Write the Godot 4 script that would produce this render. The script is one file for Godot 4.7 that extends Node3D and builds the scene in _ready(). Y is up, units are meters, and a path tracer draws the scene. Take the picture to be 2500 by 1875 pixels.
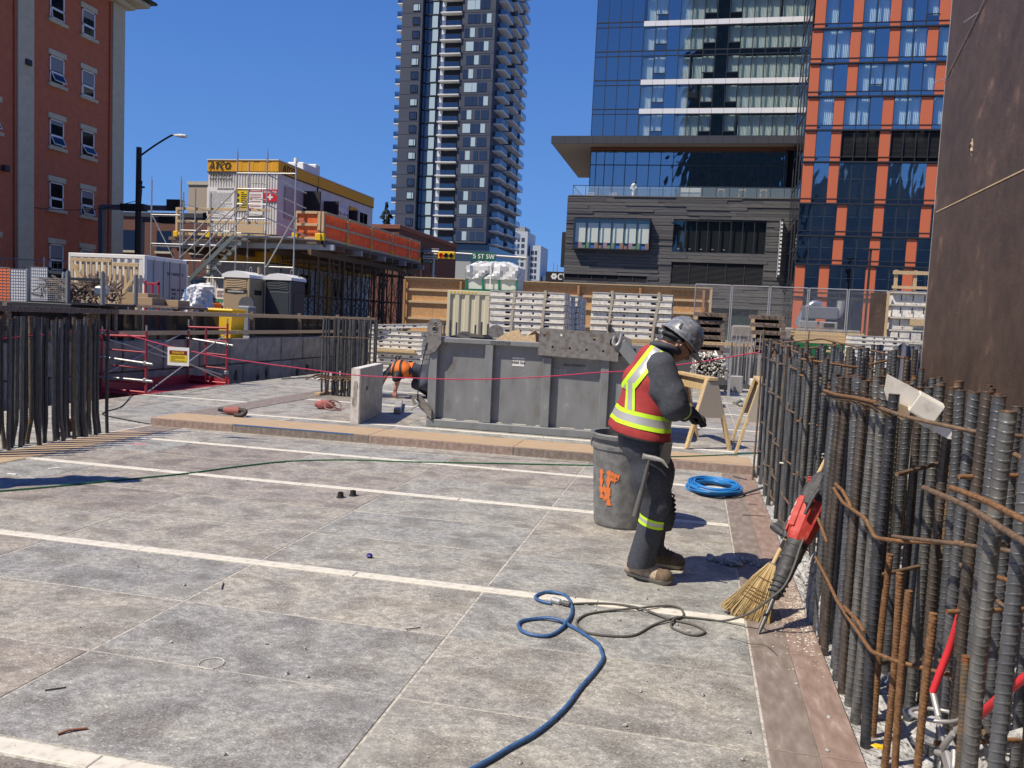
extends Node3D

# ---------------------------------------------------------------- mesh builder
class MB:
	var v := PackedVector3Array()
	var n := PackedVector3Array()
	var t := PackedInt32Array()
	var uv := PackedVector2Array()
	var col := PackedColorArray()
	func quad(a: Vector3, b: Vector3, c: Vector3, d: Vector3) -> void:
		var k := v.size()
		var m := (b - a).cross(d - a)
		if m.length_squared() < 1e-16:
			m = (c - b).cross(d - b)
		m = m.normalized()
		v.append(a); v.append(b); v.append(c); v.append(d)
		for i in 4: n.append(m)
		t.append_array(PackedInt32Array([k, k + 2, k + 1, k, k + 3, k + 2]))
	func tri(a: Vector3, b: Vector3, c: Vector3) -> void:
		var k := v.size()
		var m := (b - a).cross(c - a).normalized()
		v.append(a); v.append(b); v.append(c)
		for i in 3: n.append(m)
		t.append_array(PackedInt32Array([k, k + 2, k + 1]))
	func tri_n(a: Vector3, b: Vector3, c: Vector3, na: Vector3, nb: Vector3, nc: Vector3) -> void:
		var k := v.size()
		v.append(a); v.append(b); v.append(c)
		n.append(na); n.append(nb); n.append(nc)
		t.append_array(PackedInt32Array([k, k + 2, k + 1]))
	func box(c: Vector3, s: Vector3, bev := 0.0, b := Basis()) -> void:
		var h := s * 0.5
		var e := minf(bev, minf(h.x, minf(h.y, h.z)) * 0.9)
		for ax in 3:
			for sg in [-1.0, 1.0]:
				var u := (ax + 1) % 3
				var w := (ax + 2) % 3
				var p := []
				for q in [[-1, -1], [1, -1], [1, 1], [-1, 1]]:
					var x := Vector3()
					x[ax] = sg * h[ax]; x[u] = q[0] * (h[u] - e); x[w] = q[1] * (h[w] - e)
					p.append(c + b * x)
				if sg > 0: quad(p[0], p[1], p[2], p[3])
				else: quad(p[3], p[2], p[1], p[0])
		if e <= 0.0: return
		for ax in 3:
			var u := (ax + 1) % 3
			var w := (ax + 2) % 3
			for su in [-1.0, 1.0]:
				for sw in [-1.0, 1.0]:
					var a0 := Vector3(); var a1 := Vector3(); var b0 := Vector3(); var b1 := Vector3()
					a0[ax] = -(h[ax] - e); a1[ax] = h[ax] - e
					a0[u] = su * h[u]; a1[u] = su * h[u]; a0[w] = sw * (h[w] - e); a1[w] = sw * (h[w] - e)
					b0[ax] = a0[ax]; b1[ax] = a1[ax]
					b0[u] = su * (h[u] - e); b1[u] = b0[u]; b0[w] = sw * h[w]; b1[w] = b0[w]
					if su * sw > 0: quad(c + b * a0, c + b * b0, c + b * b1, c + b * a1)
					else: quad(c + b * a0, c + b * a1, c + b * b1, c + b * b0)
		for sx in [-1.0, 1.0]:
			for sy in [-1.0, 1.0]:
				for sz in [-1.0, 1.0]:
					var p := c + b * Vector3(sx * h.x, sy * (h.y - e), sz * (h.z - e))
					var q := c + b * Vector3(sx * (h.x - e), sy * h.y, sz * (h.z - e))
					var r := c + b * Vector3(sx * (h.x - e), sy * (h.y - e), sz * h.z)
					if sx * sy * sz > 0: tri(p, q, r)
					else: tri(p, r, q)
	func span(a: Vector3, b: Vector3, bev := 0.0) -> void:   # box from corner to corner
		box((a + b) * 0.5, (b - a).abs(), bev)
	func bar(a: Vector3, b: Vector3, w: float, h: float, bev := 0.0, up := Vector3.UP) -> void:   # rectangular stick from a to b
		var z := (b - a).normalized()
		var x := up.cross(z)
		if x.length() < 0.05: x = Vector3.RIGHT.cross(z) if absf(z.x) < 0.9 else Vector3.FORWARD.cross(z)
		x = x.normalized()
		box((a + b) * 0.5, Vector3(w, h, (b - a).length()), bev, Basis(x, z.cross(x), z))
	func ring(base: int, m: int, k: int) -> void:
		for j in m:
			var a := base + j
			var b := base + (j + 1) % m
			t.append_array(PackedInt32Array([a, a + m * k, b, b, a + m * k, b + m * k]))
	func tube(p: Array, r, m := 8, caps := true) -> void:
		var prev := Vector3()
		var first := v.size()
		var cnt := p.size()
		for i in cnt:
			var d: Vector3 = (p[mini(i + 1, cnt - 1)] - p[maxi(i - 1, 0)]).normalized()
			if i == 0:
				prev = d.cross(Vector3.UP if absf(d.y) < 0.9 else Vector3.RIGHT).normalized()
			else:
				prev = (prev - d * prev.dot(d)).normalized()
			var o := d.cross(prev)
			var rr: float = r[i] if r is Array else r
			for j in m:
				var w := TAU * j / m
				var q := prev * cos(w) + o * sin(w)
				v.append(p[i] + q * rr); n.append(q)
			if i > 0: ring(first + (i - 1) * m, m, 1)
		if caps:
			for e in 2:
				var k := v.size()
				var c: Vector3 = p[0] if e == 0 else p[cnt - 1]
				var nn: Vector3 = (p[0] - p[1]).normalized() if e == 0 else (p[cnt - 1] - p[cnt - 2]).normalized()
				var src := first if e == 0 else first + (cnt - 1) * m
				v.append(c); n.append(nn)
				for j in m: v.append(v[src + j]); n.append(nn)
				for j in m:
					if e == 0: t.append_array(PackedInt32Array([k, k + 1 + j, k + 1 + (j + 1) % m]))
					else: t.append_array(PackedInt32Array([k, k + 1 + (j + 1) % m, k + 1 + j]))
	func cyl(a: Vector3, b: Vector3, r: float, r2 := -1.0, m := 10) -> void:
		tube([a, b], [r, r if r2 < 0 else r2], m)
	func lathe(prof: Array, m := 20, o := Vector3.ZERO, b := Basis()) -> void:   # [(radius, height)] bottom to top on the outside
		var c := prof.size()
		for i in c - 1:
			var p: Vector2 = prof[i]; var q: Vector2 = prof[i + 1]
			var nn := Vector2(q.y - p.y, p.x - q.x).normalized()
			var k := v.size()
			for j in m + 1:
				var w := TAU * j / m
				var dd := Vector3(cos(w), 0, sin(w))
				var nr := b * (dd * nn.x + Vector3.UP * nn.y)
				v.append(o + b * (dd * p.x + Vector3.UP * p.y)); n.append(nr)
				v.append(o + b * (dd * q.x + Vector3.UP * q.y)); n.append(nr)
			for j in m:
				var a := k + j * 2
				t.append_array(PackedInt32Array([a, a + 2, a + 1, a + 1, a + 2, a + 3]))
	func prism(poly: PackedVector2Array, x: Transform3D, depth: float) -> void:   # outline in xy, thickness along z centred
		var pg := poly.duplicate()
		if Geometry2D.is_polygon_clockwise(pg): pg.reverse()
		var id := Geometry2D.triangulate_polygon(pg)
		var h := depth * 0.5
		for i in range(0, id.size(), 3):
			var a := pg[id[i]]; var b := pg[id[i + 1]]; var c := pg[id[i + 2]]
			if (b - a).cross(c - a) < 0:
				var sw := b; b = c; c = sw
			tri(x * Vector3(a.x, a.y, h), x * Vector3(b.x, b.y, h), x * Vector3(c.x, c.y, h))
			tri(x * Vector3(a.x, a.y, -h), x * Vector3(c.x, c.y, -h), x * Vector3(b.x, b.y, -h))
		for i in pg.size():
			var a := pg[i]; var b := pg[(i + 1) % pg.size()]
			quad(x * Vector3(a.x, a.y, -h), x * Vector3(b.x, b.y, -h), x * Vector3(b.x, b.y, h), x * Vector3(a.x, a.y, h))
	func holed(w: float, h: float, holes: Array, x: Transform3D, th := 0.006) -> void:   # plate in xy centred, with slots [cx, cy, rx, ry]
		var xs := [-w / 2, w / 2]
		for o in holes:
			for k in 9: xs.append(o[0] - o[2] * cos(PI * k / 8.0))
		xs.sort()
		for i in xs.size() - 1:
			var a: float = xs[i]; var b: float = xs[i + 1]
			if b - a < 1e-5: continue
			var cut := []
			for o in holes:
				if (a + b) * 0.5 > o[0] - o[2] and (a + b) * 0.5 < o[0] + o[2]: cut.append(o)
			var lo_a := -h / 2; var lo_b := -h / 2
			for o in cut + [null]:
				var ha := h / 2; var hb := h / 2; var na := 0.0; var nb := 0.0
				if o != null:
					var ua: float = clampf((a - o[0]) / o[2], -1, 1); var ub: float = clampf((b - o[0]) / o[2], -1, 1)
					var ya: float = o[3] * pow(maxf(0, 1 - pow(absf(ua), 4)), 0.5); var yb: float = o[3] * pow(maxf(0, 1 - pow(absf(ub), 4)), 0.5)
					ha = o[1] - ya; hb = o[1] - yb; na = o[1] + ya; nb = o[1] + yb
				for z in [th / 2, -th / 2]:
					if z > 0: quad(x * Vector3(a, lo_a, z), x * Vector3(b, lo_b, z), x * Vector3(b, hb, z), x * Vector3(a, ha, z))
					else: quad(x * Vector3(b, lo_b, z), x * Vector3(a, lo_a, z), x * Vector3(a, ha, z), x * Vector3(b, hb, z))
				if o != null:
					quad(x * Vector3(a, ha, th / 2), x * Vector3(b, hb, th / 2), x * Vector3(b, hb, -th / 2), x * Vector3(a, ha, -th / 2))
					quad(x * Vector3(b, nb, th / 2), x * Vector3(a, na, th / 2), x * Vector3(a, na, -th / 2), x * Vector3(b, nb, -th / 2))
					lo_a = na; lo_b = nb
		var hw := w / 2; var hh := h / 2; var q := th / 2
		quad(x * Vector3(-hw, hh, q), x * Vector3(hw, hh, q), x * Vector3(hw, hh, -q), x * Vector3(-hw, hh, -q))
		quad(x * Vector3(-hw, -hh, -q), x * Vector3(hw, -hh, -q), x * Vector3(hw, -hh, q), x * Vector3(-hw, -hh, q))
		quad(x * Vector3(hw, -hh, q), x * Vector3(hw, -hh, -q), x * Vector3(hw, hh, -q), x * Vector3(hw, hh, q))
		quad(x * Vector3(-hw, -hh, -q), x * Vector3(-hw, -hh, q), x * Vector3(-hw, hh, q), x * Vector3(-hw, hh, -q))
	func blob(c: Vector3, r: Vector3, sd: int, rough := 0.25, m := 7) -> void:   # a faceted lump
		var g := RandomNumberGenerator.new(); g.seed = sd
		var p := []
		for i in m + 1:
			var row := []
			var rr := 1.0 + g.randf_range(-rough, rough)
			for j in m:
				if i > 0 and i < m: rr = 1.0 + g.randf_range(-rough, rough)
				var a := PI * i / m; var w := TAU * j / m
				row.append(c + Vector3(sin(a) * cos(w) * r.x, cos(a) * r.y, sin(a) * sin(w) * r.z) * rr)
			p.append(row)
		for i in m:
			for j in m:
				var k := (j + 1) % m
				if i > 0: tri(p[i][j], p[i][k], p[i + 1][j])
				if i < m - 1: tri(p[i][k], p[i + 1][k], p[i + 1][j])
	func mesh() -> ArrayMesh:
		var a := []
		a.resize(Mesh.ARRAY_MAX)
		a[Mesh.ARRAY_VERTEX] = v; a[Mesh.ARRAY_NORMAL] = n; a[Mesh.ARRAY_INDEX] = t
		if uv.size() == v.size(): a[Mesh.ARRAY_TEX_UV] = uv
		if col.size() == v.size(): a[Mesh.ARRAY_COLOR] = col
		var m := ArrayMesh.new()
		m.add_surface_from_arrays(Mesh.PRIMITIVE_TRIANGLES, a)
		return m

# ---------------------------------------------------------------- scene helpers
var M := {}
var rg := RandomNumberGenerator.new()

func V(x: float, y: float, z: float) -> Vector3: return Vector3(x, y, z)
func rr(a: float, b: float) -> float: return rg.randf_range(a, b)
func thing(called: String, label: String, category: String, at := Vector3.ZERO, turn := 0.0, group := "") -> Node3D:
	var o := Node3D.new()
	o.name = called
	add_child(o, true)
	o.position = at; o.rotation.y = turn
	return tag(o, label, category, group)
func tag(o: Node3D, label: String, category: String, group := "") -> Node3D:
	o.set_meta("label", label); o.set_meta("category", category)
	if group != "": o.set_meta("group", group)
	return o
func part(called: String, m, mat: Material, to: Node3D, at := Vector3.ZERO) -> MeshInstance3D:
	var o := MeshInstance3D.new()
	o.name = called
	o.mesh = m.mesh() if m is MB else m
	o.material_override = mat
	o.position = at
	to.add_child(o, true)
	return o
func setting(called: String, m, mat: Material) -> MeshInstance3D:
	var o := part(called, m, mat, self)
	o.set_meta("kind", "structure")
	return o
func one(called: String, m, mat: Material, label: String, category: String, group := "", at := Vector3.ZERO, turn := 0.0) -> MeshInstance3D:
	var o := part(called, m, mat, self, at)
	o.rotation.y = turn
	tag(o, label, category, group)
	return o
func copy(o: Node3D, label: String, at: Vector3, turn := 0.0) -> Node3D:
	var c: Node3D = o.duplicate()
	c.name = o.name
	add_child(c, true)
	c.position = at; c.rotation.y = turn
	c.set_meta("label", label)
	return c
func pn(o: Node3D, label: String) -> Node3D:
	o.set_meta("label", label)
	return o
func bx(c: Vector3, s: Vector3, bev := 0.0) -> MB:
	var m := MB.new()
	m.box(c, s, bev)
	return m
func sp(a: Vector3, b: Vector3, bev := 0.0) -> MB:
	var m := MB.new()
	m.span(a, b, bev)
	return m
func tb(p: Array, r, s := 8) -> MB:
	var m := MB.new()
	m.tube(p, r, s)
	return m
func smooth(p: Array, k := 5) -> Array:
	var c := []
	for i in p.size() - 1:
		var a: Vector3 = p[maxi(i - 1, 0)]; var b: Vector3 = p[i]; var d: Vector3 = p[i + 1]; var e: Vector3 = p[mini(i + 2, p.size() - 1)]
		for j in k: c.append(b.cubic_interpolate(d, a, e, float(j) / k))
	c.append(p[p.size() - 1])
	return c
func lettering(s: String, size: float, mat: Material, to: Node3D, at: Vector3, b := Basis(), bold := true, depth := 0.004, left := false, serif := false) -> MeshInstance3D:
	var f := SystemFont.new()
	f.font_names = PackedStringArray(["Droid Serif" if serif else "Droid Sans"])
	f.font_weight = 700 if bold else 400
	var m := TextMesh.new()
	m.font = f; m.text = s; m.font_size = 40; m.depth = depth
	m.pixel_size = size / 29.0
	m.curve_step = 2.0
	m.horizontal_alignment = HORIZONTAL_ALIGNMENT_LEFT if left else HORIZONTAL_ALIGNMENT_CENTER
	var o := part("lettering", m, mat, to, at)
	o.basis = b
	return o

# ---------------------------------------------------------------- materials
func lin(r: float, g := -1.0, b := -1.0) -> Color:
	return Color(r, r if g < 0 else g, r if b < 0 else b).linear_to_srgb()
func noise(sd: int, f: float, oct := 4, type := FastNoiseLite.TYPE_SIMPLEX_SMOOTH, warp := 0.0) -> FastNoiseLite:
	var z := FastNoiseLite.new()
	z.seed = sd; z.frequency = f; z.noise_type = type
	z.fractal_type = FastNoiseLite.FRACTAL_FBM if oct > 1 else FastNoiseLite.FRACTAL_NONE
	z.fractal_octaves = oct
	if warp > 0:
		z.domain_warp_enabled = true; z.domain_warp_amplitude = warp; z.domain_warp_frequency = f * 0.7
	return z
func ntex(z: FastNoiseLite, stops: Array, size := 512, norm := true) -> NoiseTexture2D:   # stops [at, linear colour]
	var t := NoiseTexture2D.new()
	t.width = size; t.height = size; t.noise = z; t.seamless = true; t.normalize = norm; t.generate_mipmaps = false
	var g := Gradient.new()
	var of := PackedFloat32Array(); var cs := PackedColorArray()
	for s in stops:
		of.append(s[0]); cs.append(lin(s[1]) if not s[1] is Array else lin(s[1][0], s[1][1], s[1][2]))
	g.offsets = of; g.colors = cs
	t.color_ramp = g
	return t
func flat(c: Color, rough := 0.8, metal := 0.0) -> StandardMaterial3D:
	var m := StandardMaterial3D.new()
	m.albedo_color = c; m.roughness = rough; m.metallic = metal
	return m
func tex(t: Texture2D, rough := 0.8, scale := Vector3.ONE, metal := 0.0, world := true, tint := Color.WHITE) -> StandardMaterial3D:
	var m := flat(tint, rough, metal)
	m.albedo_texture = t
	m.uv1_triplanar = true; m.uv1_world_triplanar = world; m.uv1_triplanar_sharpness = 4.0
	m.uv1_scale = scale
	return m
func bump(m: StandardMaterial3D, t: Texture2D, cm: float) -> StandardMaterial3D:
	m.heightmap_enabled = true; m.heightmap_texture = t; m.heightmap_scale = cm
	return m
func tinted(m: StandardMaterial3D, c: Color, off := Vector3.ZERO) -> StandardMaterial3D:
	var k: StandardMaterial3D = m.duplicate()
	k.albedo_color = c; k.uv1_offset = off
	return k
func mix_image(size: int, layers: Array, fn: Callable) -> ImageTexture:   # layers of noise -> colour per pixel
	var im := []
	for z in layers: im.append((z as FastNoiseLite).get_seamless_image(size, size).get_data())
	var out := PackedByteArray(); out.resize(size * size * 3)
	for i in size * size:
		var c: Color = fn.call(im, i)
		out[i * 3] = int(clampf(c.r, 0, 1) * 255); out[i * 3 + 1] = int(clampf(c.g, 0, 1) * 255); out[i * 3 + 2] = int(clampf(c.b, 0, 1) * 255)
	return ImageTexture.create_from_image(Image.create_from_data(size, size, false, Image.FORMAT_RGB8, out))

func make_materials() -> void:
	# deck plywood faces: grey, cement-smeared; sRGB values
	var grey_fn := func(im: Array, i: int) -> Color:
		var a: float = im[0][i] / 255.0; var b: float = im[1][i] / 255.0; var c: float = im[2][i] / 255.0; var d: float = im[3][i] / 255.0
		var s: float = im[4][i] / 255.0; var e: float = im[5][i] / 255.0
		var k := 0.60 + 0.07 * (a - 0.5) + 0.10 * (b - 0.5) + 0.22 * (c - 0.5) + 0.22 * (e - 0.5)
		var st := smoothstep(0.52, 0.78, d) * smoothstep(0.34, 0.64, c * 0.7 + b * 0.3)
		k -= 0.17 * st
		k += 0.11 * smoothstep(0.64, 0.76, s) * smoothstep(0.40, 0.6, e)
		var w: float = clampf((a - 0.3) * 2.2, 0, 1)
		return Color(k * (1.0 + 0.012 * w + 0.02 * st), k * (0.99 + 0.006 * w), k * (0.962 - 0.015 * w - 0.01 * st))
	M.deck_tex = mix_image(1024, [noise(1, 0.0045, 4, FastNoiseLite.TYPE_SIMPLEX_SMOOTH, 40.0), noise(2, 0.014, 5, FastNoiseLite.TYPE_SIMPLEX_SMOOTH, 20.0), noise(3, 0.04, 6, FastNoiseLite.TYPE_SIMPLEX_SMOOTH, 14.0), noise(4, 0.0055, 5, FastNoiseLite.TYPE_SIMPLEX_SMOOTH, 30.0), noise(5, 0.09, 2, FastNoiseLite.TYPE_SIMPLEX_SMOOTH, 14.0), noise(6, 0.16, 3)], grey_fn)
	M.fine = ntex(noise(9, 0.06, 4), [[0.0, 0.0], [1.0, 1.0]], 512)
	M.soft = ntex(noise(10, 0.012, 4), [[0.0, 0.0], [1.0, 1.0]], 512)
	var deck: Array = []
	var tints := [Color(1, 1, 0.985), Color(0.97, 0.98, 0.98), Color(1.01, 0.995, 0.97), Color(0.985, 0.98, 0.965), Color(0.985, 0.955, 0.93), Color(0.95, 0.955, 0.96), Color(1.035, 1.025, 1.0), Color(0.93, 0.895, 0.87)]
	for i in tints.size():
		var dm := tex(M.deck_tex, 0.62, Vector3(0.40, 0.42, 0.52), 0.0, true, tints[i])
		dm.uv1_offset = Vector3(i * 0.137, i * 0.07, i * 0.231)
		bump(dm, M.fine, 0.06)
		deck.append(dm)
	M.deck = deck
	var ply := ntex(noise(20, 0.02, 5, FastNoiseLite.TYPE_SIMPLEX_SMOOTH, 15.0), [[0.0, [0.175, 0.138, 0.115]], [0.45, [0.225, 0.184, 0.156]], [0.75, [0.265, 0.222, 0.193]], [1.0, [0.38, 0.34, 0.305]]], 512)
	M.brown_ply = bump(tex(ply, 0.6, Vector3(1.6, 1.2, 0.5)), M.fine, 0.04)
	var tan := ntex(noise(21, 0.018, 5, FastNoiseLite.TYPE_SIMPLEX_SMOOTH, 25.0), [[0.0, [0.36, 0.255, 0.155]], [0.5, [0.44, 0.32, 0.20]], [1.0, [0.51, 0.395, 0.27]]], 512)
	M.tan_ply = tex(tan, 0.7, Vector3(0.35, 1.0, 4.0))
	var wood := ntex(noise(22, 0.012, 5, FastNoiseLite.TYPE_SIMPLEX_SMOOTH, 10.0), [[0.0, [0.43, 0.29, 0.155]], [0.5, [0.54, 0.39, 0.22]], [1.0, [0.63, 0.48, 0.295]]], 512)
	M.wood = tex(wood, 0.75, Vector3(3, 3, 3), 0.0, false)
	M.lumber = tinted(M.wood, Color(1.0, 1.0, 0.95))
	M.osb = tex(ntex(noise(23, 0.03, 4, FastNoiseLite.TYPE_CELLULAR), [[0.0, [0.46, 0.24, 0.095]], [0.5, [0.60, 0.34, 0.145]], [1.0, [0.68, 0.43, 0.21]]], 512), 0.75, Vector3(0.6, 0.6, 0.6))
	M.old_wood = tex(ntex(noise(24, 0.02, 5), [[0.0, [0.07, 0.05, 0.04]], [0.5, [0.16, 0.115, 0.09]], [1.0, [0.29, 0.23, 0.19]]], 256), 0.85, Vector3(1.2, 3, 3))
	# concrete
	M.concrete = bump(tex(ntex(noise(30, 0.015, 6), [[0.0, 0.17], [0.5, 0.30], [1.0, 0.42]], 512), 0.9, Vector3.ONE * 0.5), M.fine, 0.4)
	M.rough_concrete = bump(tex(ntex(noise(31, 0.03, 6), [[0.0, 0.2], [0.5, 0.42], [1.0, [0.6, 0.59, 0.56]]], 512), 0.95, Vector3.ONE * 0.9), M.fine, 2.0)
	M.block = bump(tex(ntex(noise(32, 0.012, 6), [[0.0, [0.31, 0.275, 0.24]], [0.5, [0.45, 0.41, 0.365]], [1.0, [0.57, 0.53, 0.47]]], 512), 0.9, Vector3.ONE * 0.5), M.fine, 0.5)
	M.ground = bump(tex(ntex(noise(33, 0.02, 6), [[0.0, 0.12], [0.5, 0.2], [1.0, 0.28]], 512), 0.95, Vector3.ONE * 0.3), M.fine, 1.0)
	M.asphalt = tex(ntex(noise(34, 0.1, 4), [[0.0, 0.04], [1.0, 0.07]], 256), 0.9, Vector3.ONE)
	M.pale = tex(ntex(noise(35, 0.03, 5), [[0.0, [0.40, 0.37, 0.31]], [0.35, [0.62, 0.59, 0.51]], [1.0, [0.72, 0.69, 0.61]]], 512), 0.7, Vector3.ONE * 0.8)
	M.joint = tex(ntex(noise(36, 0.05, 5), [[0.0, [0.20, 0.185, 0.16]], [0.5, [0.47, 0.445, 0.39]], [1.0, [0.60, 0.57, 0.51]]], 512), 0.8, Vector3.ONE * 1.0)
	# steel
	M.steel = bump(tex(ntex(noise(40, 0.008, 6, FastNoiseLite.TYPE_SIMPLEX_SMOOTH, 40.0), [[0.0, [0.16, 0.15, 0.14]], [0.35, [0.215, 0.224, 0.228]], [0.8, [0.25, 0.262, 0.268]], [1.0, [0.38, 0.37, 0.355]]], 512), 0.5, Vector3(0.8, 0.35, 0.8), 0.15), M.fine, 0.02)
	M.lug = tex(ntex(noise(41, 0.014, 6, FastNoiseLite.TYPE_SIMPLEX_SMOOTH, 20.0), [[0.0, [0.17, 0.13, 0.10]], [0.4, [0.25, 0.235, 0.215]], [1.0, [0.34, 0.33, 0.315]]], 512), 0.5, Vector3.ONE * 1.4, 0.4)
	M.galv = tex(ntex(noise(42, 0.05, 3), [[0.0, [0.37, 0.365, 0.355]], [1.0, [0.56, 0.555, 0.54]]], 256), 0.45, Vector3.ONE * 1.5, 0.55)
	M.dark_steel = flat(lin(0.035, 0.035, 0.04), 0.5, 0.4)
	M.rebar = tex(ntex(noise(43, 0.02, 5), [[0.0, [0.20, 0.205, 0.215]], [0.55, [0.33, 0.345, 0.37]], [0.8, [0.42, 0.42, 0.42]], [1.0, [0.50, 0.40, 0.30]]], 512), 0.38, Vector3(2.0, 0.7, 2.0), 0.4)
	M.rebar_old = tex(ntex(noise(44, 0.02, 5), [[0.0, [0.20, 0.17, 0.14]], [0.45, [0.33, 0.28, 0.22]], [0.75, [0.55, 0.33, 0.15]], [1.0, [0.75, 0.42, 0.16]]], 512), 0.65, Vector3(2.0, 1.0, 2.0), 0.15)
	M.rust = tex(ntex(noise(45, 0.03, 5), [[0.0, [0.09, 0.045, 0.022]], [0.5, [0.19, 0.095, 0.04]], [1.0, [0.31, 0.165, 0.07]]], 512), 0.8, Vector3.ONE * 2.5, 0.1)
	M.dull_rust = tex(ntex(noise(46, 0.03, 5), [[0.0, [0.07, 0.05, 0.035]], [0.5, [0.16, 0.10, 0.06]], [1.0, [0.24, 0.17, 0.12]]], 512), 0.75, Vector3.ONE * 2.5, 0.15)
	M.wall_ply = tex(mix_image(1024, [noise(50, 0.004, 5, FastNoiseLite.TYPE_SIMPLEX_SMOOTH, 30.0), noise(51, 0.02, 5), noise(52, 0.012, 4, FastNoiseLite.TYPE_SIMPLEX_SMOOTH, 20.0), noise(53, 0.12, 3)], func(im: Array, i: int) -> Color:
		var a: float = im[0][i] / 255.0; var b: float = im[1][i] / 255.0; var c: float = im[2][i] / 255.0
		var k: float = 0.305 + 0.07 * (a - 0.5) + 0.07 * (b - 0.5) + 0.06 * (im[3][i] / 255.0 - 0.5)
		k += 0.15 * smoothstep(0.60, 0.95, c) * smoothstep(0.40, 0.75, a) + 0.12 * smoothstep(0.80, 0.86, im[3][i] / 255.0)
		return Color(k * 1.04, k * 0.84, k * 0.70)), 0.55, Vector3(0.32, 0.27, 0.32))
	# whites, paints and plastics
	M.panel_white = tex(ntex(noise(60, 0.012, 6, FastNoiseLite.TYPE_SIMPLEX_SMOOTH, 15.0), [[0.0, [0.44, 0.40, 0.33]], [0.3, [0.69, 0.655, 0.585]], [0.65, [0.79, 0.76, 0.695]], [1.0, [0.84, 0.815, 0.76]]], 512), 0.55, Vector3.ONE * 1.3, 0.0)
	M.panel_lip = tex(ntex(noise(61, 0.02, 6), [[0.0, [0.32, 0.30, 0.25]], [0.5, [0.53, 0.50, 0.44]], [1.0, [0.67, 0.64, 0.57]]], 512), 0.6, Vector3.ONE * 1.5, 0.1)
	M.panel_grey = tex(ntex(noise(62, 0.008, 6, FastNoiseLite.TYPE_SIMPLEX_SMOOTH, 20.0), [[0.0, [0.27, 0.255, 0.22]], [0.5, [0.37, 0.355, 0.315]], [1.0, [0.48, 0.465, 0.42]]], 512), 0.6, Vector3.ONE * 1.0, 0.2)
	M.white = flat(lin(0.78, 0.78, 0.76), 0.5)
	M.white_metal = flat(lin(0.70, 0.71, 0.71), 0.45)
	M.black = flat(lin(0.018), 0.6)
	M.ink = flat(lin(0.03, 0.022, 0.02), 0.7)
	M.dark = flat(lin(0.008), 0.9)
	M.red_paint = flat(lin(0.36, 0.028, 0.045), 0.45)
	M.orange = flat(lin(0.85, 0.16, 0.025), 0.6)
	M.yellow = flat(lin(0.80, 0.50, 0.015), 0.45)
	M.green = flat(lin(0.01, 0.13, 0.04), 0.5)
	M.skin = flat(lin(0.40, 0.20, 0.125), 0.55)
	M.navy = tex(ntex(noise(70, 0.03, 5), [[0.0, [0.040, 0.045, 0.060]], [0.6, [0.052, 0.058, 0.075]], [1.0, [0.078, 0.083, 0.098]]], 512), 0.85, Vector3.ONE * 2.0)
	M.vest = tex(ntex(noise(71, 0.02, 4), [[0.0, [0.30, 0.028, 0.03]], [1.0, [0.42, 0.045, 0.045]]], 256), 0.8, Vector3.ONE * 2.0)
	M.lime = flat(lin(0.55, 0.86, 0.03), 0.6)
	M.reflective = flat(lin(0.48, 0.48, 0.47), 0.35, 0.3)
	M.rubber = flat(lin(0.02, 0.02, 0.021), 0.7)
	M.grey_plastic = tex(ntex(noise(72, 0.02, 5), [[0.0, 0.10], [0.5, [0.165, 0.167, 0.165]], [1.0, 0.24]], 256), 0.55, Vector3.ONE * 2.0)
	M.glove = flat(lin(0.028, 0.028, 0.032), 0.9)
	M.boot = tex(ntex(noise(73, 0.04, 5), [[0.0, [0.30, 0.21, 0.14]], [0.5, [0.44, 0.34, 0.245]], [1.0, [0.53, 0.44, 0.34]]], 256), 0.85, Vector3.ONE * 3.0)
	M.sole = flat(lin(0.27, 0.25, 0.21), 0.9)
	M.hair = flat(lin(0.012, 0.009, 0.008), 0.7)
	M.glass_dark = flat(lin(0.05, 0.055, 0.065), 0.04, 0.9)

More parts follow.
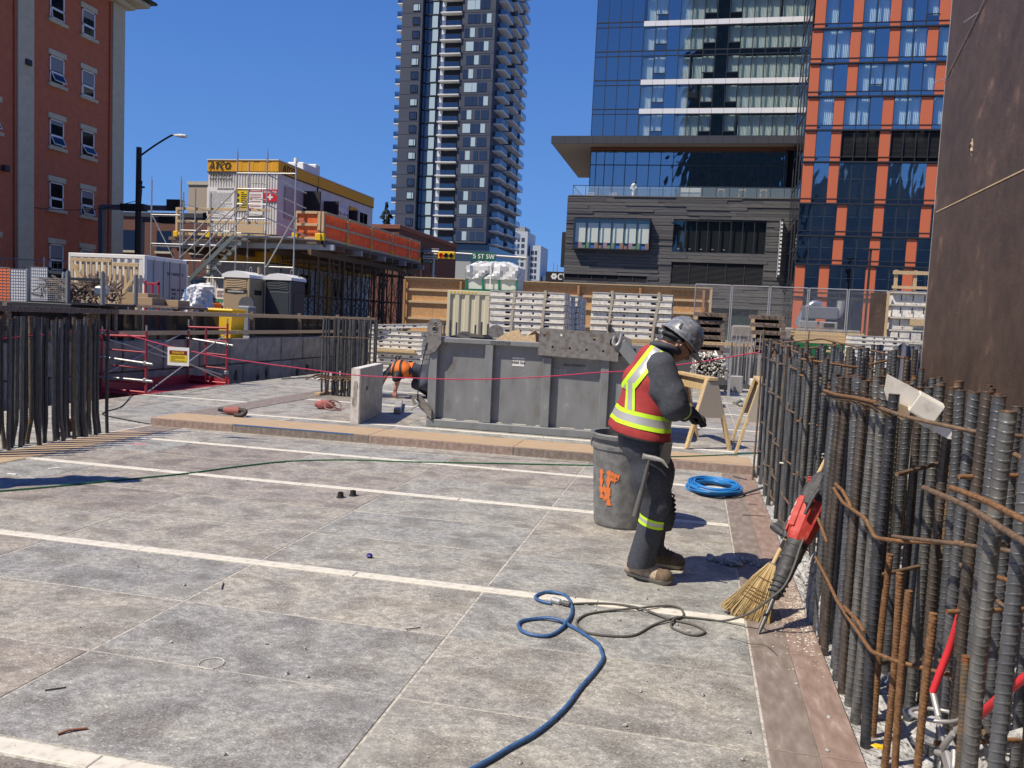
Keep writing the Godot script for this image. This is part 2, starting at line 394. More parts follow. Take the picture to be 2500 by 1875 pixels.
# ================================================================ the scene
func _ready() -> void:
	rg.seed = 7
	var cam := Camera3D.new()
	cam.name = "camera"
	cam.fov = 49.97; cam.near = 0.05; cam.far = 2000.0
	cam.position = V(0, 1.62, 0)
	cam.rotation = Vector3(deg_to_rad(-4.46), deg_to_rad(12.39), deg_to_rad(2.69))
	add_child(cam)
	cam.current = true
	var sky := ProceduralSkyMaterial.new()
	sky.sky_top_color = Color(0.155, 0.345, 0.70)
	sky.sky_horizon_color = Color(0.46, 0.675, 0.94)
	sky.sky_curve = 0.24
	sky.sky_energy_multiplier = 0.92
	sky.ground_bottom_color = lin(0.16); sky.ground_horizon_color = Color(0.5, 0.6, 0.75)
	var e := Environment.new()
	e.background_mode = Environment.BG_SKY
	e.sky = Sky.new()
	e.sky.sky_material = sky
	e.tonemap_mode = Environment.TONE_MAPPER_LINEAR
	e.tonemap_exposure = 1.2
	e.sdfgi_enabled = true; e.ssao_enabled = true; e.ssil_enabled = true
	var we := WorldEnvironment.new()
	we.name = "world"
	we.environment = e
	add_child(we)
	var sun := DirectionalLight3D.new()
	sun.name = "sun"
	sun.light_color = Color(1.0, 0.955, 0.88)
	sun.light_energy = 1.5
	sun.light_angular_distance = 0.53
	sun.shadow_enabled = true
	add_child(sun)
	sun.look_at_from_position(Vector3.ZERO, V(0.53, -1.0, -0.43), Vector3.UP)

	make_materials()
	ground_and_deck()
	yard_wall()
	core_wall()
	hotel()
	orange_building()
	tower()
	red_building()
	far_buildings()
	street_things()
	hoarding_and_fence()
	trailers()
	stair_scaffold()
	yard_things()
	red_scaffold()
	rebar_things()
	middle_things()
	back_stacks()
	near_things()
	people()
	debris()

# ---------------------------------------------------------------- ground, deck
func ground_and_deck() -> void:
	# the ground: one sheet at street level out to the horizon, open where the pit lies
	var g := MB.new()
	var y := 0.62
	for r in [[-900, -10.4, -900, 60], [2.6, 900, -900, 60], [-10.4, 2.6, -900, -27.4], [-10.4, 2.6, 6, 60]]:
		g.quad(V(r[0], y, r[3]), V(r[1], y, r[3]), V(r[1], y, r[2]), V(r[0], y, r[2]))
	setting("ground", g, M.ground)
	var rd := MB.new()
	rd.quad(V(-200, y + 0.004, -36), V(200, y + 0.004, -36), V(200, y + 0.004, -48), V(-200, y + 0.004, -48))
	setting("road", rd, M.asphalt)
	# pit walls and floor under the deck edge
	var pit := MB.new()
	pit.span(V(-10.4, -3.6, -27.4), V(2.6, -3.5, 6))
	pit.span(V(2.5, -3.5, -27.4), V(2.6, 0.6, 6)); pit.span(V(-10.4, -3.5, -27.5), V(2.6, 0.6, -27.4))
	setting("pit_floor", pit, M.concrete)

	# near deck: pale joint bed, boards and panels on it
	var bed := MB.new()
	bed.span(V(-6.98, -0.14, -9.62), V(0.73, -0.003, 5))
	bed.span(V(-9.45, -0.14, -25.5), V(-6.98, -0.0045, 5))
	bed.span(V(-6.98, -0.04, -26.2), V(2.45, 0.0955, -9.62))
	var deck := setting("deck", bed, M.joint)
	var shapes := {}
	var panel := func(x0: float, x1: float, z0: float, z1: float, y0: float) -> void:
		var w := x1 - x0 - 0.012; var l := absf(z1 - z0) - 0.010
		if w < 0.05 or l < 0.05: return
		var k := "%.2f %.2f" % [w, l]
		if not shapes.has(k): shapes[k] = bx(Vector3.ZERO, V(w, 0.02, l), 0.003).mesh()
		part("deck_panel", shapes[k], M.deck[rg.randi() % 8], deck, V((x0 + x1) / 2, y0 - 0.010 + rr(-0.0015, 0.0015), (z0 + z1) / 2))
	var strip := func(x0: float, x1: float, z: float, y0: float) -> void:
		var x := x0
		while x < x1 - 0.05:
			var b := minf(x + 1.51, x1)
			part("beam_strip", bx(Vector3.ZERO, V(b - x - 0.006, 0.02, 0.085), 0.003), M.pale, deck, V((x + b) / 2, y0 - 0.008 + rr(-0.001, 0.002), z))
			x = b
	var zs := [-2.42, -4.70, -7.00, -8.62]
	var xs := [0.37, -1.14, -2.65, -4.16, -5.67, -6.5]
	var rows := []
	rows.append_array([[-0.9, -1.62], [-1.62, -2.37], [-2.47, -3.215], [-3.215, -3.93], [-3.93, -4.65], [-4.75, -5.49], [-5.49, -6.22], [-6.22, -6.95], [-7.05, -7.81], [-7.81, -8.57], [-8.67, -9.15], [-9.15, -9.6]])
	for r in rows:
		for i in 5: panel.call(xs[i + 1], xs[i], r[1], r[0], 0.0)
	for z in zs: strip.call(-6.5, 0.37, z, 0.0)
	# left part beyond the dowel row
	for r in rows + [[-9.7, -10.45], [-10.45, -11.2], [-11.2, -11.95], [-11.95, -12.7], [-12.8, -13.55], [-13.55, -14.3], [-14.3, -15.05], [-15.05, -15.8], [-15.9, -16.65], [-16.65, -17.4], [-17.4, -18.15], [-18.25, -19.0], [-19.0, -19.75], [-19.75, -20.5], [-20.5, -21.2]]:
		panel.call(-8.45, -6.98, r[1], r[0], 0.0)
		panel.call(-9.45, -8.45, r[1], r[0], 0.0)
	for z in [-12.75, -18.2]: strip.call(-9.45, -6.98, z, 0.0)
	part("edge_trim", sp(V(-6.99, -0.01, -9.57), V(-6.955, 0.006, -2.0), 0.003), M.pale, deck)
	part("edge_board", sp(V(-6.95, -0.01, -9.0), V(-6.505, 0.004, -6.2), 0.004), M.tan_ply, deck)
	part("edge_board", sp(V(-6.95, -0.01, -9.57), V(-6.505, 0.004, -9.006), 0.004), M.brown_ply, deck)
	# raised deck at the back
	var z := -10.36
	var bz := [-10.6, -12.96, -15.29, -17.69, -19.86, -22.22, -24.5]
	for i in bz.size() - 1:
		var a: float = bz[i] - 0.05; var b: float = bz[i + 1] + 0.05
		var l := (a - b) / 3.0
		for k in 3:
			var x := 0.7
			while x > -6.3:
				panel.call(maxf(x - 1.51, -6.45), x, a - l * (k + 1), a - l * k, 0.1)
				x -= 1.51
			panel.call(0.7, 2.4, a - l * (k + 1), a - l * k, 0.1)
		strip.call(-6.4, 2.4, bz[i], 0.1)
	for x in [-6.9, -5.4, -3.9, -2.4, -0.9]: panel.call(x, minf(x + 1.5, 0.7), -10.55, -10.2, 0.1)
	# plywood step along the edge of the raised deck
	var step := thing("plywood_step", "long tan plywood edge step with brown front boards across the grey deck", "formwork step")
	var xx := [-6.98, -5.78, -3.9, -2.05, -0.42, 0.72]
	for i in 5:
		part("top_board", sp(V(xx[i] + 0.003, 0.086, -10.2), V(xx[i + 1] - 0.003, 0.106 + rr(-0.001, 0.001), -9.585), 0.002), M.tan_ply, step)
		part("front_board", sp(V(xx[i] + 0.003, -0.004, -9.583), V(xx[i + 1] - 0.003, 0.1, -9.565), 0.002), M.brown_ply if i % 2 else tinted(M.brown_ply, Color(1.15, 1.1, 1.1)), step)
	part("side_board", sp(V(-6.96, 0.086, -15.2), V(-6.46, 0.104, -10.203), 0.002), M.brown_ply, step)
	part("blue_edge_mark", sp(V(-5.76, 0.092, -9.5645), V(-4.1, 0.1065, -9.5625)), flat(lin(0.05, 0.16, 0.36), 0.7), step)
	one("timber_offcut", sp(V(-6.6, 0.108, -14.9), V(-6.5, 0.15, -13.6), 0.004), M.wood, "short pale timber lying on the far left edge of the raised deck", "timber")
	# brown boards on the right edge
	var bd := thing("edge_boards", "brown film faced boards along the right edge of the deck by the rebar", "deck edging")
	var zz := [-1.0, -3.25, -4.28, -4.98, -7.35, -9.56]
	for i in 5:
		part("board", sp(V(0.375, -0.012, zz[i + 1] + 0.004), V(0.565, 0.002, zz[i] - 0.004), 0.002), M.brown_ply, bd)
		part("board", sp(V(0.567, -0.012, zz[i + 1] + 0.004), V(0.73, 0.004, zz[i] - 0.004), 0.002), tinted(M.brown_ply, Color(1.08, 1.02, 1.0)), bd)
	# broken concrete strip under the rebar
	var cs := MB.new()
	var nz := noise(81, 0.9, 4)
	var dx := 0.06
	var nx := 24; var nzz := 150
	var hgt := func(i: int, k: int) -> Vector3:
		var px := 0.732 + dx * i; var pz := -0.8 - 0.06 * k
		var edge := clampf((px - 0.75) / 0.2, 0, 1)
		var h := -0.03 + 0.045 * edge * nz.get_noise_2d(px * 3, pz * 3) + 0.05 * edge * nz.get_noise_2d(px * 9, pz * 9)
		if pz > -5.9 and pz < -4.7: h += 0.10 * edge * absf(nz.get_noise_2d(px * 6 + 9, pz * 6))
		return Vector3(px, h, pz)
	for i in nx:
		for k in nzz:
			var a: Vector3 = hgt.call(i, k); var b: Vector3 = hgt.call(i + 1, k); var c: Vector3 = hgt.call(i + 1, k + 1); var d: Vector3 = hgt.call(i, k + 1)
			cs.tri(a, b, c); cs.tri(a, c, d)
	setting("concrete_slab", cs, M.rough_concrete)
	var slab := MB.new()
	slab.span(V(0.735, -0.5, -9.6), V(2.3, -0.12, 2))
	setting("slab_edge", slab, M.concrete)

# ---------------------------------------------------------------- wall of the yard on the left
func yard_wall() -> void:
	var w := thing("retaining_wall", "grey concrete block retaining wall with dark curb left of the deck", "retaining wall")
	part("wall_core", sp(V(-11.2, -3.5, -27.3), V(-10.46, 0.46, 5)), M.dark_steel, w)
	var y := -3.3
	var k := 0
	while y < 0.4:
		var z := -5.0 - (k % 2) * 0.6
		while z > -27:
			if z > -9 and y < -2: pass
			part("block", bx(Vector3.ZERO, V(0.10, 0.58, 1.175), 0.02), tinted(M.block, Color.WHITE * rr(0.72, 0.84), V(rr(0, 3), rr(0, 3), rr(0, 3))), w, V(-10.43 + rr(0, 0.02), y + 0.3, z - 0.6))
			z -= 1.2
		y += 0.6; k += 1
	var jag := MB.new()
	for i in 26:
		var z := -9.0 - i * 0.7 + rr(-0.2, 0.2)
		jag.blob(V(-10.36, rr(-0.35, 0.1), z), V(0.02, rr(0.08, 0.14), rr(0.05, 0.09)), 300 + i, 0.5, 6)
	part("honeycomb_hole", jag, M.black, w)
	part("curb", sp(V(-11.2, 0.47, -27.3), V(-10.38, 0.69, 5), 0.02), tinted(M.block, Color(0.36, 0.36, 0.37)), w)
	var f := thing("timber_guard_rail", "timber guard rail with black mesh on top of the block wall", "guard rail")
	var z := -8.5
	while z > -26:
		part("post", sp(V(-10.62, 0.69, z - 0.045), V(-10.53, 1.52, z + 0.045), 0.004), M.old_wood, f)
		z -= 2.45
	for q in [[-8.5, -13.4], [-13.42, -17.5], [-17.52, -22.3], [-22.32, -26]]:
		part("rail", sp(V(-10.53, 1.38, q[1]), V(-10.49, 1.47, q[0]), 0.004), M.wood if q[0] < -13 else M.old_wood, f)
		part("rail", sp(V(-10.53, 0.98, q[1]), V(-10.49, 1.07, q[0]), 0.004), M.wood if q[0] < -10 else M.old_wood, f)
		part("toe_board", sp(V(-10.53, 0.695, q[1]), V(-10.49, 0.79, q[0]), 0.004), M.old_wood, f)
	var mm := flat(Color(0.012, 0.012, 0.014, 0.93), 0.9)
	mm.transparency = BaseMaterial3D.TRANSPARENCY_ALPHA
	var mesh := MB.new()
	var pz := -8.5
	var prev := -10.57
	while pz > -25.9:
		var nx := -10.57 + 0.03 * sin(pz * 5.0) + rr(-0.01, 0.01)
		if pz < -16.9 and pz > -18.3:
			prev = nx; pz -= 0.3
			if mesh.v.size() > 0:
				part("black_mesh", mesh, mm, f)
				mesh = MB.new()
			continue
		mesh.quad(V(prev, 0.66 + 0.04 * sin(pz * 7.0 + 2.1), pz), V(nx, 0.66 + 0.04 * sin(pz * 7.0), pz - 0.3), V(nx, 1.40 + 0.03 * sin(pz * 2.2), pz - 0.3), V(prev, 1.40 + 0.03 * sin((pz + 0.3) * 2.2), pz))
		prev = nx; pz -= 0.3
	part("black_mesh", mesh, mm, f)

# ---------------------------------------------------------------- tall formed wall on the right
func core_wall() -> void:
	var w := thing("formed_wall", "tall dark brown film faced wall panel rising at the right edge", "wall panel")
	part("face", sp(V(1.75, -0.1, -7.06), V(1.80, 7.5, 0.9), 0.004), M.wall_ply, w)
	part("edge_strip", sp(V(1.752, -0.1, -7.085), V(1.80, 7.5, -7.062), 0.003), M.panel_grey, w)
	part("seam", sp(V(1.746, 2.595, -7.0), V(1.7495, 2.603, 0.9)), M.wood, w)
	var wire := MB.new()
	wire.tube([V(1.745, 3.62, -7.0), V(1.742, 3.85, -6.35), V(1.74, 4.05, -5.8)], 0.004, 5)
	wire.tube([V(1.745, 3.62, -7.05), V(1.70, 3.63, -7.18)], 0.004, 5)
	wire.tube([V(1.742, 3.86, -6.35), V(1.70, 3.85, -6.5)], 0.004, 5)
	part("tie_wire", wire, M.galv, w)
	for q in [[2.93, -6.25, 0.9], [2.72, -4.72, 1.3]]:
		var h := MB.new()
		h.blob(V(1.755, q[0], q[1]), V(0.02, 0.055 * q[2], 0.03 * q[2]), 90 + int(q[0] * 9), 0.4, 8)
		part("splintered_hole", h, flat(lin(0.42, 0.33, 0.24), 0.9), w)
		var d := MB.new()
		d.blob(V(1.738, q[0] + 0.004, q[1]), V(0.006, 0.025 * q[2], 0.014 * q[2]), 95, 0.4, 7)
		part("hole", d, M.dark, w)
	part("back_ribs", sp(V(1.80, -0.1, -7.0), V(2.0, 7.4, 0.8)), M.old_wood, w)

# ---------------------------------------------------------------- buildings
func pane(w: float, h: float, sd: int, wob := 0.012, k := 4) -> ArrayMesh:   # a glass sheet, a little wavy
	var g := RandomNumberGenerator.new(); g.seed = sd
	var m := MB.new()
	var nn := []
	for i in (k + 1) * (k + 1): nn.append(Vector3(g.randfn(0, wob), g.randfn(0, wob * 0.6), 1).normalized())
	for i in k:
		for j in k:
			var p := func(a: int, b: int) -> Vector3: return Vector3(-w / 2 + w * a / k, -h / 2 + h * b / k, 0)
			var q := func(a: int, b: int) -> Vector3: return nn[a * (k + 1) + b]
			m.tri_n(p.call(i, j), p.call(i + 1, j), p.call(i + 1, j + 1), q.call(i, j), q.call(i + 1, j), q.call(i + 1, j + 1))
			m.tri_n(p.call(i, j), p.call(i + 1, j + 1), p.call(i, j + 1), q.call(i, j), q.call(i + 1, j + 1), q.call(i, j + 1))
	return m.mesh()
func drape(w: float, h: float, folds: int) -> ArrayMesh:   # hanging curtain with folds
	var m := MB.new()
	var n := folds * 4
	for i in n:
		var a := -w / 2 + w * i / n; var b := -w / 2 + w * (i + 1) / n
		var za := 0.05 * sin(TAU * i / 4.0) + 0.02 * sin(i * 1.7); var zb := 0.05 * sin(TAU * (i + 1) / 4.0) + 0.02 * sin((i + 1) * 1.7)
		m.quad(V(a, -h / 2, za), V(b, -h / 2, zb), V(b, h / 2, zb), V(a, h / 2, za))
	return m.mesh()
func see_glass(c: Color, a: float) -> StandardMaterial3D:
	var m := flat(Color(c.r, c.g, c.b, a), 0.03, 1.0)
	m.transparency = BaseMaterial3D.TRANSPARENCY_ALPHA
	var im := Image.create(4, 4, false, Image.FORMAT_RGB8)
	im.fill(Color.WHITE)
	m.albedo_texture = ImageTexture.create_from_image(im)
	return m

func hotel() -> void:
	M.mirror = flat(lin(0.36, 0.40, 0.44), 0.03, 1.0)
	M.see = see_glass(lin(0.75, 0.85, 0.92), 0.30)
	M.curtain = flat(lin(0.66, 0.80, 0.77), 0.9)
	M.mullion = flat(lin(0.035, 0.04, 0.05), 0.5, 0.2)
	M.band = flat(lin(0.80, 0.80, 0.80), 0.4)
	M.charcoal = flat(lin(0.05, 0.052, 0.06), 0.5)
	M.plank = tex(ntex(noise(90, 0.02, 5), [[0.0, [0.068, 0.068, 0.070]], [0.5, [0.098, 0.097, 0.098]], [1.0, [0.13, 0.128, 0.127]]], 256), 0.75, V(0.15, 1.6, 0.6))
	M.plank2 = tinted(M.plank, Color(0.86, 0.86, 0.88)); M.plank3 = tinted(M.plank, Color(1.08, 1.06, 1.04))
	M.room = flat(lin(0.02, 0.024, 0.026), 0.9)
	var zf := -82.0
	var b := thing("hotel", "blue glass hotel with white bands, wide flat canopy and grey plank base", "hotel", V(0, 0, zf))
	# upper glass block
	part("core", sp(V(-11.2, 19.71, -26), V(8.0, 44, -0.75)), M.room, b)
	part("terrace_core", sp(V(-11.2, 14.2, -24), V(8.0, 18.97, -1.4)), M.room, b)
	part("side_wall", sp(V(-11.26, 19.7, -26), V(-11.2, 44, -0.02)), M.charcoal, b)
	var cw := (8.05 + 11.26) / 17.0
	var pm := []
	for i in 6: pm.append(pane(cw - 0.03, 2.26, 40 + i, 0.0035))
	var sm := pane(cw - 0.03, 0.42, 50, 0.01, 2)
	var cur := drape(cw - 0.1, 2.1, 8)
	var cur_short := drape(cw - 0.16, 1.5, 7)
	var mul := MB.new()
	for f in 8:
		var y0 := 19.72 + 2.735 * f          # bottom of glass
		var y1 := y0 + 2.27
		var white := f != 2 and f != 5
		for i in 17:
			var x := -11.26 + cw * (i + 0.5)
			var clear := i >= 4 and i != 6 and i != 10
			part("window_pane", pm[rg.randi() % 6], M.see if clear else M.mirror, b, V(x, (y0 + y1) / 2, 0.0))
			if i < 4 or not white:
				part("spandrel_pane", sm, M.mirror, b, V(x, y1 + 0.235, 0.0))
			if clear:
				var shut := (i * 7 + f * 3) % 11
				if i == 5 or i == 9 or i == 11:
					part("curtain", cur_short, M.curtain, b, V(x, y0 + 1.48, -0.35))
					mul.box(V(x, y0 + 0.62, 0.02), V(cw, 0.07, 0.1))
				elif shut != 4 or f != 1:
					part("curtain", cur, M.curtain, b, V(x + (0.2 if shut == 7 else 0.0), y0 + 1.1, -0.35))
		if white:
			for i in range(4, 17): part("band_panel", sp(V(-11.26 + cw * i + 0.012, y1 - 0.01, -0.1), V(-11.26 + cw * (i + 1) - 0.012, y1 + 0.47, 0.16), 0.01), M.band, b)
		mul.box(V(-1.6, y1 + 0.0, 0.015), V(19.3, 0.06, 0.09)); mul.box(V(-1.6, y1 + 0.47, 0.012), V(19.3, 0.09, 0.1))
	for i in 18: mul.box(V(-11.26 + cw * i, 31.5, 0.01), V(0.055, 23.6, 0.12))
	part("mullions", mul, M.mullion, b)
	# canopy
	for i in 17: part("canopy_fascia", sp(V(-15.0 + 1.36 * i + 0.01, 18.98, 1.0), V(minf(-15.0 + 1.36 * (i + 1), 8.06) - 0.01, 19.7, 1.12)), M.charcoal, b)
	var can := MB.new()
	can.prism(PackedVector2Array([Vector2(-15.0, -1.0), Vector2(8.06, -1.0), Vector2(8.06, 18), Vector2(-15.0, 18)]), Transform3D(Basis(V(1, 0, 0), V(0, 0, -1), V(0, 1, 0)), V(0, 19.36, 0)), 0.66)
	part("canopy", can, M.charcoal, b)
	part("soffit", sp(V(-14.9, 19.0, -17.9), V(8.0, 19.02, 0.95)), flat(lin(0.30, 0.24, 0.19), 0.8), b)
	# terrace storey, set back
	var xs := [-11.3, -10.75, -9.9, -9.0, -7.85, -6.7, -5.55, -4.4, -3.2, -2.05, -0.9, 0.25, 1.4, 2.55, 3.7, 4.85, 6.0, 7.2]
	var tm := MB.new()
	for i in xs.size() - 1:
		var w: float = xs[i + 1] - xs[i]
		for q in [[14.2, 17.3], [17.36, 18.72]]:
			part("terrace_pane", pane(w - 0.04, q[1] - q[0], 70 + i, 0.008), M.mirror, b, V((xs[i] + xs[i + 1]) / 2, (q[0] + q[1]) / 2, -1.0))
		tm.box(V(xs[i], 16.4, -0.98), V(0.06, 4.6, 0.1))
	tm.box(V(-2, 17.33, -0.97), V(18.6, 0.07, 0.1)); tm.box(V(7.3, 16.4, -0.9), V(0.25, 4.6, 0.3))
	part("terrace_mullions", tm, M.mullion, b)
	part("timber_fascia", sp(V(-11.3, 18.74, -1.1), V(8.0, 18.96, -0.6)), flat(lin(0.17, 0.06, 0.025), 0.7), b)
	part("terrace_floor", sp(V(-13.2, 14.05, -20), V(8.5, 14.19, 0.1), 0.02), M.plank, b)
	var rl := MB.new()
	rl.box(V(-2.1, 15.14, 0.0), V(21.3, 0.05, 0.05))
	for i in 18: rl.box(V(-12.75 + 1.25 * i, 14.66, 0), V(0.035, 0.95, 0.035))
	for i in 6: rl.box(V(-12.75, 14.66, -0.4 - 1.1 * i), V(0.035, 0.95, 0.035))
	rl.box(V(-12.75, 15.14, -3), V(0.05, 0.05, 6))
	part("terrace_rail", rl, M.mullion, b)
	var gl := flat(Color(0.75, 0.85, 0.9, 0.15), 0.05)
	gl.transparency = BaseMaterial3D.TRANSPARENCY_ALPHA
	part("terrace_glass", sp(V(-12.7, 14.2, -0.005), V(8.4, 15.1, 0.005)), gl, b)
	# plank base with openings [x0, x1, y0, y1]
	part("base_core", sp(V(-13.1, 0, -20), V(8.5, 14.04, -0.35)), M.room, b)
	var open := [[-2.78, 5.86, 8.87, 11.96], [-2.76, 5.85, 5.86, 7.92], [-13.3, -5.0, 5.68, 6.42], [-12.42, -4.9, 8.85, 11.9], [0.6, 5.6, 0.5, 3.6]]
	var y := 0.6
	var pmats := [M.plank, M.plank, M.plank2, M.plank3]
	var deep := 0.0
	while y < 14.0:
		var hh := rr(0.24, 0.36)
		if y + hh > 13.9: hh = 14.04 - y
		var x := -13.25 if y > 8.9 or y < 8.6 else -13.25
		while x < 8.55:
			var x1 := minf(x + rr(2.0, 6.5), 8.55)
			var cuts := [[x, x1]]
			for o in open:
				if y + hh * 0.5 > o[2] and y + hh * 0.5 < o[3]:
					var nxt := []
					for c in cuts:
						if o[0] > c[0]: nxt.append([c[0], minf(c[1], o[0])])
						if o[1] < c[1]: nxt.append([maxf(c[0], o[1]), c[1]])
						if o[1] <= c[0] or o[0] >= c[1]: pass
					cuts = nxt.filter(func(q): return q[1] - q[0] > 0.05)
			deep = rr(0.0, 0.11)
			for c in cuts: part("plank", sp(V(c[0] + 0.006, y + 0.012, -0.34), V(c[1] - 0.006, y + hh - 0.012, deep)), pmats[rg.randi() % 4], b)
			x = x1
		y += hh
	part("base_side", sp(V(-13.27, 0.6, -20), V(-13.2, 14.0, -0.1)), M.plank, b)
	part("soffit_left", sp(V(-13.25, 11.93, -6), V(-12.4, 12.0, -0.35)), M.plank2, b)
	# bay window
	var bay := sp(V(-12.40, 8.86, -0.3), V(-4.92, 8.98, 0.78), 0.01)
	bay.span(V(-12.40, 11.80, -0.3), V(-4.92, 11.89, 0.78)); bay.span(V(-4.97, 8.9, -0.3), V(-4.92, 11.85, 0.78)); bay.span(V(-12.40, 8.9, -0.3), V(-12.35, 11.85, 0.74))
	for i in 7: bay.box(V(-12.36 + 1.235 * i, 10.35, 0.74), V(0.07, 2.9, 0.08))
	part("bay_frame", bay, M.mullion, b)
	var art := [lin(0.3, 0.16, 0.05), lin(0.05, 0.12, 0.42), lin(0.15, 0.26, 0.10), lin(0.38, 0.2, 0.2)]
	for i in 6:
		var x := -12.36 + 1.235 * (i + 0.5)
		part("bay_pane", pane(1.17, 2.8, 90 + i), see_glass(lin(0.7, 0.85, 0.9), 0.10), b, V(x, 10.4, 0.76))
		part("roller_blind", sp(V(x - 0.48, 9.55, 0.40), V(x + 0.50, 11.45, 0.42)), flat(lin(0.66, 0.70, 0.58), 0.9), b)
		part("backing", sp(V(x - 0.6, 9.6, 0.30), V(x + 0.6, 11.8, 0.36)), flat(lin(0.12, 0.22, 0.24), 0.9), b)
		for k in 3: part("coloured_panel", sp(V(x - 0.6 + 0.4 * k, 9.0, 0.40), V(x - 0.2 + 0.4 * k, 9.3 + 0.28 * ((i + k) % 2), 0.43)), flat(art[(i * 2 + k * 3) % 4], 0.8), b)
	# wide dark window
	var wf := MB.new()
	for i in 9: wf.box(V(-2.74 + 1.075 * i, 10.4, -0.06), V(0.06, 3.0, 0.12))
	wf.box(V(1.54, 8.9, -0.05), V(8.6, 0.08, 0.14)); wf.box(V(1.54, 11.92, -0.05), V(8.6, 0.08, 0.14))
	part("window_frame", wf, M.mullion, b)
	for i in 8:
		var x := -2.2 + 1.075 * i
		part("window_pane", pane(1.0, 2.92, 110 + i), see_glass(lin(0.25, 0.32, 0.32), 0.35), b, V(x, 10.4, -0.12))
		if i < 5: part("radiator_light", sp(V(x - 0.1, 9.2, -0.25), V(x + 0.1, 9.26, -0.2)), M.white, b)
	# louvres
	for q in [[-2.74, 5.83, 5.9, 7.88, 5], [-13.15, -5.04, 5.72, 6.38, 6]]:
		var lv := MB.new()
		var yy: float = q[2]
		while yy < q[3]:
			lv.box(V((q[0] + q[1]) / 2, yy, -0.1), V(q[1] - q[0], 0.015, 0.14), 0.0, Basis(Vector3.RIGHT, 0.6))
			yy += 0.115
		for i in int(q[4]) + 1: lv.box(V(lerpf(q[0], q[1], float(i) / q[4]), (q[2] + q[3]) / 2, -0.03), V(0.06, q[3] - q[2], 0.06))
		part("louvre", lv, M.charcoal, b)
	part("shop_window", sp(V(0.65, 0.6, -0.3), V(5.55, 3.55, -0.2)), flat(lin(0.08, 0.13, 0.13), 0.1, 0.6), b)
	# vertical signs
	var s := thing("vertical_inn_sign", "black upright sign with white letters at the left side of the hotel", "sign", V(-13.6, 8.3, zf - 0.5))
	part("board", sp(V(-0.1, -1.2, -0.1), V(1.0, 2.3, 0.1), 0.01), M.black, s)
	lettering("e Inn", 0.62, M.white, s, V(0.72, 0.9, 0.11), Basis(Vector3.BACK, PI / 2), true, 0.01, false, true)
	var bs := thing("blade_sign", "tall thin dark blade sign projecting from the grey plank facade", "sign", V(7.18, 6.66, zf))
	part("blade", sp(V(-0.12, 0, 0.1), V(0.12, 5.5, 0.95), 0.02), M.mullion, bs)
	part("face", sp(V(-0.126, 0.1, 0.3), V(-0.121, 5.4, 0.75)), M.white_metal, bs)
	for i in 14: part("letter_mark", sp(V(-0.10, 0.3 + i * 0.36, 0.952), V(0.06, 0.5 + i * 0.36, 0.957)), M.white, bs)
	# terrace furniture
	one("terrace_planter", sp(V(-2.3, 14.2, zf - 0.75), V(-0.4, 15.05, zf - 0.25), 0.02), flat(lin(0.5, 0.52, 0.47), 0.7), "pale grey box planter on the hotel terrace", "planter")
	var nth := ["first", "second", "third"]
	for i in 3:
		var t := thing("terrace_table", "%s small wooden table from the left on the hotel terrace" % nth[i], "table", V(1.5 + i * 1.95, 14.2, zf - 0.5), 0, "terrace tables")
		part("table_top", sp(V(-0.3, 0.7, -0.3), V(0.3, 0.76, 0.3), 0.01), M.wood, t)
		for sx in [-1, 1]:
			for sz in [-1, 1]: part("leg", sp(V(sx * 0.27 - 0.025, 0, sz * 0.27 - 0.025), V(sx * 0.27 + 0.025, 0.7, sz * 0.27 + 0.025)), M.wood, t)
	for i in 2: one("terrace_lounger", sp(V(-11.4 + i * 2.2, 14.2, zf - 0.7), V(-10.6 + i * 2.2, 14.5, zf - 0.3), 0.04), M.white_metal, ["low white lounge seat at the left end of the hotel terrace", "low white lounge seat beside the person on the hotel terrace"][i], "seat")
	var pb := MB.new()
	pb.lathe([Vector2(0.0, 0), Vector2(0.14, 0.02), Vector2(0.16, 0.5), Vector2(0.17, 0.85), Vector2(0.22, 1.0), Vector2(0.23, 1.3), Vector2(0.15, 1.42), Vector2(0.06, 1.47), Vector2(0.06, 1.52), Vector2(0.1, 1.58), Vector2(0.105, 1.68), Vector2(0.06, 1.77), Vector2(0, 1.79)], 12, V(-6.85, 14.2, zf - 0.5), Basis.from_scale(V(1, 0.9, 0.7)))
	pb.tube([V(-7.07, 15.3, zf - 0.5), V(-7.12, 15.0, zf - 0.4), V(-7.0, 14.9, zf - 0.3)], 0.05, 6); pb.tube([V(-6.63, 15.3, zf - 0.5), V(-6.6, 15.0, zf - 0.4), V(-6.7, 14.9, zf - 0.3)], 0.05, 6)
	one("person", pb, M.white, "tiny person in white leaning at the hotel terrace rail", "person")

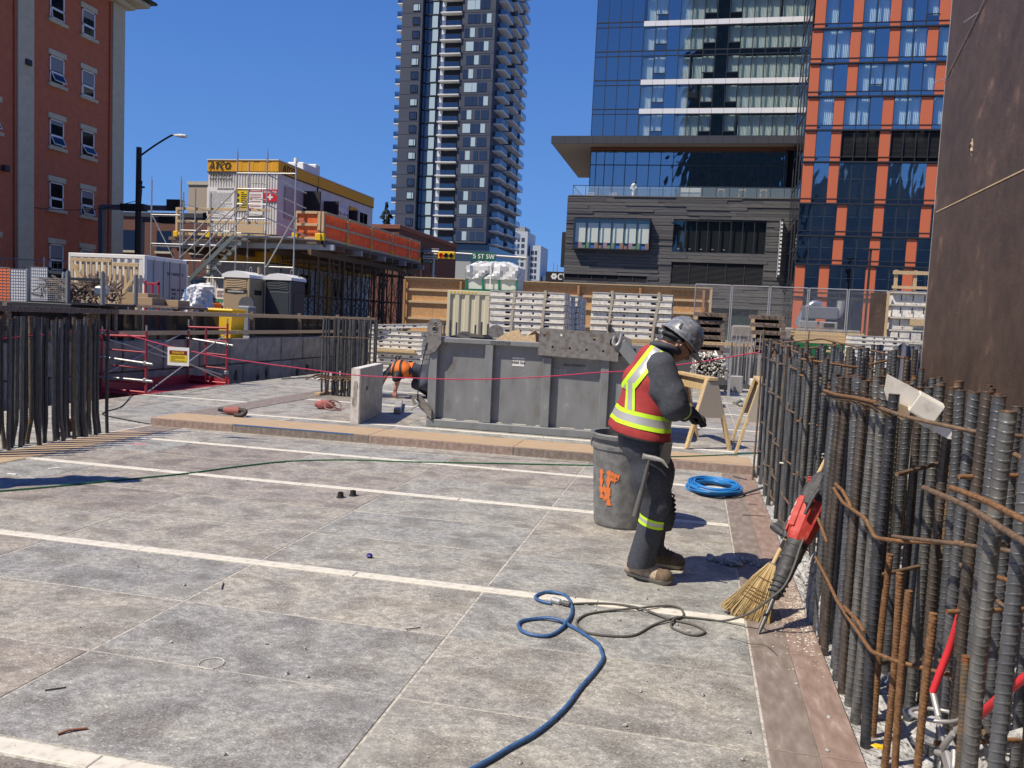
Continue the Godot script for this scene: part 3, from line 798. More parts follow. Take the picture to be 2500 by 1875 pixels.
func orange_building() -> void:
	var zf := -74.6
	M.see_dark = see_glass(lin(0.62, 0.74, 0.78), 0.6)
	M.terracotta = flat(lin(0.60, 0.15, 0.065), 0.6)
	var b := thing("orange_panel_tower", "tall building with upright orange panels between blue glass at the right", "building", V(0, 0, zf))
	var x0 := 7.9; var x1 := 26.0
	part("core", sp(V(x0 + 0.05, 0, -18), V(x1, 44, -0.6)), M.room, b)
	var side := MB.new()
	for i in 15:
		part("side_pane", pane(2.3, 2.7, 130 + i % 4, 0.01), tinted(M.mirror, Color(0.62, 0.60, 0.60)), b, V(x0, 1.8 + i * 2.85, -1.3)).rotation.y = -PI / 2
		part("side_pane", pane(2.3, 2.7, 134 + i % 4, 0.01), tinted(M.mirror, Color(0.62, 0.60, 0.60)), b, V(x0, 1.8 + i * 2.85, -3.7)).rotation.y = -PI / 2
		part("side_pane", pane(2.3, 2.7, 138 + i % 4, 0.01), tinted(M.mirror, Color(0.62, 0.60, 0.60)), b, V(x0, 1.8 + i * 2.85, -6.1)).rotation.y = -PI / 2
		side.box(V(x0, 3.2 + i * 2.85, -3.7), V(0.08, 0.1, 7.4))
	for k in 4: side.box(V(x0, 22, -0.06 - k * 2.4), V(0.1, 44, 0.08))
	part("side_frame", side, M.mullion, b)
	# per storey: floor level, height, orange panels; the glass fills the rest
	var rows := [
		[1.2, 3.5, [[7.95, 8.75], [9.9, 10.7], [13.6, 14.4], [16.5, 17.3], [20.2, 21.0]]],
		[4.72, 2.75, [[7.95, 8.75], [9.9, 10.7], [13.6, 14.4], [16.5, 17.3], [20.2, 21.0]]],
		[7.5, 2.38, [[10.85, 11.65], [13.75, 14.55], [16.6, 17.4], [20.0, 20.8]]],
		[9.92, 2.68, [[10.95, 11.75], [13.85, 14.65], [17.5, 18.3], [21.2, 22.0]]],
		[12.62, 3.42, [[7.95, 8.8], [10.05, 10.85], [13.85, 14.7], [17.65, 18.5], [21.4, 22.2]]],
		[16.08, 2.6, [[7.95, 8.85], [10.05, 10.85], [13.85, 14.7], [20.5, 21.3]]],
		[18.7, 2.72, [[7.95, 8.85], [10.1, 10.9], [13.9, 14.75], [16.85, 17.75], [20.6, 21.4]]],
		[21.45, 2.7, [[7.95, 8.75], [10.95, 11.75], [17.75, 18.6], [21.4, 22.2]]],
		[24.17, 2.82, [[7.95, 8.8], [11.0, 11.8], [14.0, 14.8], [16.9, 17.7], [20.6, 21.4]]],
		[27.0, 2.8, [[8.05, 8.9], [11.05, 11.85], [13.95, 14.75], [17.65, 18.5], [21.3, 22.1]]],
		[29.82, 2.8, [[8.05, 8.9], [10.1, 10.9], [13.95, 14.75], [16.9, 17.7], [21.3, 22.1]]]]
	var fr := MB.new()
	for r in rows.size():
		var y0: float = rows[r][0]; var h: float = rows[r][1]
		fr.box(V((x0 + x1) / 2, y0, 0.05), V(x1 - x0, 0.12, 0.2))
		fr.box(V((x0 + x1) / 2, y0 + 0.42, 0.02), V(x1 - x0, 0.05, 0.1))
		var gaps := []
		var x := x0
		for p in rows[r][2]:
			part("orange_panel", sp(V(p[0], y0 + 0.06, -0.2), V(p[1], y0 + 0.40, 0.03), 0.01), M.terracotta, b)
			part("orange_panel", sp(V(p[0], y0 + 0.44, -0.2), V(p[1], y0 + h - 0.06, 0.03), 0.01), M.terracotta, b)
			if p[0] - x > 0.2: gaps.append([x, p[0]])
			x = p[1]
		gaps.append([x, x1])
		for gp in gaps:
			var w: float = gp[1] - gp[0]
			var n := maxi(1, roundi(w / 1.05))
			for i in n:
				var a: float = gp[0] + w * i / n; var c: float = gp[0] + w * (i + 1) / n
				fr.box(V(a, y0 + h / 2, 0.03), V(0.055, h, 0.1))
				var vent: bool = r == 5 and a > 10.5
				if vent:
					var lv := MB.new()
					for k in 20: lv.box(V(0, 0.5 + k * 0.1, -0.1), V(c - a - 0.06, 0.012, 0.12), 0.0, Basis(Vector3.RIGHT, 0.6))
					part("louvre", lv, M.charcoal, b, V((a + c) / 2, y0, 0))
					continue
				var hasc: bool = r >= 6 and (i + r * 3 + int(gp[0])) % 6 != 0
				part("window_pane", pane(c - a - 0.05, h - 0.5, 150 + (i * 5 + r * 3) % 9, 0.010 if r < 6 else 0.005), M.see if hasc else M.see_dark if r < 5 else M.mirror, b, V((a + c) / 2, y0 + 0.44 + (h - 0.5) / 2, 0))
				part("spandrel_pane", pane(c - a - 0.05, 0.34, 160 + i % 3, 0.01, 2), M.mirror, b, V((a + c) / 2, y0 + 0.23, 0))
				if hasc:
					var short: bool = (i * 3 + r) % 5 == 0
					part("curtain", drape(c - a - 0.08, h - (1.1 if short else 0.6), 7), tinted(M.curtain, lin(0.56, 0.76, 0.84)), b, V((a + c) / 2, y0 + h / 2 + (0.42 if short else 0.2), -0.35))
					if short: fr.box(V((a + c) / 2, y0 + 0.95, 0.02), V(c - a, 0.07, 0.1))
				elif r < 6 and r > 0:
					part("ceiling_light", sp(V(a + 0.1, y0 + h * 0.62, -0.5), V(c - 0.1, y0 + h * 0.62 + 0.05, -0.42)), M.white, b)
	part("frame", fr, M.mullion, b)
	# the block across the street that the glass mirrors
	var o := thing("mirrored_office", "dark green office tower behind the viewpoint, seen as a reflection in the hotel glass", "building", V(0, 0, 66))
	part("body", sp(V(-7, 0, 0), V(22.5, 105, 24)), flat(lin(0.045, 0.068, 0.06), 0.5), o)
	var o2 := thing("mirrored_block", "long lower dark block behind the viewpoint, mirrored in the lower orange facade", "building", V(0, 0, 66))
	for q in [[23, 34, 40], [34.2, 47, 46], [47.2, 60, 37], [60.2, 80, 42]]: part("wing", sp(V(q[0], 0, 0), V(q[1], q[2], 20)), flat(lin(0.17, 0.22, 0.23), 0.5), o2)
	var st := MB.new()
	for i in 30: st.box(V(7.75, 3.5 * i + 2, -0.1), V(29.3, 0.5, 0.15))
	part("floor_bands", st, flat(lin(0.09, 0.12, 0.11), 0.6), o)

func tower() -> void:
	var zf := -175.0
	M.tower_panel = tex(ntex(noise(95, 0.01, 3), [[0.0, [0.042, 0.052, 0.078]], [1.0, [0.056, 0.068, 0.098]]], 128), 0.7, Vector3.ONE * 0.05)
	M.tower_dark = flat(lin(0.012, 0.013, 0.018), 0.6)
	M.pale_glass = flat(lin(0.46, 0.58, 0.60), 0.3)
	M.blue_glass = flat(lin(0.085, 0.105, 0.135), 0.05, 0.7)
	M.slab = flat(lin(0.74, 0.74, 0.71), 0.8)
	M.balcony_glass = see_glass(lin(0.25, 0.28, 0.33), 0.5)
	var b := thing("residential_tower", "tall dark grey apartment tower with balconies on both sides", "tower", V(0, 0, zf))
	var fh := 2.875
	var y0 := 17.8
	var nf := 24
	var top := y0 + fh * nf
	part("core", sp(V(-66.6, 0, -30), V(-46.1, top, -1.2)), M.tower_dark, b)
	part("left_column", sp(V(-66.8, 18.5, -28), V(-62.1, top, 0)), M.tower_panel, b)
	part("right_block", sp(V(-53.1, y0, -29), V(-45.8, top, 0)), M.tower_panel, b)
	part("podium", sp(V(-66.0, 0.6, -30), V(-45.0, 17.6, -0.6)), flat(lin(0.08, 0.11, 0.13), 0.2, 0.5), b)
	part("grey_podium_wall", sp(V(-61, 0.6, -10), V(-46.5, 9.5, 0.5)), flat(lin(0.26, 0.26, 0.25), 0.8), b)
	var seam := MB.new()
	var rail_f := MB.new(); rail_f.box(V(0, 1.05, 0), V(4.6, 0.06, 0.05))
	for i in 6: rail_f.box(V(-2.3 + 0.92 * i, 0.55, 0), V(0.04, 1.05, 0.04))
	var slab_f := bx(V(0, 0, 0), V(4.7, 0.24, 1.7), 0.02).mesh()
	var glass_f := bx(V(0, 0.55, 0), V(4.5, 0.9, 0.02)).mesh()
	var rail_m := rail_f.mesh()
	var slab_s := bx(V(0, 0, 0), V(2.0, 0.26, 6.0), 0.02).mesh()
	var glass_s := MB.new(); glass_s.box(V(0.98, 0.58, 0), V(0.03, 0.95, 5.9)); glass_s.box(V(0, 0.58, 2.98), V(1.95, 0.95, 0.03))
	glass_s.box(V(0.98, 1.1, 0), V(0.06, 0.06, 6)); glass_s.box(V(0, 1.1, 2.98), V(2, 0.06, 0.06))
	for i in 5: glass_s.box(V(1.0, 0.55, -2.9 + 1.45 * i), V(0.05, 1.1, 0.06))
	var gs := glass_s.mesh()
	var wl := bx(Vector3.ZERO, V(1.5, 1.45, 0.12), 0.0).mesh()
	var fl := MB.new()
	for q in [[-0.80, 0, 0.06, 1.55], [0.80, 0, 0.06, 1.55], [0, 0.75, 1.66, 0.06], [0, -0.75, 1.66, 0.06], [0.35, 0, 0.05, 1.5]]: fl.box(V(q[0], q[1], 0.02), V(q[2], q[3], 0.16))
	var flm := fl.mesh()
	var narrow := bx(Vector3.ZERO, V(1.0, 1.9, 0.1)).mesh()
	var wide := bx(Vector3.ZERO, V(1.7, 1.9, 0.1)).mesh()
	for f in nf:
		var y := y0 + fh * f
		seam.box(V(-64.45, y + 0.3, 0.0), V(4.75, 0.05, 0.05)); seam.box(V(-49.45, y + 0.02, 0.0), V(7.3, 0.06, 0.05)); seam.box(V(-49.45, y + 0.5, 0.0), V(7.3, 0.03, 0.03))
		if y > 19:
			part("window", wl, M.pale_glass if (f * 5) % 7 < 3 else M.blue_glass, b, V(-63.5, y + 1.5, 0.0))
			part("window_frame", flm, M.tower_dark, b, V(-63.5, y + 1.5, 0.03))
		# recess glass with the pale stripe
		part("recess_pane", bx(Vector3.ZERO, V(2.0, 2.5, 0.1)).mesh() if f == 0 else b.get_node("recess_pane").mesh, M.blue_glass, b, V(-61.0, y + 1.5, -1.1))
		part("stripe_pane", bx(Vector3.ZERO, V(1.25, 2.45, 0.1)).mesh() if f == 0 else b.get_node("stripe_pane").mesh, M.pale_glass, b, V(-59.5 + (0.15 if f % 2 else 0.0), y + 1.5, -0.9))
		part("recess_pane", b.get_node("recess_pane").mesh, M.blue_glass, b, V(-57.9, y + 1.5, -1.1))
		seam.box(V(-59.6, y + 0.1, -0.95), V(5.0, 0.16, 0.2)); seam.box(V(-59.9, y + 1.6, -0.98), V(0.06, 2.8, 0.2)); seam.box(V(-58.6, y + 1.6, -0.98), V(0.06, 2.8, 0.2)); seam.box(V(-61.2, y + 1.6, -1.0), V(0.06, 2.8, 0.2))
		# front balcony
		part("balcony_slab", slab_f, M.slab, b, V(-55.5, y + 0.05, -0.4))
		part("balcony_rail", rail_m, M.mullion, b, V(-55.5, y + 0.15, 0.42))
		part("balcony_glass", glass_f, M.balcony_glass, b, V(-55.5, y + 0.15, 0.42))
		part("balcony_wall", sp(V(-57.9, y + 0.2, -1.1), V(-57.1, y + 2.7, -0.9)), M.slab, b)
		# right block windows
		if f >= 1 or true:
			var kind := f % 3
			var xs := [-52.0, -50.7, -48.9, -47.2] if kind == 0 else [-51.0, -48.2] if kind == 1 else [-51.2, -48.6]
			for i in xs.size():
				part("window", wide if (kind != 0 and i == 0) or (kind == 0 and i == 3) else narrow, [M.blue_glass, M.pale_glass, M.blue_glass][(i + f * 2) % 3], b, V(xs[i], y + 1.55, 0.0))
				if kind > 0: part("window", narrow, M.pale_glass if (f + i) % 2 else M.blue_glass, b, V(xs[i] + 1.42 if i == 0 else xs[i] + 1.05, y + 1.55, 0.0))
		# side balconies
		if f % 1 == 0:
			var off := 0.0 if f % 2 else -0.6
			part("balcony_slab", slab_s, M.slab, b, V(-44.8, y + 0.1, -5.2))
			part("balcony_rail", gs, M.balcony_glass, b, V(-44.8, y + 0.2, -5.2))
			part("balcony_slab", slab_s, M.slab, b, V(-44.9, y + 0.5, -15.0 + off))
			part("balcony_rail", gs, M.balcony_glass, b, V(-44.9, y + 0.6, -15.0 + off))
			part("balcony_slab", slab_s, M.slab, b, V(-45.0 + off * 0.5, y + 0.9, -24.0))
			part("balcony_rail", gs, M.balcony_glass, b, V(-45.0 + off * 0.5, y + 1.0, -24.0))
			part("side_window", sp(V(-45.86, y + 0.4, -11.5), V(-45.72, y + 2.5, -8.6)), M.blue_glass, b)
			part("side_window", sp(V(-45.86, y + 0.4, -21.5), V(-45.72, y + 2.5, -18.6)), M.blue_glass, b)
		if f > 1:
			part("balcony_slab", bx(Vector3.ZERO, V(1.7, 0.24, 3.0), 0.02), M.slab, b, V(-67.6, y + 0.1, -3.0))
			part("balcony_rail", b.get_node("left_rail").mesh if b.has_node("left_rail") else left_rail(b), M.balcony_glass, b, V(-67.6, y + 0.2, -3.0))
	part("panel_joints", seam, M.tower_dark, b)
func left_rail(b: Node3D) -> ArrayMesh:
	var m := MB.new()
	m.box(V(-0.83, 0.55, 0), V(0.03, 1.0, 2.9)); m.box(V(0, 0.55, 1.48), V(1.6, 1.0, 0.03)); m.box(V(-0.83, 1.08, 0), V(0.06, 0.06, 3)); m.box(V(0, 1.08, 1.48), V(1.7, 0.06, 0.06))
	for i in 3: m.box(V(-0.83 + 0.8 * i, 0.55, 1.48), V(0.05, 1.05, 0.06))
	return m.mesh()

func red_building() -> void:
	var x := -30.7
	M.stucco = bump(tex(ntex(noise(97, 0.02, 5), [[0.0, [0.43, 0.125, 0.062]], [1.0, [0.50, 0.155, 0.082]]], 256), 0.9, Vector3.ONE * 0.4), M.fine, 0.3)
	M.cream = bump(tex(ntex(noise(98, 0.02, 5), [[0.0, [0.46, 0.42, 0.30]], [1.0, [0.55, 0.50, 0.37]]], 256), 0.9, Vector3.ONE * 0.4), M.fine, 0.3)
	var b := thing("red_apartment_block", "red stucco apartment block with cream corner pilasters and awning windows", "building", V(x, 0, 0))
	part("wall", sp(V(-14, 0.6, -39.3), V(0, 17.2, -10)), M.stucco, b)
	part("corner_pilaster", sp(V(-14, 0.6, -39.42), V(0.12, 17.1, -38.5), 0.02), M.cream, b)
	part("pilaster", sp(V(-0.3, 0.6, -33.25), V(0.12, 17.1, -32.3), 0.02), M.cream, b)
	part("downpipe", tb([V(0.06, 0.6, -38.38), V(0.06, 17, -38.38)], 0.05, 8), M.stucco, b)
	part("downpipe", tb([V(0.06, 0.6, -32.2), V(0.06, 17, -32.2)], 0.05, 8), M.stucco, b)
	part("cornice", sp(V(-15, 17.1, -39.8), V(0.45, 17.35, -10), 0.03), M.cream, b)
	part("cornice_step", sp(V(-15, 17.36, -40.3), V(0.95, 17.6, -10), 0.03), M.cream, b)
	part("gutter", sp(V(-15, 17.61, -40.6), V(1.2, 17.75, -10), 0.03), M.mullion, b)
	var tilt := [[0, 3], [0, 2], [0, 1], [1, 1], [1, 3], [1, 4]]
	for i in 3:
		for f in 6:
			var y := 2.95 + f * 2.96 + (-0.04 if i else 0.0)
			var z: float = [-34.72, -36.8, -30.9][i]
			if i == 2 and f % 2: continue
			part("lintel", sp(V(-0.05, y + 1.30, z - 0.57), V(0.1, y + 1.56, z + 0.57), 0.015), M.cream, b)
			part("sill", sp(V(-0.05, y - 0.16, z - 0.60), V(0.16, y + 0.0, z + 0.60), 0.015), M.cream, b)
			part("reveal", sp(V(-0.3, y + 0.02, z - 0.45), V(0.015, y + 1.28, z + 0.45)), M.room, b)
			var w := MB.new()
			for q in [[0.02, 0.07], [0.50, 0.57], [1.22, 1.28]]: w.span(V(0.0, y + q[0], z - 0.45), V(0.05, y + q[1], z + 0.45))
			w.span(V(0.0, y, z - 0.45), V(0.05, y + 1.28, z - 0.39)); w.span(V(0.0, y, z + 0.39), V(0.05, y + 1.28, z + 0.45))
			var win := part("window", w, M.white_metal, b)
			var gp := part("pane", sp(V(0.018, y + 0.57, z - 0.39), V(0.024, y + 1.22, z + 0.39)), M.glass_dark, win)
			if (f * 2 + i) % 3 != 2: part("blind", sp(V(0.025, y + [0.62, 0.9, 1.05][f % 3], z - 0.38), V(0.028, y + 1.2, z + 0.38)), flat(lin(0.2, 0.22, 0.24), 0.5), win)
			var ang: float = [0.0, 0.32, 0.5, 0.0, 0.62, 0.12, 0.45][(f * 3 + i * 5) % 7]
			var sash := MB.new()
			var bs := Basis(Vector3.BACK, ang)
			var hinge := V(0.055, y + 0.50, z)
			sash.box(hinge + bs * V(0, -0.22, 0), V(0.012, 0.40, 0.70), 0, bs)
			var fr := MB.new()
			for q in [[-0.02, 0, 0.04, 0.78], [-0.43, 0, 0.04, 0.78]]: fr.box(hinge + bs * V(0, q[0], 0), V(0.03, q[2], q[3]), 0, bs)
			for s in [-0.37, 0.37]: fr.box(hinge + bs * V(0, -0.22, s), V(0.03, 0.44, 0.04), 0, bs)
			var sa := part("sash", fr, M.white_metal, win)
			part("sash_pane", sash, M.glass_dark, win)
	for q in [[12.3, -32.85], [7.3, -31.6]]:
		var l := MB.new()
		l.box(V(0.14, q[0], q[1]), V(0.24, 0.26, 0.3), 0.03); l.box(V(0.24, q[0] - 0.02, q[1]), V(0.05, 0.2, 0.24), 0.02)
		part("wall_lamp", l, M.mullion, b)
	part("ground_door", sp(V(0.0, 0.7, -35.6), V(0.05, 3.1, -34.2)), M.room, b)

func far_buildings() -> void:
	M.brick = tex(ntex(noise(99, 0.05, 4), [[0.0, [0.11, 0.045, 0.03]], [1.0, [0.20, 0.085, 0.06]]], 256), 0.9, Vector3.ONE * 0.6)
	M.mortar = flat(lin(0.25, 0.2, 0.17), 0.95)
	var a := thing("brown_brick_building", "low brown brick building with flat roof behind the scaffold stair", "building", V(0, 0, -55))
	part("wall", sp(V(-52, 0.6, -12), V(-33.5, 8.0, 0)), M.brick, a)
	part("parapet", sp(V(-52.1, 8.0, -12.1), V(-33.4, 8.35, 0.1), 0.02), M.charcoal, a)
	for i in 6:
		var x := -45.6 + 2.9 * i
		part("window", sp(V(x, 5.5, -0.05), V(x + 1.2, 7.0, 0.03)), M.glass_dark, a)
		part("sill", sp(V(x - 0.1, 5.32, -0.05), V(x + 1.3, 5.48, 0.12)), M.cream, a)
		part("window", sp(V(x, 2.0, -0.05), V(x + 1.2, 3.6, 0.03)), M.glass_dark, a)
	var courses := MB.new()
	for i in 37: courses.box(V(-42.7, 0.7 + 0.2 * i, 0.002), V(18.5, 0.012, 0.012))
	part("mortar_courses", courses, M.mortar, a)
	var t := thing("tan_flat_building", "small tan building with dark window behind the white trailer", "building", V(0, 0, -68))
	part("wall", sp(V(-46.0, 0.6, -6), V(-40.0, 12.5, 0)), flat(lin(0.42, 0.34, 0.24), 0.9), t)
	part("roof_edge", sp(V(-46.1, 12.5, -6.1), V(-39.9, 12.8, 0.1)), M.cream, t)
	part("window", sp(V(-43.4, 9.5, -0.05), V(-42.2, 11.5, 0.03)), M.glass_dark, t)
	var r := thing("red_brick_building", "red brick building with flat roof right of the orange netting", "building", V(0, 0, -55))
	part("wall", sp(V(-30, 0.6, -14), V(-20.65, 7.55, 0)), M.brick, r)
	part("parapet", sp(V(-30.1, 7.55, -14.1), V(-20.55, 7.85, 0.1), 0.02), tinted(M.brick, Color(1.25, 1.2, 1.15)), r)
	for i in 3: part("window", sp(V(-20.69, 5.0, -2.2 - i * 3), V(-20.62, 6.4, -1.2 - i * 3)), M.glass_dark, r)
	var g := thing("grey_rendered_building", "low pale grey rendered building with dark windows behind the timber hoarding", "building", V(0, 0, -100))
	part("wall", sp(V(-36.5, 0.6, -20), V(-28.0, 8.6, 0)), flat(lin(0.36, 0.37, 0.36), 0.85), g)
	part("lower_wing", sp(V(-27.99, 0.6, -19), V(-24.0, 7.4, -1)), flat(lin(0.24, 0.25, 0.26), 0.85), g)
	for i in 3: part("window", sp(V(-35.0 + i * 2.1, 4.3, -0.05), V(-34.0 + i * 2.1, 6.2, 0.03)), M.glass_dark, g)
	part("window", sp(V(-33.5, 6.9, -0.05), V(-31.0, 7.6, 0.03)), M.charcoal, g)
	for i in 2: part("window", sp(V(-27.2 + i * 1.4, 4.2, -0.95), V(-26.7 + i * 1.4, 6.0, -0.9)), M.glass_dark, g)
	# distant pale towers
	var hz := [["pale highrise with balconies far behind the traffic signal", -93.0, -83.5, 45.0, -400.0], ["slim grey highrise far away, right of the pale balcony highrise", -82.4, -77.0, 38.5, -402.0], ["low distant block at the end of the street", -76.0, -70.0, 24.0, -405.0]]
	for h in hz:
		var o := thing("distant_highrise", h[0], "building", V(0, 0, h[4]), 0, "far towers down the street")
		part("wall", sp(V(h[1], 0, -20), V(h[2], h[3], 0)), flat(lin(0.50, 0.53, 0.55), 0.9), o)
		if h[3] > 40: part("roof_house", sp(V(h[1] + 3, h[3], -15), V(h[2] - 2, h[3] + 2.5, -2)), flat(lin(0.3), 0.9), o)
		var y := 4.0
		while y < h[3] - 2:
			var x: float = h[1] + 0.5
			var k := 0
			while x < h[2] - 1.2:
				part("window", sp(V(x, y, -0.1), V(x + (1.1 if k % 3 else 1.6), y + 1.9, 0.08)), M.blue_glass if k % 3 else M.charcoal, o)
				x += 2.0; k += 1
			y += 3.0
	var c := thing("dark_shop_building", "low black building with white sign letters behind the hoarding, beside the hotel", "building", V(0, 0, -110))
	part("wall", sp(V(-30, 0.6, -10), V(-17.0, 7.0, 0)), flat(lin(0.07, 0.045, 0.025), 0.8), c)
	part("sign_band", sp(V(-20.2, 7.0, -2), V(-16.5, 8.3, 0.1)), M.black, c)
	lettering("CW", 0.85, M.white, c, V(-17.7, 7.65, 0.13), Basis(), true, 0.02)
	var leaf := MB.new()
	for i in 6: leaf.blob(V(-19.05 + 0.26 * cos(i * TAU / 6), 7.65 + 0.26 * sin(i * TAU / 6), 0.13), V(0.17, 0.17, 0.03), 400 + i, 0.1, 8)
	part("flower_mark", leaf, M.white, c)
	part("antenna", tb([V(-19.4, 8.3, -1), V(-19.4, 9.6, -1)], 0.06, 6), M.galv, c)
	part("antenna", tb([V(-18.9, 8.3, -1), V(-18.9, 9.3, -1)], 0.06, 6), M.galv, c)
	# spruce beside the tower
	var s := thing("spruce_tree", "dark spruce tree top standing beside the tall dark tower", "tree", V(-23.6, 0.6, -60))
	var tr := MB.new(); tr.cyl(Vector3.ZERO, V(0, 9.4, 0), 0.16, 0.02, 7)
	part("trunk", tr, M.old_wood, s)
	var g2 := RandomNumberGenerator.new(); g2.seed = 5
	var lf := MB.new()
	for i in 900:
		var hy := 1.8 + 7.7 * pow(g2.randf(), 0.9)
		var rad := (9.7 - hy) * 0.33 * (0.75 + 0.35 * sin(hy * 6.0))
		var an := g2.randf() * TAU
		var d := V(cos(an), 0, sin(an))
		var r0 := rad * g2.randf_range(0.2, 0.9); var r1 := r0 + rad * 0.35 + 0.1
		var p0 := d * r0 + V(0, hy - r0 * 0.25, 0); var p1 := d * r1 + V(0, hy - r1 * 0.42, 0)
		var w := V(-d.z, 0.3, d.x) * g2.randf_range(0.05, 0.13)
		lf.tri(p0 - w, p0 + w, p1); lf.tri(p0 + w * 0.5 + V(0, 0.05, 0), p0 - w * 0.5 - V(0, 0.12, 0), p1)
	part("crown", lf, tex(ntex(noise(105, 0.1, 3), [[0.0, [0.012, 0.022, 0.010]], [1.0, [0.05, 0.075, 0.03]]], 128), 0.9, Vector3.ONE), s)

# ---------------------------------------------------------------- street furniture
func street_things() -> void:
	var p := thing("utility_pole_lamp", "dark wooden street light pole with slanting arm and white lamp head", "street lamp", V(-27.12, 0.6, -36))
	var m := MB.new(); m.cyl(Vector3.ZERO, V(0.02, 8.55, 0), 0.16, 0.125, 12)
	part("pole", m, flat(lin(0.035, 0.033, 0.034), 0.9), p)
	part("arm", tb(smooth([V(0.1, 8.15, 0), V(0.9, 8.65, 0), V(1.75, 9.1, 0), V(1.95, 9.13, 0)]), 0.045, 8), M.dark_steel, p)
	var h := MB.new()
	h.lathe([Vector2(0.0, -0.32), Vector2(0.07, -0.3), Vector2(0.13, -0.1), Vector2(0.15, 0.1), Vector2(0.12, 0.28), Vector2(0.0, 0.34)], 14, V(2.3, 9.1, 0), Basis(Vector3.BACK, -PI / 2 - 0.08) * Basis.from_scale(V(0.6, 1.15, 1.0)))
	part("lamp_head", h, M.white_metal, p)
	var wires := MB.new()
	wires.tube([V(0.18, 8.0, 0.1), V(0.2, 7.2, 0.1), V(0.3, 6.6, 0.12), V(0.22, 5.6, 0.1), V(0.2, 3.0, 0.1)], 0.018, 5)
	wires.box(V(0.3, 6.62, 0.1), V(0.22, 0.08, 0.1)); wires.box(V(0.22, 6.85, 0.1), V(0.1, 0.16, 0.1))
	part("cable", wires, M.black, p)
	var sw := smooth([V(-0.1, 5.95, 0.05), V(-2.0, 5.4, 0.8), V(-3.6, 5.2, 3.0), V(-3.65, 5.3, 8)], 4)
	part("span_wire", tb(sw, 0.018, 5), M.black, p)
	for q in [["grey steel goalpost frame with square post, nearer the red block", -29.15, -36.0, 6.3, -24.8], ["second grey steel goalpost frame behind the wooden street light pole", -28.8, -38.5, 6.0, -24.0]]:
		var g := thing("steel_goalpost", q[0], "steel frame", V(q[1], 0.6, q[2]))
		var st := flat(lin(0.11, 0.125, 0.15), 0.5, 0.2)
		part("post", bx(V(0, (q[3] - 0.6) / 2, 0), V(0.26, q[3] - 0.6, 0.26), 0.02), st, g)
		part("beam", bx(V((q[4] - q[1]) / 2, q[3] - 0.66, 0.0), V(q[4] - q[1] + 0.2, 0.24, 0.22), 0.02), st, g)
		part("beam_box", bx(V(1.8, q[3] - 0.66, 0), V(1.3, 0.34, 0.4), 0.02), M.black, g)
		part("beam_box", bx(V(4.1, q[3] - 0.5, 0), V(0.75, 0.5, 0.4), 0.02), M.black, g)
	var lp := thing("black_lamp_post", "slim black post with small cross top before the orange building", "lamp post", V(13.0, 0.6, -70))
	part("post", bx(V(0, 3.9, 0), V(0.16, 7.8, 0.16), 0.02), M.black, lp)
	part("head", bx(V(0.1, 7.85, 0), V(1.0, 0.12, 0.3), 0.02), M.black, lp)
	# traffic signal gantry
	var t := thing("traffic_signal", "grey mast arm with yellow horizontal traffic signal showing red", "traffic signal", V(0, 0, -60))
	part("mast", tb([V(-12.45, 0.6, 0), V(-12.45, 6.35, 0)], [0.17, 0.13], 10), M.galv, t)
	part("mast_arm", tb([V(-12.45, 6.18, 0), V(-21.1, 6.5, 0)], [0.12, 0.07], 10), M.galv, t)
	part("signal_case", bx(V(-18.6, 6.2, 0.2), V(1.3, 0.55, 0.28), 0.04), M.yellow, t)
	for i in 3:
		var hd := MB.new(); hd.cyl(V(-19.0 + 0.4 * i, 6.2, 0.33), V(-19.0 + 0.4 * i, 6.2, 0.36), 0.19, -1, 16)
		part("lens", hd, flat(Color(0.95, 0.1, 0.06), 0.4) if i == 0 else M.black, t)
		var vis := MB.new()
		vis.tube([V(-19.0 + 0.4 * i - 0.17, 6.2, 0.42), V(-19.0 + 0.4 * i - 0.12, 6.33, 0.42), V(-19.0 + 0.4 * i, 6.38, 0.42), V(-19.0 + 0.4 * i + 0.12, 6.33, 0.42), V(-19.0 + 0.4 * i + 0.17, 6.2, 0.42)], 0.03, 5)
		part("visor", vis, M.yellow, t)
	var s := thing("street_name_sign", "green street name plate reading 5 ST SW on the mast arm", "street sign", V(-15.75, 6.2, -59.84))
	part("plate", bx(Vector3.ZERO, V(1.75, 0.56, 0.03), 0.01), flat(lin(0.005, 0.12, 0.06), 0.5), s)
	lettering("5 ST SW", 0.34, M.white, s, V(0, 0.0, 0.02))
	var sp2 := thing("sign_post", "grey post carrying the one way arrow plate and small plates", "sign post", V(-19.85, 0.6, -60.4))
	part("post", tb([Vector3.ZERO, V(0, 5.9, 0)], 0.13, 8), M.galv, sp2)
	var a := thing("one_way_sign", "white plate with black arrow pointing left above the signal post", "sign", V(-20.0, 6.45, -60.2))
	part("plate", bx(Vector3.ZERO, V(1.25, 0.5, 0.03), 0.01), M.white, a)
	var arrow := MB.new()
	arrow.box(V(0, 0.2, 0.02), V(1.2, 0.07, 0.01)); arrow.box(V(0, -0.2, 0.02), V(1.2, 0.07, 0.01)); arrow.box(V(-0.57, 0, 0.02), V(0.06, 0.34, 0.01)); arrow.box(V(0.57, 0, 0.02), V(0.06, 0.34, 0.01))
	arrow.prism(PackedVector2Array([Vector2(-0.48, 0), Vector2(-0.28, 0.13), Vector2(-0.28, 0.045), Vector2(0.46, 0.045), Vector2(0.46, -0.045), Vector2(-0.28, -0.045), Vector2(-0.28, -0.13)]), Transform3D(Basis(), V(0, 0, 0.02)), 0.01)
	part("arrow", arrow, M.black, a)
	part("sub_plate", bx(V(0, -0.42, 0), V(1.2, 0.24, 0.03), 0.01), M.white_metal, a)
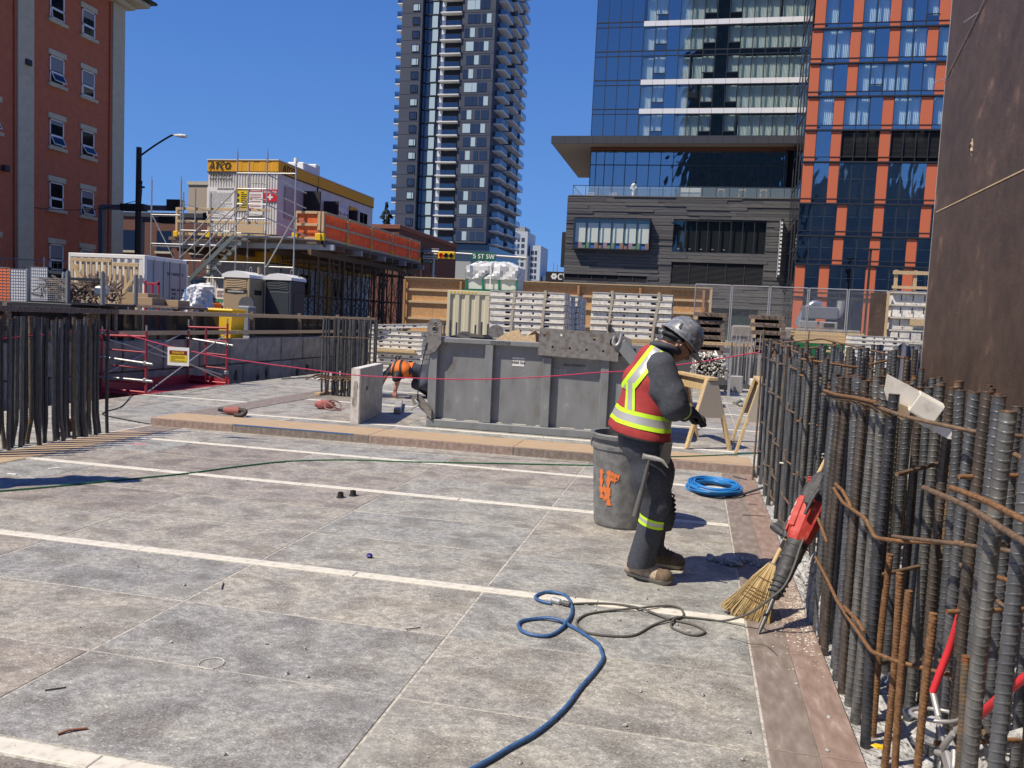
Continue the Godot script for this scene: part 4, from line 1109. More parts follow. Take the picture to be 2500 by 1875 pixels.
	lettering("EXCEPT BICYCLES", 0.09, M.black, a, V(0, -0.42, 0.02))
	var s2 := thing("small_street_sign", "small green street plate reading 5 ST SW on the grey sign post", "street sign", V(-20.2, 5.72, -60.2))
	part("plate", bx(Vector3.ZERO, V(0.8, 0.22, 0.03), 0.005), flat(lin(0.005, 0.12, 0.06), 0.5), s2)
	lettering("5 ST SW", 0.14, M.white, s2, V(0, 0, 0.02))

# ---------------------------------------------------------------- hoarding and wire fence
func hoarding_and_fence() -> void:
	var h := thing("timber_hoarding", "long orange plywood hoarding with timber rails along the street", "hoarding", V(0, 0, -33))
	var x := -12.0
	var k := 0
	while x < 0.3:
		var x1 := minf(x + 1.22, 0.5)
		part("plywood_sheet", sp(V(x + 0.004, 0.65, -0.02), V(x1 - 0.004, 3.12 + 0.003 * (k % 3), 0.0)), tinted(M.osb, Color.WHITE * rr(0.88, 1.06), V(rr(0, 2), rr(0, 2), 0)), h)
		if k % 2 == 0: part("post", sp(V(x - 0.05, 0.65, 0.09), V(x + 0.05, 3.1, 0.19), 0.006), tinted(M.wood, Color(0.85, 0.75, 0.65)), h)
		x += 1.22; k += 1
	for y in [3.07, 2.64, 2.14, 1.45, 0.9]:
		part("rail", sp(V(-12.0, y, 0.002), V(-5.9, y + 0.09, 0.088), 0.005), M.wood, h)
		part("rail", sp(V(-5.89, y, 0.002), V(0.5, y + 0.09, 0.088), 0.005), M.wood, h)
	part("cap_board", sp(V(-12.02, 3.165, -0.06), V(0.52, 3.2, 0.2), 0.005), M.wood, h)
	part("end_post", sp(V(0.42, 0.65, 0.09), V(0.52, 3.15, 0.19), 0.006), M.wood, h)
	var f := thing("wire_fence", "galvanised chain link fence panels in front of the hotel", "fence", V(0, 0, -29))
	for i in 7:
		var x0 := -0.13 + 1.235 * i
		for q in [x0 + 0.02, x0 + 1.2]: part("post", tb([V(q, 1.0, 0), V(q, 3.13, 0)], 0.024, 6), M.galv, f)
		part("top_rail", tb([V(x0 + 0.02, 3.12, 0), V(x0 + 1.2, 3.12, 0)], 0.022, 6), M.galv, f)
		part("bottom_rail", tb([V(x0 + 0.02, 1.22, 0), V(x0 + 1.2, 1.22, 0)], 0.02, 6), M.galv, f)
		var w := MB.new()
		var n := 26
		for j in range(-40, n):
			for sgn in [1, -1]:
				var ax := 1.2 * j / n; var ay := 1.22; var bx2 := ax + 1.88; var by := 3.1
				var t0 := maxf(0.0, -ax / 1.88); var t1 := minf(1.0, (1.2 - ax) / 1.88)
				if t1 - t0 < 0.02: continue
				var p0 := V(ax + 1.88 * t0, ay + 1.88 * t0, 0); var p1 := V(ax + 1.88 * t1, ay + 1.88 * t1, 0)
				if sgn < 0: p0.x = 1.2 - p0.x; p1.x = 1.2 - p1.x
				w.tube([p0 + V(x0 + 0.01, 0, 0.002 * sgn), p1 + V(x0 + 0.01, 0, 0.002 * sgn)], 0.0016, 3, false)
		part("chain_mesh", w, M.galv, f)
	for i in range(1, 3): one("concrete_barrier", bx(V(0.1 + i * 2.15, 1.2, -30.0), V(2.1, 1.2, 0.5), 0.06), tinted(M.block, Color.WHITE * (0.85 - 0.08 * i), V(i, i, 0)), "pale concrete barrier block behind the wire fence, %s of the two" % ["first", "left", "right", "fourth"][i], "barrier", "barriers behind the fence")
	var d := thing("metal_duct", "shiny silver duct piece with bent end behind the wire fence", "duct", V(3.4, 1.86, -30.6))
	var dm := MB.new()
	dm.tube(smooth([V(0.1, 0.02, 0), V(0.3, 0.5, 0), V(0.55, 0.78, 0), V(0.8, 0.72, 0)]), 0.16, 14)
	dm.box(V(0.75, 0.5, 0), V(1.2, 0.42, 0.4), 0.03)
	part("body", dm, flat(lin(0.30, 0.33, 0.38), 0.3, 0.6), d)
	part("elbow", tb(smooth([V(1.2, 0.4, 0), V(1.4, 0.5, 0), V(1.45, 0.75, 0), V(1.45, 0.95, 0)]), 0.13, 12), M.galv, d)
	part("skid", bx(V(0.8, 0.13, 0), V(1.4, 0.1, 0.4)), M.dark_steel, d)
	var ac := thing("cooling_units", "pair of low grey metal unit boxes behind the wire fence", "unit box", V(0, 0, -30.2))
	part("case", sp(V(3.45, 1.81, -0.2), V(4.05, 2.06, 0.2), 0.02), M.galv, ac); part("case", sp(V(4.15, 1.81, -0.2), V(4.7, 2.05, 0.2), 0.02), M.galv, ac)
	part("grille", sp(V(4.25, 1.86, 0.2), V(4.6, 2.0, 0.21)), M.dark_steel, ac)

# ---------------------------------------------------------------- site office trailers
func corrugated(w: float, h: float, pitch: float, deep: float) -> MB:   # in xy, facing +z, from the lower left corner
	var m := MB.new()
	var n := int(w / pitch)
	var pw := w / n
	for i in n:
		var x := pw * i
		var a := V(x, 0, 0); var b := V(x + pw * 0.4, 0, 0); var c := V(x + pw * 0.5, 0, deep); var d := V(x + pw * 0.9, 0, deep); var e := V(x + pw, 0, 0)
		var u := V(0, h, 0)
		for q in [[a, b], [b, c], [c, d], [d, e]]: m.quad(q[0], q[1], q[1] + u, q[0] + u)
	return m
func print_lines(w: float, h: float, rows: int, sd: int, th := 0.5) -> MB:   # small unreadable print
	var g := RandomNumberGenerator.new(); g.seed = sd
	var m := MB.new()
	for i in rows:
		var y := h / 2 - h * (i + 0.5) / rows
		var x := -w / 2
		while x < w / 2 - w * 0.06:
			var l := minf(w * g.randf_range(0.04, 0.16), w / 2 - x)
			m.box(V(x + l / 2, y, 0), V(l, h / rows * th, 0.003))
			x += l + w * 0.02
			if g.randf() < 0.06: break
	return m
func trailers() -> void:
	M.trailer_white = tex(ntex(noise(110, 0.006, 3), [[0.0, [0.62, 0.60, 0.56]], [1.0, [0.70, 0.68, 0.64]]], 256), 0.5, Vector3.ONE * 0.6)
	M.amber = flat(lin(0.74, 0.37, 0.02), 0.45)
	for k in 2:
		var y0: float = [4.72, 1.35][k]; var y1: float = [7.8, 4.02][k]
		var t := thing("site_trailer", ["upper white site trailer with yellow ATCO band and notices", "lower white site trailer with yellow ATCO band in the shade of the platform"][k], "site trailer", V(0, 0, -32), 0, "stacked site trailers")
		part("body", sp(V(-20.7, y0, -10.4), V(-17.48, y1 - 0.02, -0.02)), M.trailer_white, t)
		var fr := corrugated(3.26, y1 - 0.5 - y0, 0.125, 0.025)
		part("front_cladding", fr, M.trailer_white, t, V(-20.72, y0, -0.015))
		part("front_band", corrugated(3.28, 0.46, 0.5, 0.012), M.amber, t, V(-20.73, y1 - 0.48, 0.02))
		part("side_band", sp(V(-17.48, y1 - 0.5, -10.42), V(-17.43, y1 - 0.04, 0.03)), M.amber, t)
		var trim := MB.new()
		trim.span(V(-20.76, y1 - 0.02, -10.45), V(-17.41, y1 + 0.02, 0.06))
		part("roof", trim, M.white_metal, t)
		var tr2 := MB.new()
		tr2.span(V(-20.74, y1 - 0.53, 0.0), V(-17.43, y1 - 0.49, 0.05)); tr2.span(V(-17.48, y1 - 0.53, -10.42), V(-17.425, y1 - 0.49, 0.05)); tr2.span(V(-17.482, y0, -3.72), V(-17.425, y1, -3.68))
		part("trim", tr2, M.ink, t)
		var sh := Basis(Vector3.RIGHT, V(0.22, 1, 0), Vector3.BACK)
		lettering("ATCO", 0.285, M.ink, t, V(-20.12, y1 - 0.25, 0.05), sh, true, 0.01)
		lettering("ATCO", 0.30, M.ink, t, V(-17.42, y1 - 0.27, -0.9), Basis(Vector3.UP, PI / 2) * sh, true, 0.01)
		if k == 0:
			lettering("1-800-575-ATCO", 0.10, M.ink, t, V(-20.62, 7.16, 0.03), Basis(), true, 0.004, true)
			lettering("www.atcosl.com", 0.10, M.ink, t, V(-20.62, 7.0, 0.03), Basis(), true, 0.004, true)
			# notices on the front
			var n1 := part("rules_board", bx(V(-20.08, 6.05, 0.035), V(1.3, 1.2, 0.015)), M.white, t)
			part("print", print_lines(1.1, 0.95, 20, 1), flat(lin(0.35), 0.8), n1, V(-20.08, 6.0, 0.045))
			part("print_band", bx(V(-19.85, 6.58, 0.045), V(0.75, 0.08, 0.004)), M.black, n1)
			lettering("SITE SAFETY RULES", 0.055, M.white, n1, V(-19.85, 6.58, 0.049))
			part("lower_board", bx(V(-20.05, 5.33, 0.035), V(1.3, 0.2, 0.015)), M.white, t)
			lettering("EVERYONE IS RESPONSIBLE", 0.06, M.ink, t, V(-20.05, 5.35, 0.046))
			var n2 := part("attention_board", bx(V(-19.1, 6.17, 0.035), V(0.56, 0.95, 0.015)), flat(lin(0.80, 0.56, 0.02), 0.5), t)
			part("print_band", bx(V(-19.1, 6.58, 0.045), V(0.52, 0.09, 0.004)), M.black, n2)
			lettering("ATTENTION", 0.06, M.yellow, n2, V(-19.1, 6.58, 0.049))
			part("print", print_lines(0.28, 0.7, 9, 2), M.black, n2, V(-18.98, 6.12, 0.045))
			for i in 3:
				var c := MB.new(); c.cyl(V(-19.27, 6.33 - i * 0.22, 0.043), V(-19.27, 6.33 - i * 0.22, 0.048), 0.075, -1, 14)
				part("pictogram", c, M.black, n2)
			var n3 := part("danger_board", bx(V(-18.44, 6.05, 0.035), V(0.66, 1.14, 0.015)), M.white, t)
			part("print_band", bx(V(-18.44, 6.54, 0.045), V(0.6, 0.13, 0.004)), flat(lin(0.5, 0.02, 0.03), 0.5), n3)
			lettering("DANGER", 0.085, M.white, n3, V(-18.44, 6.54, 0.049))
			part("print", print_lines(0.5, 0.75, 8, 3, 0.4), flat(lin(0.4, 0.05, 0.06), 0.8), n3, V(-18.44, 6.02, 0.045))
			var n4 := part("first_aid_board", bx(V(-17.77, 6.33, 0.035), V(0.62, 0.5, 0.015)), flat(lin(0.58, 0.015, 0.03), 0.5), t)
			lettering("FIRST AID", 0.09, M.white, n4, V(-17.77, 6.47, 0.045))
			var cr := MB.new(); cr.box(V(-17.77, 6.26, 0.046), V(0.24, 0.075, 0.004)); cr.box(V(-17.77, 6.26, 0.0465), V(0.075, 0.24, 0.004))
			part("white_cross", cr, M.white, n4)
			# long side
			part("plywood_screen", sp(V(-17.47, 5.5, -2.2), V(-17.40, 6.82, -0.6)), flat(lin(0.44, 0.38, 0.36), 0.8), t)
			part("door", sp(V(-17.475, 4.9, -3.4), V(-17.41, 6.86, -2.35), 0.01), M.white_metal, t)
			part("door_pane", sp(V(-17.415, 5.9, -3.15), V(-17.40, 6.7, -2.6)), M.glass_dark, t)
			part("awning_board", sp(V(-17.42, 5.6, -2.3), V(-16.6, 6.88, -2.2)), M.black, t)
			part("awning_board", sp(V(-17.42, 5.4, -4.4), V(-16.7, 6.75, -4.3)), M.black, t)
			part("white_hatch", sp(V(-17.47, 5.4, -6.9), V(-17.3, 6.7, -4.5), 0.02), M.white_metal, t)
			lettering("centrum", 0.14, M.ink, t, V(-17.295, 6.45, -5.4), Basis(Vector3.UP, PI / 2))
			var gr := MB.new()
			for i in 5: gr.box(V(-17.29, 5.6 + i * 0.2, -5.7), V(0.01, 0.02, 2.2))
			for i in 6: gr.box(V(-17.29, 6.0, -4.65 - i * 0.42), V(0.01, 1.0, 0.02))
			part("hatch_grille", gr, M.ink, t)
			part("awning_board", sp(V(-17.42, 5.4, -7.1), V(-16.9, 6.7, -7.0)), M.black, t)
			part("yellow_door", sp(V(-17.475, 4.9, -8.2), V(-17.41, 6.95, -7.3), 0.01), M.amber, t)
			part("door_pane", sp(V(-17.415, 5.9, -7.75), V(-17.40, 6.6, -7.45)), M.glass_dark, t)
			var win := part("window", sp(V(-17.475, 5.7, -9.6), V(-17.42, 6.9, -8.5), 0.01), M.white_metal, t)
			for i in 2: part("pane", sp(V(-17.425, 5.78, -9.55 + i * 0.54), V(-17.41, 6.82, -9.05 + i * 0.5)), M.glass_dark, win)
			var hv := MB.new()
			hv.box(V(-17.9, 8.0, -3.0), V(0.8, 0.35, 1.3), 0.04); hv.box(V(-17.8, 8.1, -3.9), V(0.5, 0.5, 0.4), 0.04); hv.cyl(V(-17.9, 8.1, -2.4), V(-17.9, 8.35, -2.4), 0.1)
			part("roof_unit", hv, M.white_metal, t)
		else:
			for i in 2: part("window", sp(V(-17.475, 2.2, -3.2 - i * 3.5), V(-17.41, 3.2, -2.2 - i * 3.5), 0.01), M.glass_dark, t)
			part("door", sp(V(-17.475, 1.4, -5.4), V(-17.41, 3.3, -4.6), 0.01), M.amber, t)
			part("side_cladding", corrugated(10.3, 2.1, 0.3, 0.02), M.trailer_white, t, V(-17.475, 1.36, 0)).rotation.y = PI / 2
	# platform with orange net
	var p := thing("walkway_platform", "timber and steel walkway platform with orange safety net under the upper trailer", "platform")
	part("deck_slab", sp(V(-21.1, 4.2, -41.4), V(-14.36, 4.33, -29.9)), M.old_wood, p)
	for i in 13: part("steel_joist", sp(V(-21.0, 3.98, -30.2 - i * 0.9), V(-13.95, 4.195, -30.05 - i * 0.9)), M.dull_rust if i % 3 else M.galv, p)
	for x in [-14.8, -16.4, -18.5, -20.5]: part("bearer", sp(V(x - 0.08, 3.75, -41.6), V(x + 0.08, 3.975, -29.7)), M.dull_rust, p)
	part("edge_plank", sp(V(-14.36, 4.08, -41.4), V(-14.30, 4.36, -29.9)), M.old_wood, p)
	var net := tex(ntex(noise(111, 0.02, 4), [[0.0, [0.62, 0.10, 0.02]], [1.0, [0.88, 0.20, 0.045]]], 256), 0.6, Vector3.ONE * 0.5)
	net.backlight_enabled = true; net.backlight = Color(0.5, 0.2, 0.08)
	var zs := [-29.95, -32.2, -34.75, -37.25, -39.7, -41.3]
	for z in zs:
		part("post", sp(V(-14.42, 4.1, z - 0.05), V(-14.32, 5.45, z + 0.05), 0.005), M.wood, p)
		part("yellow_bracket", sp(V(-14.46, 4.33, z - 0.08), V(-14.28, 4.62, z + 0.08), 0.02), M.yellow, p)
	for i in 5:
		var a: float = zs[i] - 0.05; var b: float = zs[i + 1] + 0.05
		for y in [5.35, 4.88, 4.36]: part("rail", sp(V(-14.32, y, b), V(-14.28, y + 0.1, a), 0.004), M.wood, p)
		var nm := MB.new()
		for k in 8:
			var q0 := a + (b - a) * k / 8.0; var q1 := a + (b - a) * (k + 1) / 8.0
			var o0 := 0.02 * sin(k * 2.1 + i); var o1 := 0.02 * sin((k + 1) * 2.1 + i)
			nm.quad(V(-14.385 + o0, 4.4, q0), V(-14.385 + o1, 4.4, q1), V(-14.385 + o1 * 0.4, 5.4, q1), V(-14.385 + o0 * 0.4, 5.4, q0))
		part("orange_net", nm, net, p)
	for x in [-15.5, -14.52]:
		part("post", sp(V(x - 0.06, 4.33, -29.98), V(x + 0.06, 5.45, -29.88), 0.005), M.wood, p)
		part("yellow_bracket", sp(V(x - 0.12, 4.33, -29.93), V(x + 0.12, 4.6, -29.8), 0.02), M.yellow, p)
	for y in [5.35, 4.88, 4.36]: part("rail", sp(V(-15.45, y, -29.9), V(-14.58, y + 0.1, -29.86), 0.004), M.wood, p)
	part("orange_net", sp(V(-15.44, 4.4, -29.95), V(-14.56, 5.4, -29.93)), net, p)
	for x in [-20.75, -19.3]:
		part("post", sp(V(x - 0.05, 4.33, -30.0), V(x + 0.05, 5.5, -29.9), 0.005), M.wood, p)
		part("yellow_bracket", sp(V(x - 0.1, 4.33, -29.95), V(x + 0.1, 4.55, -29.82), 0.02), M.yellow, p)
	for y in [5.4, 4.9, 4.4]: part("rail", sp(V(-20.7, y, -29.88), V(-16.6, y + 0.1, -29.84), 0.004), M.lumber, p)
	# shoring frames below
	var proto := thing("shoring_frame", "", "shoring frame", V(-14.7, 0.65, -30.3), 0, "rusty shoring frames under the platform")
	for dz in [0.0, -1.0]:
		for dx in [0.0, -1.6]: part("post", tb([V(dx, 0, dz), V(dx, 3.1, dz)], 0.03, 6), M.dull_rust, proto)
	for y in [0.3, 1.55, 2.9]:
		part("ledger", tb([V(0, y, 0), V(-1.6, y, 0)], 0.02, 5), M.dull_rust, proto)
		part("ledger", tb([V(0, y, 0), V(0, y, -1.0)], 0.02, 5), M.dull_rust, proto)
	for q in [[V(0, 0.3, 0), V(0, 2.9, -1.0)], [V(0, 0.3, -1.0), V(0, 2.9, 0)], [V(-1.6, 0.3, 0), V(0, 2.9, 0)], [V(0, 0.3, 0), V(-1.6, 1.55, 0)]]: part("brace", tb(q, 0.017, 5), M.dull_rust, proto)
	var names := ["nearest shoring frame with rusty braces under the front of the platform", "second", "third", "fourth", "fifth", "sixth", "seventh", "eighth", "ninth", "farthest shoring frame at the street end of the platform"]
	proto.set_meta("label", names[0])
	for i in range(1, 14):
		copy(proto, names[9] if i == 13 else "rusty shoring frame under the platform, %s one back from its front" % ["", "second", "third", "fourth", "fifth", "sixth", "seventh", "eighth", "ninth", "tenth", "eleventh", "twelfth", "thirteenth"][mini(i, 12)], V(-14.7 + rr(-0.15, 0.15), 0.65, -30.3 - i * 0.83))
	var loose := thing("leaning_poles", "bundle of dark props leaning at the street end of the platform", "props", V(-13.0, 0.65, -37))
	for i in 12: part("prop", tb([V(rr(-0.8, 0.5), 0, rr(-0.4, 0.4)), V(rr(-0.5, 1.2), rr(2.3, 3.2), rr(-0.5, 0.5))], 0.022, 5), M.dull_rust, loose)

func stair_scaffold() -> void:
	var s := thing("stair_scaffold", "galvanised scaffold stair tower standing in front of the trailers", "scaffold", V(0, 0, -29))
	var front := [[-21.24, 6.43], [-19.94, 6.44], [-17.53, 7.52], [-16.27, 7.5], [-15.08, 7.06]]
	for q in front:
		part("post", tb([V(q[0], 0.65, 0), V(q[0], q[1], 0)], 0.03, 8), M.galv, s)
		part("spigot", tb([V(q[0], q[1], 0), V(q[0], q[1] + 0.15, 0)], 0.015, 6), M.galv, s)
	for q in [[-19.17, 6.23], [-19.69, 6.1], [-18.5, 6.08], [-16.91, 7.31]]: part("post", tb([V(q[0] * 1.035, 0.65, -0.8), V(q[0] * 1.035, q[1], -0.8)], 0.03, 8), M.galv, s)
	var led := func(x0: float, x1: float, y: float, z := 0.0) -> void: part("ledger", tb([V(x0, y, z), V(x1, y, z)], 0.026, 8), M.galv, s)
	led.call(-21.24, -19.94, 5.08); led.call(-21.24, -17.53, 3.95); led.call(-19.94, -17.53, 4.5); led.call(-21.24, -16.27, 3.33)
	led.call(-17.53, -15.08, 6.72); led.call(-17.53, -16.27, 6.13); led.call(-17.53, -16.27, 5.55); led.call(-17.53, -16.27, 5.0); led.call(-17.53, -16.27, 4.44); led.call(-19.94, -17.53, 2.7); led.call(-16.27, -15.08, 3.2)
	for y in [6.13, 5.55, 5.0, 4.5]: part("ledger", tb([V(-16.27, y + 0.55, 0), V(-15.08, y, -0.9)], 0.024, 6), M.galv, s)
	for y in [6.5, 5.9, 5.3, 4.7]: part("ledger", tb([V(-17.5, y, -0.8), V(-16.27, y - 0.18, 0)], 0.02, 6), M.galv, s)
	for q in [[-19.9, 5.55, -18.5, 5.2], [-19.9, 4.9, -19.0, 4.75]]: part("ledger", tb([V(q[0], q[1], 0), V(q[2], q[3], -0.8)], 0.02, 6), M.galv, s)
	for q in [[-19.8, 3.95, -17.55, 6.08], [-19.2, 3.55, -17.0, 5.8], [-19.95, 3.4, -17.5, 5.5], [-19.0, 3.3, -16.95, 5.3]]: part("stair_handrail", tb([V(q[0], q[1], 0.05), V(q[2], q[3], 0.05)], 0.024, 6), M.galv, s)
	part("brace", tb([V(-21.2, 5.05, 0), V(-20.2, 3.35, 0)], 0.02, 6), M.galv, s)
	part("brace", tb([V(-15.1, 5.05, 0.03), V(-16.2, 3.2, 0.03)], 0.028, 6), M.galv, s)
	part("brace", tb([V(-18.6, 3.3, 0.0), V(-17.55, 2.3, 0.0)], 0.02, 6), M.galv, s)
	var grn := flat(lin(0.16, 0.19, 0.19), 0.5, 0.3)
	for z in [0.08, -0.75]:
		var m := MB.new(); m.bar(V(-19.5, 2.55, z), V(-17.55, 4.35, z), 0.05, 0.16)
		part("stringer", m, grn, s)
		var m2 := MB.new(); m2.bar(V(-17.7, 0.7, z), V(-19.5, 2.45, z), 0.05, 0.16)
		part("stringer", m2, grn, s)
	for i in 9:
		part("tread", sp(V(-19.45 + i * 0.21, 2.62 + i * 0.197, -0.72), V(-19.2 + i * 0.21, 2.65 + i * 0.197, 0.05)), M.galv, s)
		part("tread", sp(V(-17.85 - i * 0.2, 0.85 + i * 0.19, -0.72), V(-17.6 - i * 0.2, 0.88 + i * 0.19, 0.05)), M.galv, s)
	part("landing", sp(V(-17.5, 4.32, -0.9), V(-15.1, 4.37, 0.0)), M.galv, s)
	part("landing", sp(V(-21.2, 3.85, -0.9), V(-19.9, 3.9, 0.0)), M.galv, s)
	var pl := MB.new(); pl.bar(V(-17.4, 4.62, 0.12), V(-16.3, 4.60, 0.12), 0.04, 0.3)
	part("toe_plank", pl, M.wood, s)

# ---------------------------------------------------------------- things in the yard on the left
func yard_things() -> void:
	var gy := 0.62
	# shipping container, ten feet long
	var c := thing("white_container", "white steel storage container with grey doors facing right", "container", V(-21.42, gy, -24.8))
	part("side", corrugated(2.9, 2.3, 0.28, 0.05), M.white_metal, c, V(0.05, 0.15, -0.06))
	part("shell", sp(V(0.03, 0.1, -2.4), V(2.98, 2.5, -0.07)), M.white_metal, c)
	var fr := MB.new()
	fr.span(V(0, 2.46, -0.1), V(3.03, 2.6, 0.0), 0.015); fr.span(V(0, 0, -0.1), V(3.03, 0.14, 0.0), 0.015)
	fr.span(V(0, 0, -0.12), V(0.1, 2.6, 0.003), 0.015); fr.span(V(2.93, 0, -0.12), V(3.035, 2.6, 0.003), 0.015)
	fr.span(V(2.93, 2.46, -2.44), V(3.035, 2.6, -0.12), 0.015); fr.span(V(2.93, 0, -2.44), V(3.035, 0.14, -0.12), 0.015); fr.span(V(2.93, 0, -2.44), V(3.035, 2.6, -2.34), 0.015)
	part("corner_frame", fr, M.white, c)
	var grey := flat(lin(0.40, 0.41, 0.42), 0.55)
	for i in 2: part("door", sp(V(2.96, 0.15, -1.22 - i * 1.12), V(3.0, 2.45, -0.13 - i * 1.12), 0.01), grey, c)
	for z in [-0.5, -1.05, -1.4, -2.0]: part("lock_rod", tb([V(3.03, 0.1, z), V(3.03, 2.5, z)], 0.022, 6), M.galv, c)
	var side := Basis(Vector3.UP, PI / 2)
	lettering("SCU 667617 0", 0.11, M.ink, c, V(3.005, 2.05, -1.72), side)
	for i in 4: lettering(["MAX. GR.", "TARE", "NET", "CU. CAP."][i], 0.085, M.ink, c, V(3.005, 1.5 - i * 0.15, -1.5), side, true, 0.004, true)
	for i in 4: lettering(["30480", "2200", "28280", "33.1"][i], 0.085, M.ink, c, V(3.005, 1.5 - i * 0.15, -2.08), side, true, 0.004, true)
	# slatted timber hoardings leaning on it
	var t := thing("slatted_panel", "two slatted timber panels with diagonal braces leaning on the white container", "timber panel", V(-21.15, gy, -24.62))
	for j in 2:
		var x0 := 0.0 if j == 0 else 1.68
		var w := 1.62 if j == 0 else 1.0
		for i in (8 if j == 0 else 5): part("slat", sp(V(x0 + i * 0.215, 0.0, -0.02), V(x0 + i * 0.215 + 0.1, 2.42 - j * 0.1, 0.02), 0.004), M.wood, t)
		part("top_rail", sp(V(x0, 2.3 - j * 0.12, 0.025), V(x0 + w, 2.42 - j * 0.12, 0.06), 0.004), M.wood, t)
		part("bottom_rail", sp(V(x0, 0.12, 0.025), V(x0 + w, 0.24, 0.06), 0.004), M.wood, t)
		var d := MB.new()
		d.bar(V(x0 + 0.05, 2.3, 0.085) if j == 0 else V(x0 + w, 2.0, 0.085), V(x0 + w, 0.3, 0.085) if j == 0 else V(x0 + 0.1, 0.9, 0.085), 0.04, 0.11)
		part("diagonal", d, M.wood, t)
	# portable toilets
	var tan := flat(lin(0.36, 0.27, 0.165), 0.55)
	for k in 2:
		var mat: StandardMaterial3D = tan if k == 0 else flat(lin(0.035, 0.042, 0.05), 0.5)
		var o := thing("portable_toilet", ["tan portable toilet with white domed roof beside the yellow bin", "dark green portable toilet with white roof right of the tan one"][k], "portable toilet", V(-16.8 + k * 1.16, gy, -27.0 - k * 0.9), 0, "portable toilets")
		part("cabin", sp(V(0, 0.08, -1.1), V(1.06, 2.05, 0), 0.04), mat, o)
		var rf := MB.new()
		rf.prism(PackedVector2Array([Vector2(-0.03, 2.05), Vector2(1.09, 2.05), Vector2(1.07, 2.16), Vector2(0.85, 2.25), Vector2(0.53, 2.30), Vector2(0.2, 2.25), Vector2(-0.01, 2.16)]), Transform3D(Basis(), V(0, 0, -0.55)), 1.2)
		part("roof", rf, M.white, o)
		for i in 5: part("vent_slot", tb([V(0.12, 1.70 + i * 0.06, 0.01), V(0.53, 1.73 + i * 0.06, 0.012), V(0.94, 1.70 + i * 0.06, 0.01)], 0.012, 5), tinted(mat, mat.albedo_color * 1.25), o)
		part("door_panel", sp(V(0.08, 0.14, 0.0), V(0.98, 1.62, 0.02), 0.01), mat, o)
		part("corner_post", sp(V(0.98, 0.08, -0.12), V(1.1, 2.08, 0.03), 0.03), mat, o)
		part("side_panel", sp(V(1.06, 0.2, -0.95), V(1.08, 1.6, -0.2), 0.01), mat, o)
		if k == 0:
			var band := MB.new()
			band.prism(PackedVector2Array([Vector2(0.1, 1.5), Vector2(0.53, 1.46), Vector2(0.96, 1.5), Vector2(0.96, 1.64), Vector2(0.53, 1.60), Vector2(0.1, 1.64)]), Transform3D(Basis(), V(0, 0, 0.026)), 0.01)
			part("label", band, M.black, o)
			lettering("ENVIRONMENTAL", 0.055, M.white, o, V(0.53, 1.545, 0.033))
			part("side_label", sp(V(1.08, 1.45, -0.8), V(1.09, 1.62, -0.3)), M.black, o)
		part("vent_pipe", tb([V(0.9, 2.0, -0.9), V(0.9, 2.5, -0.9)], 0.05, 8), mat, o)
		part("lifting_loop", tb([V(0.75, 2.25, -0.5), V(0.75, 2.42, -0.5), V(0.8, 2.46, -0.5), V(0.85, 2.42, -0.5), V(0.85, 2.25, -0.5)], 0.012, 5), M.galv, o)
	var hw := thing("hand_wash_station", "grey plastic hand wash station in front of the tan portable toilet", "wash station", V(-15.8, gy, -26.4))
	hw.scale = V(1.1, 0.95, 1.1)
	part("cabinet", sp(V(0, 0, -0.35), V(0.45, 1.1, 0.1), 0.05), flat(lin(0.2, 0.21, 0.23), 0.5), hw)
	var arch := MB.new()
	arch.prism(PackedVector2Array([Vector2(-0.22, 0.95), Vector2(0.33, 0.95), Vector2(0.33, 1.25), Vector2(0.24, 1.4), Vector2(0.06, 1.45), Vector2(-0.1, 1.4), Vector2(-0.2, 1.25)]), Transform3D(Basis(), V(0.05, 0, -0.3)), 0.08)
	part("towel_hood", arch, flat(lin(0.09, 0.095, 0.1), 0.5), hw)
	part("slot", sp(V(0.45, 0.5, -0.2), V(0.455, 0.75, -0.1)), M.black, hw)
	var yb := thing("yellow_wheel_bin", "yellow plastic wheelie bin standing behind the timber guard rail", "bin", V(-11.36, gy, -17.85))
	yb.scale = V(0.80, 0.95, 0.80)
	var bm := MB.new()
	bm.prism(PackedVector2Array([Vector2(0.06, 0), Vector2(0.78, 0), Vector2(0.86, 0.92), Vector2(0, 0.92)]), Transform3D(Basis(), Vector3.ZERO), 0.7)
	part("body", bm, M.yellow, yb)
	part("lid", bx(V(0.43, 0.95, 0.0), V(0.94, 0.06, 0.8), 0.02), M.yellow, yb)
	for i in 8: part("lid_rib", bx(V(0.06 + i * 0.105, 0.985, 0.0), V(0.05, 0.03, 0.74), 0.01), M.yellow, yb)
	var ob := one("orange_site_box", sp(V(-17.6, gy, -27.2), V(-16.95, 1.72, -26.6), 0.04), M.orange, "orange plastic box left of the tan portable toilet", "box")
	part("dark_panel", sp(V(-17.5, 1.35, -26.6), V(-17.05, 1.45, -26.59)), M.black, ob)
	var nb := one("notice_board", sp(V(-17.3, 1.75, -27.4), V(-16.9, 2.25, -27.35), 0.01), M.white, "small white and green notice board above the orange box", "sign")
	part("green_band", sp(V(-17.3, 1.75, -27.35), V(-16.9, 1.88, -27.34)), flat(lin(0.05, 0.2, 0.12), 0.6), nb)
	part("print", print_lines(0.3, 0.25, 5, 8), M.ink, nb, V(-17.1, 2.06, -27.345))
	# white tarp bag
	var bag := MB.new()
	var g := noise(120, 1.4, 3)
	var prof := []
